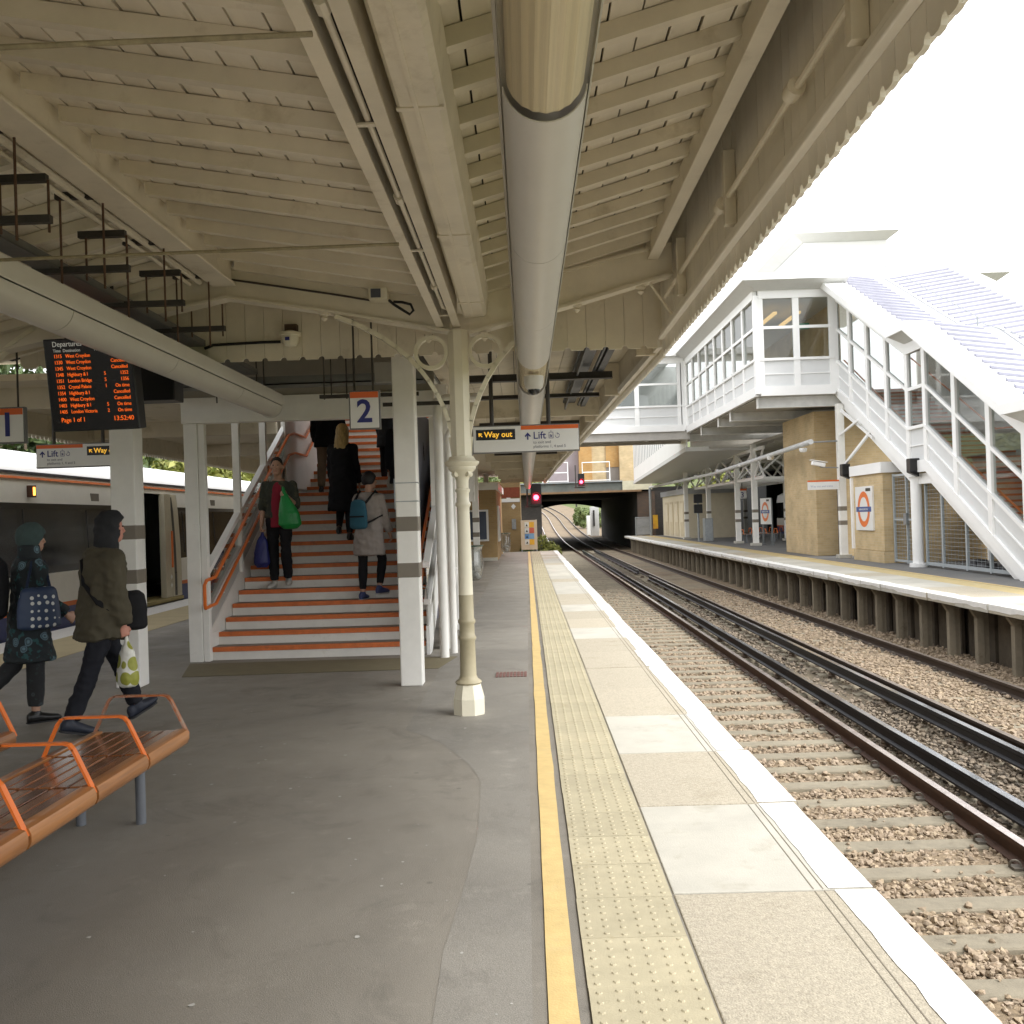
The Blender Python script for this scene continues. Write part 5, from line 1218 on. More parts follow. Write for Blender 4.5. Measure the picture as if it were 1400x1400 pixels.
cc = thing('security_camera', 'white security camera on an arm from the banded post', 'camera', (9.3, 32, 2.9))
b = MB(); b.beam((9.08,31.95,3.05),(9.50,32.0,2.96),.14,.13); b.build('body', wsteel, cc, bevel=.02)
b = MB(); b.beam((9.05,31.94,3.14),(9.55,32.0,3.05),.2,.02); b.build('hood', wsteel, cc); b = MB(); b.cyl((9.4,32,2.9),(9.95,32,2.87),.02,n=6); b.cyl((9.3,32,2.98),(9.4,32,2.9),.03,n=6); b.build('arm', steel_gal, cc)
ss = thing('hanging_sign', 'narrow white sign with orange top edge on the banded post', 'sign', (9.4, 32, 2.2))
b = MB(); b.box(8.92,9.9,31.9,31.95,2.19,2.44); b.build('panel', sign_white, ss); b = MB(); b.box(8.92,9.9,31.895,31.955,2.44,2.49); b.build('orange_bar', sign_orange, ss)
text('Way out and trains', .09, mat('faint_blue_text',(.35,.40,.52),.5), ss, (9.0, 31.897, 2.27))
lg = thing('lamp_gantry', 'long pale pipe gantry with lamps running above the opposite platform', 'light fixture', (9, 50, 3.5))
b = MB(); b.cyl((9.0,31.7,3.70),(9.0,48,3.42),.085,n=12); b.cyl((9.0,48,3.42),(9.0,73,3.50),.085,n=12); b.build('pipe', mat('pale_pipe',(.60,.61,.61),.4), lg, smooth=True)
for y in (32.6, 37, 42, 47, 53, 60):
    b = MB(); b.lathe((9.0,y,3.42), [(.02,0),(.10,.02),(.13,.08),(.13,.14)], 12); b.build('lamp', white, lg, smooth=True)
b = MB(); b.cyl((9.0,73,0),(9.0,73,3.55),.09,n=10); b.build('end_post', steel_gal, lg)
fp_ = [(10.4,45.9),(10.42,49.7),(10.46,57.8),(9.6,60.5),(13.4,52),(13.6,60),(13.4,45.9),(12.8,67.0),(15.2,70)]
desc = ['nearest of the white banded columns, left of the brick tower','second white banded column beyond the roundel post sign','white banded column beyond the platform benches','white banded column nearest the monitor stand','white banded column behind the benches','far white banded column against the green opening','white banded column tight against the brick tower','far thin white column near the pale kiosk','farthest white column deep under the opposite canopy']
for (x, y), d in zip(fp_, desc): square_post(x, y, .24, 4.6, d, base=True)
oc = thing('opposite_canopy', 'pale grey canopy roof with crossed bracing over the opposite platform', 'canopy', (12, 56, 4.6))
b = MB(); b.prism([(8.6,4.55),(17.5,4.75),(17.5,4.85),(8.6,4.68)], 46.9, 73, 'y'); b.build('roof', mat('canopy_underside',(.42,.40,.36),.7,var=.1), oc)
b = MB(); b.prism([(10.6,4.62),(17.5,4.75),(17.5,4.86),(10.6,4.74)], 33, 46.9, 'y'); b.build('roof', mat('canopy_underside',(.42,.40,.36),.7,var=.1), oc)
for k in range(30):
    y = 34+k*1.3; b = MB(); b.box(8.9 if y > 47 else 10.7, 17, y, y+.06, 4.48, 4.56); b.build('roof_purlin', mat('canopy_underside',(.42,.40,.36),.7,var=.1), oc)
for x, pts in ((10.43, [44,45.9,49.7,53.8,57.8,62,66,70]), (13.5, [44,48,52,56,60,64,68])):
    for y0, y1 in zip(pts, pts[1:]):
        for zz in (3.05, 4.35): b = MB(); b.beam((x,y0,zz),(x,y1,zz),.10,.14); b.build('truss_chord', wsteel, oc)
        b = MB(); b.beam((x,y0,3.05),(x,y1,4.35),.07,.08); b.build('brace', wsteel, oc); b = MB(); b.beam((x,y0,4.35),(x,y1,3.05),.07,.08); b.build('brace', wsteel, oc)
for y in (45.9, 49.7, 53.8, 57.8, 62):
    b = MB(); b.beam((10.4,y,3.05),(13.5,y,3.05),.1,.14); b.beam((10.4,y,3.05),(12,y,4.4),.07,.08); b.beam((13.5,y,3.05),(12,y,4.4),.07,.08); b.build('cross_truss', wsteel, oc)
b = MB(); b.box(7.75, 17, 47.0, 47.1, 4.66, 5.3); b.build('end_fascia', mat('canopy_underside',(.42,.40,.36),.7,var=.1), oc)
for y in (50, 55, 61, 67):
    b = MB(); b.box(8.7,17,y,y+.2,4.35,4.6); b.build('roof_beam', soff, oc)
# far ramp with slotted parapet
rp = thing('sloping_walkway', 'white slotted walkway sloping away beneath the footbridge span', 'footbridge', (8, 58, 4))
def zr(y): return 4.75-(y-47)*.033
b = MB(); b.prism([(47,zr(47)-.1),(70,zr(70)-.1),(70,zr(70)+2.9),(47,zr(47)+2.9)], 7.55, 7.62, 'x'); b.build('parapet', wsteel, rp)
for k in range(26):
    y = 48+k*.85; b = MB(); b.prism([(y,zr(y)+.75),(y+.16,zr(y)+.75),(y+.16,zr(y)+2.5),(y,zr(y)+2.5)], 7.535, 7.549, 'x'); b.build('slot', mat('slot_grey',(.36,.37,.38),.6), rp)
b = MB(); b.prism([(47,zr(47)-.3),(70,zr(70)-.3),(70,zr(70)-.1),(47,zr(47)-.1)], 7.5, 11, 'x'); b.build('deck', soff, rp)
# pale kiosk and platform end gates
ks = thing('platform_kiosk', 'pale cream kiosk with tall panelled doors at the far platform end', 'building', (11, 66, 0))
km = mat('pale_cream_render', (.68,.61,.46), .7, var=.06)
b = MB(); b.box(9.9, 13, 62.2, 73, 0, 2.75); b.build('wall', km, ks); b = MB(); b.box(9.75,13.1,62.05,73,2.75,3.1); b.build('roof', mat('grey_kiosk_roof',(.36,.37,.38),.5), ks)
for k in range(4):
    y = 63.2+k*2.3; b = MB(); b.box(9.86,9.9,y,y+1.5,.1,2.35); d_ = b.build('door', mat('kiosk_door',(.56,.48,.33),.6), ks); b = MB(); b.box(9.84,9.86,y+.2,y+1.3,1.0,2.2); b.build('door_panel', km, d_)
eg = thing('end_gate', 'white metal barrier gate at the end of the opposite platform', 'gate', (8.3, 73, 0))
b = MB(); b.tube([(7.9,73,0),(7.9,73,1.35),(9.0,73,1.35),(9.0,73,0)], .05, 8); b.beam((7.9,73,.7),(9,73,.7),.05,.06); b.build('frame', steel_gal, eg, smooth=True); b = MB(); b.box(7.95,8.95,72.99,73.01,.1,1.3); b.build('infill', mat('grey_mesh_infill',(.30,.31,.32),.6), eg)
yp = MB(); yp.box(9.15,9.5,72.9,72.95,.5,1.5); tag(yp.build('warning_notice', mat('yellow_red_notice',(.62,.36,.03),.5, dirt=(.45,.10,.06), ds=2.5, dth=.5)), 'yellow and red warning notice at the end of the opposite platform', 'sign')
mon = thing('monitor_stand', 'driver monitor screens stacked on a pole on the opposite platform', 'monitor', (9.4, 55, 0))
b = MB(); b.cyl((9.4,55.2,0),(9.4,55.2,2.6),.06,n=8); b.build('pole', steel_gal, mon)
for z in (1.55, 2.1):
    b = MB(); b.box(9.15,9.6,54.9,55.1,z,z+.48); b.build('screen', black, mon, bevel=.01)
b = MB(); b.box(9.75,10.2,55.2,55.9,0,1.25); b.build('cabinet', steel_gal, mon, bevel=.02)
pn = thing('platform_number_sign', 'small white platform 3 sign hanging under the opposite canopy', 'sign', (11.4, 53, 2.3))
b = MB(); b.box(11.15,11.6,53,53.06,2.25,2.75); b.build('panel', sign_white, pn); b = MB(); b.box(11.15,11.6,52.99,53.07,2.66,2.76); b.build('orange_bar', sign_orange, pn); text('3', .42, navy, pn, (11.37,52.99,2.3), align='CENTER'); b = MB(); b.cyl((11.37,53.03,2.75),(11.37,53.03,4.5),.02,n=6); b.build('hanger', dark_metal, pn)
def small_bench(x, y, rz, label):
    s = thing('opposite_bench', label, 'bench', (x, y, 0), rz, group='benches on the opposite platform')
    b = MB(local=True)
    for i in range(5): b.box(-.9,.9,-.25+i*.1,-.16+i*.1,.42,.45)
    b.build('seat', slat_m, s)
    for lx in (-.75,.75):
        for ly in (-.2,.14): b = MB(local=True); b.box(lx-.03,lx+.03,ly,ly+.06,0,.42); b.build('leg', leg_m, s)
    for k in range(4):
        b = MB(local=True); xx = -.9+k*.6; b.tube([(xx,-.22,.44),(xx,-.14,.66),(xx,.14,.66),(xx,.22,.44)], .02, 6); b.build('armrest', orange, s)
small_bench(11.6, 50.5, R(12), 'orange armed bench behind the second banded column'); small_bench(12.9, 54.5, R(12), 'orange armed bench deeper under the opposite canopy'); small_bench(11.9, 43.2, R(70), 'bench beside the brick tower on the opposite platform')
# parked train, and a dark backdrop added for the shade behind
ds = thing('parked_train', 'dark blue and white train standing beyond the opposite platform', 'train', (19.4, 60, 0))
b = MB(); b.box(18.0,20.6,46,72.6,-.8,.5); b.build('lower_body', tblue, ds); b = MB(); b.box(18.0,20.6,46,72.6,.5,1.0); b.build('side', body_m, ds); b = MB(); b.box(18.02,20.6,46,72.6,1.0,2.1); b.build('window_band', tblack, ds)
b = MB(); b.prism([(18.0,2.1),(20.6,2.1),(20.5,2.6),(19.9,2.9),(18.7,2.9),(18.1,2.6)], 46, 72.6, 'y'); b.build('roof', troof, ds); b = MB(); b.box(17.99,18.0,46,72.6,.42,.5); b.build('orange_stripe', torange, ds)
sh = thing('dark_backdrop', 'dark backdrop added beyond the parked train, standing in for shade', 'building', (20, 80, 0)); dk = mat('dark_backdrop_wall',(.022,.023,.026),.8)
b = MB(); b.box(17.4,17.6,73,86,-1.4,4.4); b.build('wall', dk, sh); b = MB(); b.box(17.3,27,46,88,4.4,4.7); b.build('roof', mat('backdrop_roof',(.07,.075,.085),.8), sh); b = MB(); b.box(26,26.2,40,86,-1.4,4.4); b.build('wall', dk, sh); b = MB(); b.box(17.6,26,85.5,85.7,-1.4,4.4); b.build('end_wall', dk, sh)
# ------------------------------------------------------------------ road bridge over the line
rb = thing('road_bridge', 'dark steel road bridge with brick abutments crossing the tracks', 'bridge', (3, 90, -1))
girder = mat('weathered_girder', (.115,.125,.115), .7, var=.3, vs_=.8, dirt=(.22,.09,.04), ds=1.2, dth=.56)
black_wall = brick_mat('near_black_brick', (.035,.03,.027), (.05,.042,.036), (.025,.022,.02))  # near-black brick for the bridge walls
b = MB(); b.box(-6, 7.2, 74.9, 75.3, 3.42, 4.05); b.build('girder', girder, rb)
b = MB(); b.box(-6, 8.6, 74.7, 75.4, 3.28, 3.42); b.build('bottom_flange', mat('rusty_flange',(.20,.12,.06),.8,var=.3,vs_=2), rb); b = MB(); b.box(-6, 7.2, 74.75, 75.4, 4.05, 4.14); b.build('top_flange', steel_gal, rb)
b = MB(); b.box(7.2, 9.4, 74.8, 75.4, 3.42, 4.1); b.build('bearing_block', mat('cream_bearing',(.52,.49,.36),.6,var=.1), rb)
b = MB(); b.box(-6, 12, 75.4, 112, 3.3, 3.6); b.build('deck', mat('near_black_deck',(.02,.018,.017),.9), rb)  # deck in a near-black tone
b = MB(); b.box(8.3, 12, 75.4, 112, -1.4, 3.3); b.build('abutment', black_wall, rb); b = MB(); b.box(8.3, 9.6, 75.0, 75.4, -1.4, 3.28); b.build('abutment_face', brick_mat('dark_brown_brick',(.09,.055,.035),(.06,.045,.035),(.04,.035,.03)), rb)  # end face in a dark brown brick mix
b = MB(); b.box(-6, 1.15, 75.4, 112, -1.4, 3.3); b.build('abutment', black_wall, rb)
b = MB(); b.prism([(-3,3.3),(1.15,3.3),(1.15,2.4)]+[(lerp(1.15,8.3,i/10), 2.4+.55*math.sin(math.pi*i/10)) for i in range(11)]+[(8.3,3.3)], 111, 112, 'y'); b.build('far_arch', black_wall, rb)
def rail_panel(x0, x1, y, z0, h, label):
    s = thing('white_railing', label, 'railing', ((x0+x1)/2, y, z0), group='white railings on the road bridge')
    b = MB(); b.tube([(x0,y,z0),(x0,y,z0+h),(x1,y,z0+h),(x1,y,z0)], .045, 6); b.beam((x0,y,z0+h*.5),(x1,y,z0+h*.5),.06,.07); b.beam((x0,y,z0+.1),(x1,y,z0+.1),.05,.06); b.build('frame', wsteel, s)
rail_panel(4.3, 6.35, 75.6, 4.14, 1.45, 'white railing on the girder before the orange brick building')
rail_panel(1.3, 3.2, 75.6, 4.14, 1.5, 'white railing on the girder at the canopy edge'); 
br = MB(); br.tube([(1.6,75.8,4.15),(2.4,75.8,5.8),(3.1,75.8,5.8)], .045, 6); tag(br.build('stair_rail', wsteel), 'slanting white handrail on the girder beside the canopy edge', 'railing')
sb_ = thing('street_building', 'orange brick street building standing above the road bridge', 'building', (6, 80, 4))
ob = brick_mat('orange_brick', (.48,.26,.08), (.52,.31,.11), (.42,.31,.17))
b = MB(); b.box(2.0, 4.2, 78.6, 86, 3.6, 7.0); b.build('wall', mat('mauve_render',(.34,.29,.30),.7,var=.06), sb_)
b = MB(); b.box(4.2, 5.2, 78.0, 86, 3.6, 9.5); b.build('wall', ob, sb_); b = MB(); b.box(5.2, 6.3, 78.1, 86, 3.6, 9.5); b.build('wall', yb, sb_); b = MB(); b.box(6.3, 7.3, 78.0, 86, 5.3, 9.5); b.build('wall', ob, sb_); b = MB(); b.box(6.3,7.3,78.05,86,3.6,5.3); b.build('wall', mat('grey_render',(.25,.22,.19),.8,var=.1), sb_); b = MB(); b.box(7.3, 9.5, 77.6, 86, 3.6, 9.5); b.build('wall', yb, sb_)
wl = MB(); wl.box(1.9,3.4,78.3,78.6,4.0,5.6); tag(wl.build('pale_hoarding', mat('mauve_render',(.34,.29,.30),.7)), 'pale hoarding behind the railing at the canopy edge', 'wall')
cab = thing('relay_cabinet', 'white trackside relay cabinet beyond the bridge on the right', 'cabinet', (7.7, 114, -.9))
b = MB(); b.box(7.25,8.2,114,115,-.9,2.6); b.build('case', white, cab, bevel=.03); b = MB(); b.box(7.55,7.72,113.94,114,.4,2.2); b.build('door_gap', dark_metal, cab)
c3 = MB(); c3.box(7.0,7.5,117,117.8,-.7,1.6); tag(c3.build('relay_cabinet', white, bevel=.03), 'smaller pale cabinet tucked behind the trackside relay cabinet', 'cabinet')
for x in (7.6, 4.9):
    pass
ob2 = MB(); ob2.box(1.75,2.25,48.3,48.55,-1.07,-.86); tag(ob2.build('trackside_box', mat('ochre_box',(.34,.22,.06),.7)), 'ochre box lying on the ballast by the platform end', 'box')

# ------------------------------------------------------------------ vegetation
def leafy(name, c, rad, n, m, size=.22, parent=None, flat=1.0, blobs=10, seed=0, hole=.55):
    rs = np.random.RandomState(seed); C = []; 
    B = rs.normal(0, .45, (blobs,3)); B /= np.maximum(1, np.linalg.norm(B, axis=1)[:,None]); rB = rs.uniform(.28, .5, blobs)
    k = rs.randint(0, blobs, n); d = rs.normal(0,1,(n,3)); d /= np.linalg.norm(d, axis=1)[:,None]; rr = rs.uniform(.45,1,n)**.6
    p = B[k]+d*(rB[k]*rr)[:,None]; p = p*np.array(rad)+np.array(c)
    u = rs.normal(0,1,(n,3)); u /= np.linalg.norm(u,axis=1)[:,None]; w = np.cross(u, d+rs.normal(0,.4,(n,3))); w /= np.maximum(1e-6, np.linalg.norm(w,axis=1)[:,None]); s = (size*rs.uniform(.5,1.2,n))[:,None]
    V = np.stack([p-u*s, p+w*s*.45, p+u*s, p-w*s*.45], 1).reshape(-1,3)
    o0 = np.array(ORG[parent.name]) if parent is not None else np.zeros(3)
    me = bpy.data.meshes.new(name); me.vertices.add(4*n); me.vertices.foreach_set('co', (V-o0).ravel()); me.loops.add(4*n); me.loops.foreach_set('vertex_index', np.arange(4*n, dtype=np.int32)); me.polygons.add(n)
    me.polygons.foreach_set('loop_start', np.arange(0,4*n,4,dtype=np.int32)); me.polygons.foreach_set('loop_total', np.full(n,4,np.int32)); me.update(calc_edges=True); me.shade_flat(); me.materials.append(m)
    ob = bpy.data.objects.new(name, me); COL.objects.link(ob); ob.parent = parent; return ob
def leaf_mat(name, cols):
    m = stone_mat(name, cols); b = m.node_tree.nodes['Principled BSDF']; b.inputs['Roughness'].default_value = .6
    b.inputs['Transmission Weight'].default_value = 0; b.inputs['Subsurface Weight'].default_value = 0
    return m
lf_dark = leaf_mat('dark_leaves', [(.025,.045,.012),(.06,.095,.025),(.04,.065,.018),(.085,.12,.035)])
lf_lime = leaf_mat('spring_leaves', [(.11,.14,.02),(.24,.26,.05),(.16,.20,.035),(.30,.30,.08)])
lf_mid = leaf_mat('green_leaves', [(.05,.085,.02),(.13,.18,.05),(.08,.125,.03),(.17,.20,.07)])
bark = mat('bark', (.10,.075,.05), .9, var=.3, vs_=6)
def tree(x, y, z, h, r, m, label, n=4500, seed=0, size=.22):
    t = thing('tree', label, 'tree', (x,y,z), group='trees and bushes beside the line'); b = MB(); rs = random.Random(seed)
    b.tube([(x,y,z),(x+.1,y,z+h*.25),(x+.05,y+.1,z+h*.5),(x,y,z+h*.75)], [.16,.13,.09,.04], 8)
    for k in range(7):
        a = k*2.4+seed; zz = z+h*(.28+.06*k); b.tube([(x,y,zz),(x+r*.4*math.cos(a),y+r*.4*math.sin(a),zz+h*.10),(x+r*.75*math.cos(a),y+r*.75*math.sin(a),zz+h*.16)], [.06,.04,.012], 6)
    b.build('trunk', bark, t, smooth=True)
    leafy('crown', (x,y,z+h*.62), (r,r,h*.42), n, m, size, t, seed=seed, blobs=14)
    return t
def bush(x, y, z, r, h, m, label, n=1500, seed=0, size=.14):
    t = thing('bush', label, 'bush', (x,y,z), group='trees and bushes beside the line'); b = MB()
    for k in range(5): a = k*1.26; b.tube([(x,y,z-.2),(x+r*.5*math.cos(a),y+r*.5*math.sin(a),z+h*.6)], [.03,.01], 5)
    b.build('stems', bark, t); leafy('foliage', (x,y,z+h*.5), (r,r,h*.55), n, m, size, t, seed=seed, blobs=9); return t
for i, (x, y, h, m, l) in enumerate([(-16.5,22,8,lf_dark,'dark tree beyond the train at the left edge'),(-17.5,28,9,lf_dark,'dark tree between the platform 1 sign and departure board'),(-17,34,8.5,lf_dark,'dark tree beyond the train under the departure board'),(-17.5,40,8,lf_mid,'mid green tree beyond the train behind the white column'),(-17.5,47,7.5,lf_lime,'bright yellow-green tree seen left of the stair post'),(-18,54,7.5,lf_lime,'yellow-green tree just right of the white banded column'),(-17,62,7.0,lf_lime,'lime green tree seen through the stair glazing'),(-16,72,7.5,lf_lime,'far lime green tree low behind the stair glazing'),(-21,50,11,lf_mid,'taller green tree in the row behind the lime ones')]):
    tree(x, y, -1.4, h, 3.4, m, l, 4200, 30+i, .26)
for i, (x, y, z, r, h, m, l) in enumerate([(8.3,134,-.3,1.5,2.8,lf_mid,'rounded green bush left of the relay cabinet'),(8.6,150,.6,1.6,2.4,lf_mid,'smaller bush at the foot of the bank by the track'),(13.5,140,-.2,3.5,5,lf_dark,'dark bush behind the relay cabinet'),(-3.5,120,-.6,3,3.5,lf_mid,'low bush on the left bank beyond the bridge'),(3,52.2,-1.2,.0,0,lf_lime,'')]):
    if r: bush(x, y, z, r, h, m, l, 2600, 60+i, .24)
bush(1.0, 49.0, -.9, .75, 1.5, lf_lime, 'leafy weeds growing at the platform end', 1400, 71, .10)
bush(.2, 49.3, -.9, .6, 1.1, lf_mid, 'low weeds behind the platform end warning panel', 700, 72, .09)
random.seed(9)
for i in range(16):
    x = -60+i*8.5+random.uniform(-2,2); y = 235+random.uniform(-15,40); tree(x, y, gz(x,y)-.3, random.uniform(6,10), random.uniform(3.5,5), [lf_mid,lf_lime,lf_mid][i%3], 'small distant %s tree on the hill beyond the bridge, number %s from the left' % (['mid green','yellow green','deep green'][i%3], ['one','two','three','four','five','six','seven','eight','nine','ten','eleven','twelve','thirteen','fourteen','fifteen','sixteen'][i]), 900, 100+i, .5)
tree(17.2, 92, -1.4, 7, 2.6, lf_lime, 'bright green tree glimpsed between the far columns', 4000, 130, .3)
tree(20.5, 97, -1.4, 6, 3, lf_lime, 'second bright green tree glimpsed under the opposite canopy', 3000, 131, .3)
gs = leafy('bank_vegetation', (4,300,9.0), (90,60,3.0), 16000, lf_mid, .8, None, blobs=60, seed=5); tag(gs, 'green scrub covering the bank beyond the bridge', 'scrub', kind='stuff')
tele = thing('telegraph_pole', 'thin dark pole on the bank beyond the bridge', 'pole', (8, 160, 1)); b = MB(); b.cyl((8,160,0),(8,160,6.5),.16,.12,n=8); b.build('pole', dark_metal, tele); b = MB(); b.box(7.2,8.8,159.9,160.1,5.6,5.8); b.build('crossarm', dark_metal, tele)
# ------------------------------------------------------------------ passengers
def remesh(b, name, m, parent, vox=.012, it=6, amp=0, fr=9, seed=0, top=False):
    me = bpy.data.meshes.new(name); me.from_pydata([tuple(v) for v in b.v], [], b.f)
    bm = bmesh.new(); bm.from_mesh(me); bmesh.ops.recalc_face_normals(bm, faces=bm.faces); bm.to_mesh(me); bm.free()
    t = bpy.data.objects.new('tmp', me); COL.objects.link(t)
    r = t.modifiers.new('r', 'REMESH'); r.mode = 'VOXEL'; r.voxel_size = vox; s = t.modifiers.new('s', 'SMOOTH'); s.factor = .5; s.iterations = it
    out = bpy.data.meshes.new_from_object(t.evaluated_get(bpy.context.evaluated_depsgraph_get())); bpy.data.objects.remove(t); bpy.data.meshes.remove(me)
    if amp:
        n = len(out.vertices); co = np.empty(n*3); no = np.empty(n*3); out.vertices.foreach_get('co', co); out.vertices.foreach_get('normal', no); co = co.reshape(-1,3); no = no.reshape(-1,3)
        d = np.array([.7*mnoise.noise((p[0]*fr+seed, p[1]*fr, p[2]*fr*.55))+1.1*(.28-abs(mnoise.noise((p[0]*fr*.9+p[2]*fr*.5+seed, p[1]*fr*.9, p[2]*fr*1.3))))+.35*mnoise.noise((p[0]*fr*2.6, p[1]*fr*2.6+seed, p[2]*fr*2.0)) for p in co]); co += no*(d*amp)[:,None]; out.vertices.foreach_set('co', co.ravel())
    out.polygons.foreach_set('use_smooth', [True]*len(out.polygons)); out.materials.clear(); out.materials.append(m); out.name = name
    o = bpy.data.objects.new(name, out); COL.objects.link(o); o.parent = parent; return o
def cap(b, p, q, r0, r1):
    b.tube([p, q], [r0, r1], 12); b.sphere(p, r0*1.0, 12, 8); b.sphere(q, r1*1.0, 12, 8)
def ring(c, rx, ry, ax, ay, n=20): return [c+ax*rx*math.cos(2*math.pi*k/n)+ay*ry*math.sin(2*math.pi*k/n) for k in range(n)]
skin_m = mat('skin', (.46,.27,.19), .5, var=.06); skin2 = mat('skin_flushed', (.48,.22,.16), .5, var=.08)
def cloth(name, c, **k): return mat(name, c, k.pop('rough', .85), var=k.pop('var', .18), vs_=k.pop('vs_', 6), bump=.25, bs=k.pop('bs', 220), spec=.2, **k)

def person(label, loc, rz, H=1.75, lean=.05, legs=((.1,.1),(-.1,.1)), arms=((.1,.12,.2),(-.1,.12,.2)), head_turn=0, nod=0, female=False, skin=None, vox=.013, build=None, grip=(0,0)):
    """legs: (hip flex, knee flex) right, left; arms: (flex, abduct, elbow) right, left. Facing local +Y"""
    s = H/1.75; V = Vector; J = {}
    dz = V((0, math.sin(lean), math.cos(lean))); P0 = V((0,0,0)); fw = V((0, math.cos(lean), -math.sin(lean)))
    J['d'] = dz; J['f'] = fw; J['pel'] = P0
    for i, sd in ((0,1),(1,-1)):
        a, k = legs[i][:2]; hip = P0+V((sd*.09*s, 0, -.02)); kn = hip+V((sd*.01, math.sin(a), -math.cos(a)))*.43*s; an = kn+V((0, math.sin(a-k), -math.cos(a-k)))*.42*s
        ft = legs[i][2] if len(legs[i]) > 2 else 0
        J['hip%d'%i], J['kn%d'%i], J['an%d'%i] = hip, kn, an; J['toe%d'%i] = an+V((sd*.03, .155*math.cos(ft), -.05+.155*math.sin(ft)))*s; J['heel%d'%i] = an+V((0,-.055*math.cos(ft),-.05-.05*math.sin(ft)))*s
        fa, ab, el = arms[i][:3]; tw = arms[i][3] if len(arms[i]) > 3 else 0
        sh = P0+dz*.432*s+V((sd*(.158 if female else .178)*s,0,0)); u = V((sd*math.sin(ab), math.sin(fa)*math.cos(ab), -math.cos(fa)*math.cos(ab))); e = sh+u*.285*s
        w = V((sd*(math.sin(ab)*.5-tw), math.sin(fa+el)*math.cos(ab), -math.cos(fa+el)*math.cos(ab))).normalized(); J['sh%d'%i], J['el%d'%i], J['wr%d'%i], J['hd%d'%i] = sh, e, e+w*.245*s, w
    zmin = min(min(J['toe%d'%i].z, J['heel%d'%i].z) for i in (0,1))-.028*s; hipz = -zmin
    for k in list(J):
        if k not in ('d','f') and not k.startswith('hd'): J[k] = J[k]+V((0,0,hipz))
    P0 = J['pel']; N = P0+dz*.52*s; HC = N+V((0,.035,.155))*s+V((0,nod*.05,0)); J['neck'] = N; J['head'] = HC; J['s'] = s
    ht = Matrix.Rotation(head_turn, 3, 'Z'); hf = ht@V((0,1,0)); hx = ht@V((1,0,0)); J['hf'], J['hx'] = hf, hx
    X = V((1,0,0))
    # ---- the body, one continuous surface
    b = MB(local=True)
    tors = [(-.07,.155,.105),(0,.16,.11),(.13,.13,.095),(.28,.15,.105),(.40,.168,.10),(.455,.145,.085),(.49,.095,.07),(.52,.062,.06)]
    J['tors'] = tors
    b.loft([ring(P0+dz*t*s, rx*s*(.93 if female else 1), ry*s, X, fw) for t, rx, ry in tors])
    cap(b, N-dz*.02, HC-V((0,.02,.06))*s, .055*s, .052*s)
    b.sphere(HC+V((0,-.005,.03))*s, (.075*s,.092*s,.098*s), 16, 12); b.sphere(HC+hf*.035*s+V((0,0,-.055))*s, (.052*s,.055*s,.06*s), 12, 9)
    b.tube([HC+hf*.085*s+V((0,0,.02))*s, HC+hf*.102*s+V((0,0,-.022))*s, HC+hf*.082*s+V((0,0,-.032))*s], [.008*s,.012*s,.010*s], 8)
    for sd in (-1,1): b.sphere(HC+hx*.078*s*sd+V((0,0,.0))*s-hf*.005, (.014*s,.022*s,.032*s), 8, 6)
    for i, sd in ((0,1),(1,-1)):
        cap(b, J['sh%d'%i], J['el%d'%i], .048*s, .038*s); cap(b, J['el%d'%i], J['wr%d'%i], .040*s, .026*s)
        cap(b, J['hip%d'%i], J['kn%d'%i], .078*s, .052*s); cap(b, J['kn%d'%i], J['an%d'%i], .053*s, .036*s); cap(b, J['heel%d'%i]+V((0,.02,.01)), J['toe%d'%i]+V((0,0,.008)), .020*s, .014*s)
        # hand: palm, four fingers, thumb
        w = J['hd%d'%i]; wr = J['wr%d'%i]; side = V((0,1,0)) if abs(w.y) < .8 else V((0,0,1)); side = (side-w*side.dot(w)).normalized(); nrm = w.cross(side).normalized()*(-sd); g = grip[i]
        J['palm%d'%i] = wr+w*.07*s+nrm*.02*s
        rings = []
        for t, a, c in ((0,.026,.019),(.03,.036,.017),(.075,.040,.015),(.09,.036,.012)): rings.append(ring(wr+w*t*s, a*s, c*s, side, nrm, 10))
        b.loft(rings)
        for f, (o, L) in enumerate(((.030,.072),(.010,.080),(-.011,.074),(-.030,.058))):
            p = wr+w*.085*s+side*o*s; a1 = .35+g*1.1; q = p+(w*math.cos(a1)+nrm*math.sin(a1))*L*.5*s; a2 = .8+g*1.9; q2 = q+(w*math.cos(a2)+nrm*math.sin(a2))*L*.5*s
            b.tube([p, q, q2], [.0095*s,.0088*s,.007*s], 7)
        p = wr+w*.025*s+side*.034*s; q = p+(w*.7+side*.5+nrm*.35).normalized()*.04*s; q2 = q+(w*.75+nrm*(.4+g*.5)-side*g*.4).normalized()*.035*s; b.tube([p,q,q2],[.013*s,.011*s,.008*s],7)
    o = remesh(b, 'person', skin or skin_m, None, vox*.62, 3); o.location = loc; o.rotation_euler = (0,0,rz); tag(o, label, 'person', 'passengers on the platform and stair'); ORG[o.name] = (0,0,0)
    # face
    e = MB(local=True)
    for sd in (-1,1): e.sphere(HC+hf*.082*s+hx*.031*s*sd+V((0,0,.022))*s, (.012*s,.008*s,.007*s), 8, 6)
    e.build('eye', mat('dark_eyes',(.03,.02,.015),.3), o, smooth=True)
    e = MB(local=True); e.sphere(HC+hf*.083*s+V((0,0,-.058))*s, (.024*s,.008*s,.007*s), 8, 6); e.build('mouth', mat('lips',(.34,.13,.10),.5), o, smooth=True)
    J['o'] = o; J['vox'] = vox; J['X'] = X
    return J

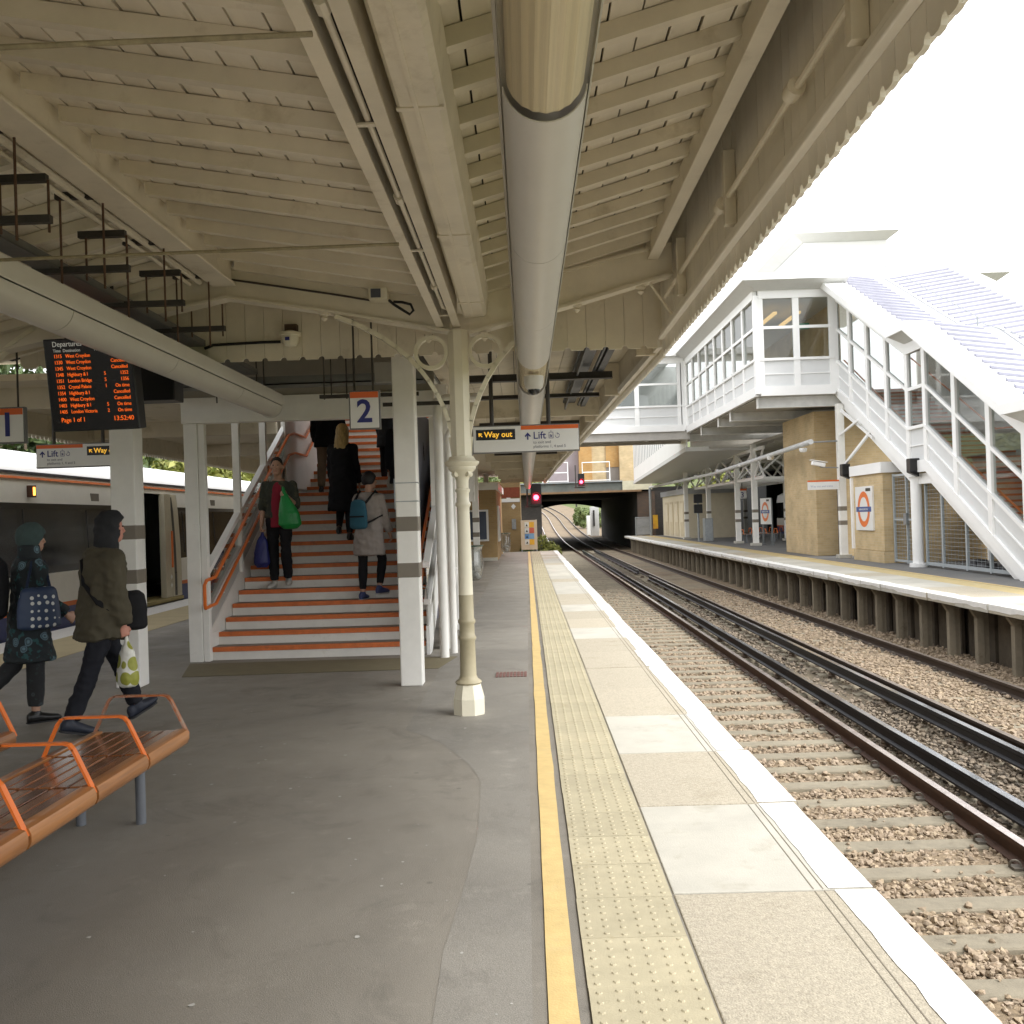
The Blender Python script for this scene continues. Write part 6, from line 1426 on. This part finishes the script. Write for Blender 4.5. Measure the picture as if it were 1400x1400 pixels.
def trousers(J, m, ra=.05, infl=.014, cuff=None, amp=.004, length=1.0):
    s = J['s']; b = MB(local=True)
    b.loft([ring(J['pel']+J['d']*t*s, rx*s, ry*s, J['X'], J['f']) for t, rx, ry in ((-.12,.15,.10),(-.05,.175,.125),(.03,.17,.12),(.09,.155,.11))])
    for i in (0,1):
        an = J['kn%d'%i].lerp(J['an%d'%i], .93*length); cap(b, J['hip%d'%i]+Vector((0,0,-.02)), J['kn%d'%i], (.084+infl)*s, (.056+infl)*s); b.tube([J['kn%d'%i], J['kn%d'%i].lerp(an,.4), an], [(.056+infl)*s,(.058+infl)*s, (ra if cuff is None else cuff)*s], 12); b.sphere(J['kn%d'%i], (.056+infl)*s, 12, 8)
    return remesh(b, 'trousers', m, J['o'], J['vox'], 4, amp, 11)
def shoes(J, m, sole=None):
    s = J['s']
    for i in (0,1):
        b = MB(local=True); h, t, a = J['heel%d'%i], J['toe%d'%i], J['an%d'%i]; d = (t-h).normalized(); sd = d.cross(Vector((0,0,1))).normalized(); up = sd.cross(d).normalized()
        rings = []
        for f, w, lo, hi in ((-.12,.022,-.026,.05),(0,.036,-.028,.075),(.3,.038,-.028,.07),(.55,.046,-.028,.058),(.85,.048,-.028,.042),(1.12,.042,-.026,.03),(1.26,.022,-.02,.012)):
            c = h.lerp(t, f); rings.append([c+sd*w*s*math.cos(2*math.pi*k/14)+up*((hi+lo)/2+(hi-lo)/2*math.sin(2*math.pi*k/14))*s for k in range(14)])
        b.loft(rings); cap(b, a+Vector((0,0,-.02)), a+Vector((0,0,.01)), .042*s, .042*s); sh = remesh(b, 'shoe', m, J['o'], .009, 3)
        if sole:
            b = MB(local=True); b.loft([[h.lerp(t,f)+sd*w*s+up*-.018*s, h.lerp(t,f)-sd*w*s+up*-.018*s, h.lerp(t,f)-sd*w*s+up*-.034*s, h.lerp(t,f)+sd*w*s+up*-.034*s] for f, w in ((-.12,.025),(.0,.038),(.4,.04),(.8,.049),(1.1,.036))]); b.build('sole', sole, sh)
def top_(J, m, hem=-.14, infl=.022, sleeve=1.0, sr=(.062,.052,.042), flare=1.0, name='jacket', amp=.006, collar=True, back=0, seed=0, knee=None):
    s = J['s']; b = MB(local=True); R_ = []
    if hem < -.10:
        for t in np.linspace(hem, -.10, 4):
            k = (t-hem)/(-.10-hem+1e-6); f = lerp(flare, 1, k); c = J['pel']+Vector((0,0,t*s))+J['f']*0.0
            R_.append(ring(c, (.17*f+infl)*s, (.125*f+infl)*s, J['X'], Vector((0,1,0))))
    for t, rx, ry in J['tors'][1:]:
        if t > .50 and not collar: continue
        R_.append(ring(J['pel']+J['d']*t*s-J['f']*back*(.3 if t < .2 else 1), (rx+infl)*s, (ry+infl)*s, J['X'], J['f']))
    b.loft(R_)
    for i in (0,1):
        e, w = J['el%d'%i], J['wr%d'%i]; cap(b, J['sh%d'%i], e, sr[0]*s, sr[1]*s)
        if sleeve > 0: q = e.lerp(w, sleeve*.96); b.tube([e, e.lerp(q,.5), q], [sr[1]*s, sr[1]*.96*s, sr[2]*s], 12)
    return remesh(b, name, m, J['o'], J['vox'], 4, amp, 9, seed)
def hair_cap(J, m, low=-.02, back=.02, r=(.086,.102,.104), name='hair', off=0, amp=.004, ext=.74):
    s = J['s']; b = MB(local=True); c = J['head']+Vector((0,-.012,.036+off))*s; n = 18; rings = []
    hf, hx = J['hf'], J['hx']
    for k in range(9):
        ph = math.pi*.5-math.pi*ext*k/8; rr = math.cos(ph); z = math.sin(ph); R2 = []
        for j in range(n):
            a = 2*math.pi*j/n; fr = max(0, math.sin(a)); zz = z if z > .25 or fr < .35 else lerp(z, .25, min(1,(fr-.35)*2)); q = math.sqrt(max(0,1-zz*zz))
            R2.append(c+hx*r[0]*s*q*math.cos(a)+hf*r[1]*s*q*math.sin(a)*(1 if math.sin(a) < 0 else .93)+Vector((0,0,r[2]*s*zz)))
        rings.append(R2)
    rings = rings[1:]; b.loft(rings); return remesh(b, name, m, J['o'], .0095, 2, amp, 26)
def worn(o, J, label, cat, name, group=None):
    """a bag carried by somebody stands as a thing of its own at the carrier's place"""
    o.parent = None; p = J['o']; o.matrix_world = Matrix.Translation(p.location) @ Matrix.Rotation(p.rotation_euler.z, 4, 'Z'); o.name = name; tag(o, label, cat, group); return o
blk = cloth('black_cloth', (.012,.012,.014)); charcoal = cloth('charcoal_cloth', (.028,.029,.032)); olive = cloth('olive_jacket_cloth', (.075,.066,.045), vs_=5); navyc = cloth('dark_trouser_cloth', (.014,.015,.020))

# ---- G: hooded man with shopping bag
J = person('man in olive jacket and dark hood walking with a carrier bag', (-3.47, 8.08, 0), R(-42), 1.76, .10, ((-.30,.12,-.25),(.46,.10,.40)), ((-.02,.10,.22),(.18,.08,.3)), head_turn=R(-12), nod=.6, skin=skin2, vox=.012, grip=(.9,.3))
trousers(J, navyc, .058, .016, .062, .016); shoes(J, mat('navy_trainer',(.018,.022,.035),.6), mat('dark_sole',(.02,.02,.022),.7))
top_(J, olive, -.20, .058, 1.0, (.094,.084,.068), 1.12, 'jacket', .026, seed=3)
s = J['s']; b = MB(local=True); hc = J['head']; n = 18
rings = []
for k, (t, rx, ry, oy) in enumerate(((-.21,.125,.115,-.02),(-.13,.105,.11,-.02),(-.05,.10,.118,-.012),(.04,.103,.122,-.006),(.10,.09,.108,-.008),(.145,.055,.07,-.012),(.155,.02,.03,-.015))):
    rings.append([hc+J['hx']*rx*s*math.cos(2*math.pi*j/n)+J['hf']*(oy*s+ry*s*math.sin(2*math.pi*j/n)*(.62 if math.sin(2*math.pi*j/n) > 0 and t < .06 else 1))+Vector((0,0,t*s)) for j in range(n)])
b.loft(rings); remesh(b, 'hood', charcoal, J['o'], .011, 4, .018, 10)
b = MB(local=True); sh = J['sh1']; hp = J['pel']+Vector((.22,.05,.0)); pts = [J['pel']+J['d']*.46*s+Vector((-.08,.02,.04)), J['pel']+J['d']*.42*s+Vector((-.06,-.14,0)), J['pel']+J['d']*.25*s+Vector((.05,-.165,0)), J['pel']+J['d']*.10*s+Vector((.17,-.10,0)), hp]
for p, q in zip(pts, pts[1:]): b.beam(p, q+(q-p)*.1, .012, .045, up=(0,1,0))
b.build('bag_strap', blk, J['o'])
b = MB(local=True); c = J['pel']+Vector((.10,.22,.02)); b.loft([ring(c+Vector((0,0,z)), rx, ry, Vector((1,0,0)), Vector((0,1,0)), 14) for z, rx, ry in ((-.17,.06,.11),(-.14,.10,.13),(0,.10,.13),(.12,.08,.11),(.15,.04,.07))]); worn(remesh(b, 'messenger_bag', blk, J['o'], .012, 3, .006), J, 'black messenger bag at the hooded man\'s hip', 'bag', 'messenger_bag')
def dots(name, base, dot, scale, th=.32, rnd=.0):
    m = bpy.data.materials.new(name); m.use_nodes = True; N = m.node_tree.nodes; L = m.node_tree.links; bb = N['Principled BSDF']; bb.inputs['Roughness'].default_value = .55
    tc = N.new('ShaderNodeTexCoord'); v = N.new('ShaderNodeTexVoronoi'); v.inputs['Scale'].default_value = scale; v.inputs['Randomness'].default_value = rnd; L.new(tc.outputs['Object'], v.inputs['Vector'])
    r = N.new('ShaderNodeMapRange'); r.inputs[1].default_value = th; r.inputs[2].default_value = th+.03; L.new(v.outputs['Distance'], r.inputs[0]); mx = N.new('ShaderNodeMixRGB'); mx.inputs[1].default_value = (*dot,1); mx.inputs[2].default_value = (*base,1); L.new(r.outputs[0], mx.inputs[0]); L.new(mx.outputs[0], bb.inputs['Base Color']); return m
pl = J['palm0']; b = MB(local=True); rings = []
for z, rx, ry in ((-.02,.012,.012),(-.07,.025,.02),(-.14,.075,.05),(-.26,.095,.07),(-.36,.11,.08),(-.41,.10,.07),(-.43,.06,.05)): rings.append([pl+Vector((.0+rx*math.cos(2*math.pi*k/18)*(1+.12*mnoise.noise((k*.9,z*9,0))), ry*math.sin(2*math.pi*k/18)*(1+.15*mnoise.noise((k*.7,z*8,4)))+.02, z)) for k in range(18)])
b.loft(rings); bg = remesh(b, 'carrier_bag', dots('spotted_carrier_bag', (.72,.72,.66), (.30,.31,.045), 7.6, .44, .35), J['o'], .010, 3, .005, 20); worn(bg, J, 'white carrier bag with olive green spots in the hooded man\'s hand', 'bag', 'carrier_bag')

# ---- H: woman in floral coat
def floral(name, base, fl, lf, sc=9):
    m = bpy.data.materials.new(name); m.use_nodes = True; N = m.node_tree.nodes; L = m.node_tree.links; bb = N['Principled BSDF']; bb.inputs['Roughness'].default_value = .8
    tc = N.new('ShaderNodeTexCoord'); v = N.new('ShaderNodeTexVoronoi'); v.inputs['Scale'].default_value = sc; L.new(tc.outputs['Object'], v.inputs['Vector'])
    w = N.new('ShaderNodeMath'); w.operation = 'SINE'; mu = N.new('ShaderNodeMath'); mu.operation = 'MULTIPLY'; mu.inputs[1].default_value = 42; L.new(v.outputs['Distance'], mu.inputs[0]); L.new(mu.outputs[0], w.inputs[0])
    r = N.new('ShaderNodeMapRange'); r.inputs[1].default_value = .36; r.inputs[2].default_value = .32; r.inputs[3].default_value = 0; r.inputs[4].default_value = 1; L.new(v.outputs['Distance'], r.inputs[0])
    sp = N.new('ShaderNodeSeparateXYZ'); L.new(v.outputs['Color'], sp.inputs[0]); gt = N.new('ShaderNodeMath'); gt.operation = 'GREATER_THAN'; gt.inputs[1].default_value = .52; L.new(sp.outputs[0], gt.inputs[0])
    ms = N.new('ShaderNodeMath'); ms.operation = 'MULTIPLY'; L.new(r.outputs[0], ms.inputs[0]); L.new(gt.outputs[0], ms.inputs[1]); r2 = N.new('ShaderNodeMapRange'); r2.inputs[1].default_value = -1; r2.inputs[2].default_value = 1; r2.inputs[3].default_value = .25; r2.inputs[4].default_value = 1; L.new(w.outputs[0], r2.inputs[0]); m3 = N.new('ShaderNodeMath'); m3.operation = 'MULTIPLY'; L.new(ms.outputs[0], m3.inputs[0]); L.new(r2.outputs[0], m3.inputs[1])
    n = N.new('ShaderNodeTexNoise'); n.inputs['Scale'].default_value = sc*2.4; L.new(tc.outputs['Object'], n.inputs['Vector']); rn = N.new('ShaderNodeMapRange'); rn.inputs[1].default_value = .60; rn.inputs[2].default_value = .66; L.new(n.outputs['Fac'], rn.inputs[0])
    a = N.new('ShaderNodeMixRGB'); a.inputs[1].default_value = (*base,1); a.inputs[2].default_value = (*lf,1); L.new(rn.outputs[0], a.inputs[0]); c = N.new('ShaderNodeMixRGB'); L.new(m3.outputs[0], c.inputs[0]); L.new(a.outputs[0], c.inputs[1]); c.inputs[2].default_value = (*fl,1); L.new(c.outputs[0], bb.inputs['Base Color']); return m
J = person('woman in dark floral coat and grey-green beanie walking beside the hooded man', (-4.26, 8.5, 0), R(-40), 1.66, .04, ((.02,.04,.0),(-.24,.62,-.4)), ((.15,.08,.75),(.1,.1,.6)), head_turn=R(-14), female=True, vox=.012, grip=(.6,.3))
trousers(J, floral('dark_floral_trousers', (.014,.015,.017), (.05,.06,.065), (.02,.03,.03), 12), .05, .02, .068, .006, .90); shoes(J, mat('black_shoe',(.012,.012,.012),.35), mat('dark_sole',(.02,.02,.022),.7))
fl_m = floral('floral_coat', (.012,.018,.022), (.13,.22,.27), (.02,.075,.08))
top_(J, fl_m, -.40, .042, 1.0, (.08,.068,.055), 1.28, 'coat', .022, seed=8)
b = MB(local=True); s = J['s']; b.loft([ring(J['neck']+Vector((0,0,z))*s, rx*s, ry*s, J['X'], Vector((0,1,0))) for z, rx, ry in ((-.08,.15,.11),(-.02,.118,.105),(.05,.10,.10),(.10,.095,.098),(.12,.085,.088))]); remesh(b, 'collar', fl_m, J['o'], .012, 3, .006)
hair_cap(J, mat('teal_beanie_knit',(.055,.085,.085),.95,var=.12,vs_=20,bump=.5,bs=150), r=(.112,.135,.138), name='beanie', off=-.008, amp=.006)
b = MB(local=True); c = J['pel']+Vector((0,-.29,.27)); b.loft([ring(c+Vector((0,0,z)), rx, ry, Vector((1,0,0)), Vector((0,1,0)), 16) for z, rx, ry in ((-.28,.10,.06),(-.24,.16,.10),(0,.17,.13),(.18,.15,.11),(.24,.08,.06))]); worn(remesh(b, 'backpack', blk, J['o'], .013, 4, .008), J, 'large black backpack on the woman in the floral coat', 'bag', 'backpack')
b = MB(local=True); c = J['pel']+Vector((.27,-.03,.10)); b.loft([ring(c+Vector((0,0,z)), rx, ry, Vector((1,0,0)), Vector((0,1,0)), 16) for z, rx, ry in ((-.20,.03,.14),(-.18,.055,.19),(-.02,.06,.18),(.12,.045,.15),(.15,.02,.12))]); tb = remesh(b, 'tote_bag', dots('polka_dot_cloth', (.025,.045,.10), (.62,.64,.62), 16, .24, .35), J['o'], .012, 3, .006)
worn(tb, J, 'navy tote bag with white polka dots on the woman\'s arm', 'bag', 'tote_bag')
b = MB(local=True); b.tube([c+Vector((0,.10,.13)), J['sh0']+Vector((.02,.05,.05)), J['sh0']+Vector((.02,-.05,.05)), c+Vector((0,-.10,.13))], .012, 6); h_ = b.build('handle', cloth('navy_strap',(.02,.03,.06)), J['o']); h_.parent = tb; h_.matrix_local = Matrix()

# ---- A: man coming down in red T-shirt
camo = mat('camouflage_shirt', (.035,.04,.03), .85, var=.3, vs_=9, dirt=(.10,.09,.055), ds=9, dth=.52)
J = person('man in red T-shirt and dark open shirt coming down the stair', (-3.33, 13.52, .75), R(182), 1.76, -.01, ((-.02,.02),(.28,.62)), ((.05,.13,.15),(.30,.18,1.75,.35)), nod=.9, vox=.013, grip=(.9,.8))
trousers(J, blk, .052, .014, .058, .012); shoes(J, mat('pale_trainer',(.50,.49,.46),.6))
top_(J, camo, -.10, .030, .0, (.066,.064,.06), 1.02, 'overshirt', .016, seed=5, collar=False)
s = J['s']; b = MB(local=True); b.loft([ring(J['pel']+J['d']*t*s+J['f']*.055, rx*s, ry*s, J['X'], J['f']) for t, rx, ry in ((-.13,.105,.108),(0,.11,.105),(.15,.098,.095),(.30,.10,.10),(.42,.085,.085),(.48,.07,.05))]); remesh(b, 'tee_shirt', cloth('crimson_tee', (.26,.022,.042), var=.1), J['o'], .012, 3, .004)
hair_cap(J, mat('short_dark_hair',(.018,.014,.012),.7), r=(.081,.099,.102), off=.002, ext=.58)
pl = J['palm0']
def bagmesh(J, pl, rings_, m, name): b = MB(local=True); b.loft([[pl+Vector((rx*math.cos(2*math.pi*k/18)*(1+.12*mnoise.noise((k*.9,z*7,1)))+ox, ry*math.sin(2*math.pi*k/18), z)) for k in range(18)] for z, rx, ry, ox in rings_]); return remesh(b, name, m, J['o'], .011, 3, .005, 16)
worn(bagmesh(J, pl, ((.0,.012,.012,0),(-.07,.03,.02,0),(-.14,.07,.05,.01),(-.30,.10,.06,.02),(-.44,.11,.065,.02),(-.50,.07,.04,.02)), mat('blue_bag',(.018,.022,.13),.45,var=.15,dirt=(.08,.30,.06),ds=7,dth=.68), 'carrier_bag'), J, 'dark blue carrier bag hanging from the red-shirted man\'s hand', 'bag', 'carrier_bag')
pl = J['palm1']
worn(bagmesh(J, pl, ((.10,.015,.012,.0),(.02,.03,.03,-.01),(-.12,.09,.07,-.04),(-.26,.14,.09,-.07),(-.40,.15,.09,-.08),(-.46,.09,.05,-.08)), mat('green_bag',(.012,.22,.05),.4,var=.15), 'carrier_bag'), J, 'bright green carrier bag held against the red-shirted man\'s side', 'bag', 'carrier_bag')

# ---- B: blond woman going up
J = person('woman with long blond hair in a black coat climbing the stair', (-2.66, 14.62, 1.35), R(-4), 1.70, .08, ((-.05,.03),(.55,.95)), ((.1,.12,.3),(.1,.12,.5)), female=True, vox=.014)
trousers(J, blk, .045, .008); shoes(J, mat('black_shoe',(.012,.012,.012),.35)); top_(J, blk, -.50, .040, 1.0, (.078,.066,.052), 1.15, 'coat', .02, seed=2)
b = MB(local=True); c = J['head']; s = J['s']; b.loft([ring(c+Vector((0,oy,z))*s, rx*s, ry*s, J['X'], Vector((0,1,0))) for z, rx, ry, oy in ((.145,.02,.02,-.01),(.13,.062,.07,-.01),(.07,.093,.105,-.012),(-.02,.10,.105,-.03),(-.12,.105,.085,-.075),(-.24,.115,.06,-.115),(-.36,.10,.045,-.125),(-.44,.06,.03,-.125),(-.47,.02,.015,-.12))])
remesh(b, 'hair', mat('blond_hair',(.46,.32,.13),.5,var=.35,vs_=1.0,stretch=(60,60,3)), J['o'], .011, 2, .007, 22)
# ---- C: woman in grey coat with teal backpack
J = person('woman in grey coat with teal backpack starting up the stair', (-2.06, 13.08, .60), R(-18), 1.66, .06, ((.50,.80),(-.04,.03)), ((.25,.14,.25),(.1,.1,.3)), head_turn=R(-45), female=True, vox=.013, grip=(.3,.3))
trousers(J, blk, .042, .008, .046, .003, .92); shoes(J, mat('blue_trainer',(.05,.065,.17),.6), mat('white_sole',(.5,.5,.5),.7)); greyc = cloth('pale_grey_coat', (.31,.275,.255), var=.08)
top_(J, greyc, -.34, .045, .85, (.082,.070,.056), 1.12, 'coat', .018, seed=6)
hair_cap(J, mat('black_hair',(.012,.010,.010),.5), r=(.094,.112,.116), off=-.006)
b = MB(local=True); c = J['pel']+Vector((-.02,-.235,.22)); b.loft([ring(c+Vector((0,0,z)), rx, ry, Vector((1,0,0)), Vector((0,1,0)), 14) for z, rx, ry in ((-.20,.09,.05),(-.17,.125,.075),(.02,.12,.075),(.15,.095,.06),(.18,.05,.03))]); bp = worn(remesh(b, 'backpack', cloth('teal_backpack_cloth',(.03,.10,.145),var=.12), J['o'], .011, 3, .004), J, 'teal backpack on the woman in the grey coat', 'bag', 'backpack')
b = MB(local=True); b.box(c.x-.115,c.x+.115,c.y-.082,c.y-.07,c.z-.05,c.z-.03); q = b.build('pocket_zip', blk, J['o']); q.parent = bp; q.matrix_local = Matrix()
b = MB(local=True); s = J['s']
for sd in (-1,1): 
    pts = [c+Vector((sd*.09,.04,.14)), J['pel']+J['d']*.50*s+Vector((sd*.11,-.03,.03)), J['pel']+J['d']*.44*s+Vector((sd*.13,.12,0)), J['pel']+J['d']*.2*s+Vector((sd*.19,.02,0)), c+Vector((sd*.10,.03,-.13))]
    for p, q_ in zip(pts, pts[1:]): b.beam(p, q_+(q_-p)*.06, .012, .035, up=(0,1,0))
q = b.build('strap', blk, J['o']); q.parent = bp; q.matrix_local = Matrix()
# ---- D, E, F: dark figures higher up
J = person('person in bulky black jacket and tan trousers on the stair landing', (-3.28, 16.75, 2.10), R(0), 1.74, .06, ((.15,.2),(-.15,.1)), ((.1,.15,.5),(.1,.15,.5)), vox=.016)
trousers(J, cloth('tan_trousers',(.22,.16,.105)), .06, .02, .062); shoes(J, mat('black_shoe',(.012,.012,.012),.35)); top_(J, blk, -.16, .06, 1.0, (.095,.085,.06), 1.05, 'jacket', .01); hair_cap(J, mat('black_hair',(.012,.010,.010),.5))
J = person('person in long black coat on the stair partly hidden by the banded column', (-1.78, 14.85, 1.50), R(4), 1.78, .04, ((.3,.6),(-.02,.02)), ((.15,.12,.3),(-.1,.1,.3)), vox=.016)
trousers(J, blk); shoes(J, mat('navy_trainer',(.018,.022,.035),.6)); top_(J, cloth('blue_black_coat',(.014,.015,.02)), -.30, .045, 1.0, (.085,.075,.06), 1.08, 'coat', .01); hair_cap(J, mat('black_hair',(.012,.010,.010),.5))
pl = J['palm1']; worn(bagmesh(J, pl, ((.05,.02,.02,0),(-.05,.05,.04,0),(-.16,.07,.05,0),(-.22,.04,.03,0)), mat('white_plush',(.6,.58,.52),.9), 'hand_bag'), J, 'small white bag in the long-coated person\'s hand', 'bag', 'hand_bag')
J = person('person with teal scarf and black coat further up the stair', (-2.42, 17.9, 2.25), R(-10), 1.70, .05, ((.45,.8),(0,.03)), ((.1,.12,.5),(.1,.12,.5)), female=True, vox=.016)
trousers(J, blk); shoes(J, mat('black_shoe',(.012,.012,.012),.35)); top_(J, charcoal, -.25, .045, 1.0, (.085,.072,.056), 1.08, 'coat', .01); hair_cap(J, mat('black_hair',(.012,.010,.010),.5))
b = MB(local=True); b.loft([ring(J['neck']+Vector((0,0,z)), rx, ry, J['X'], Vector((0,1,0))) for z, rx, ry in ((-.07,.17,.13),(-.02,.14,.13),(.05,.10,.10))]); remesh(b, 'scarf', cloth('teal_scarf',(.03,.17,.13)), J['o'], .014, 3, .01)
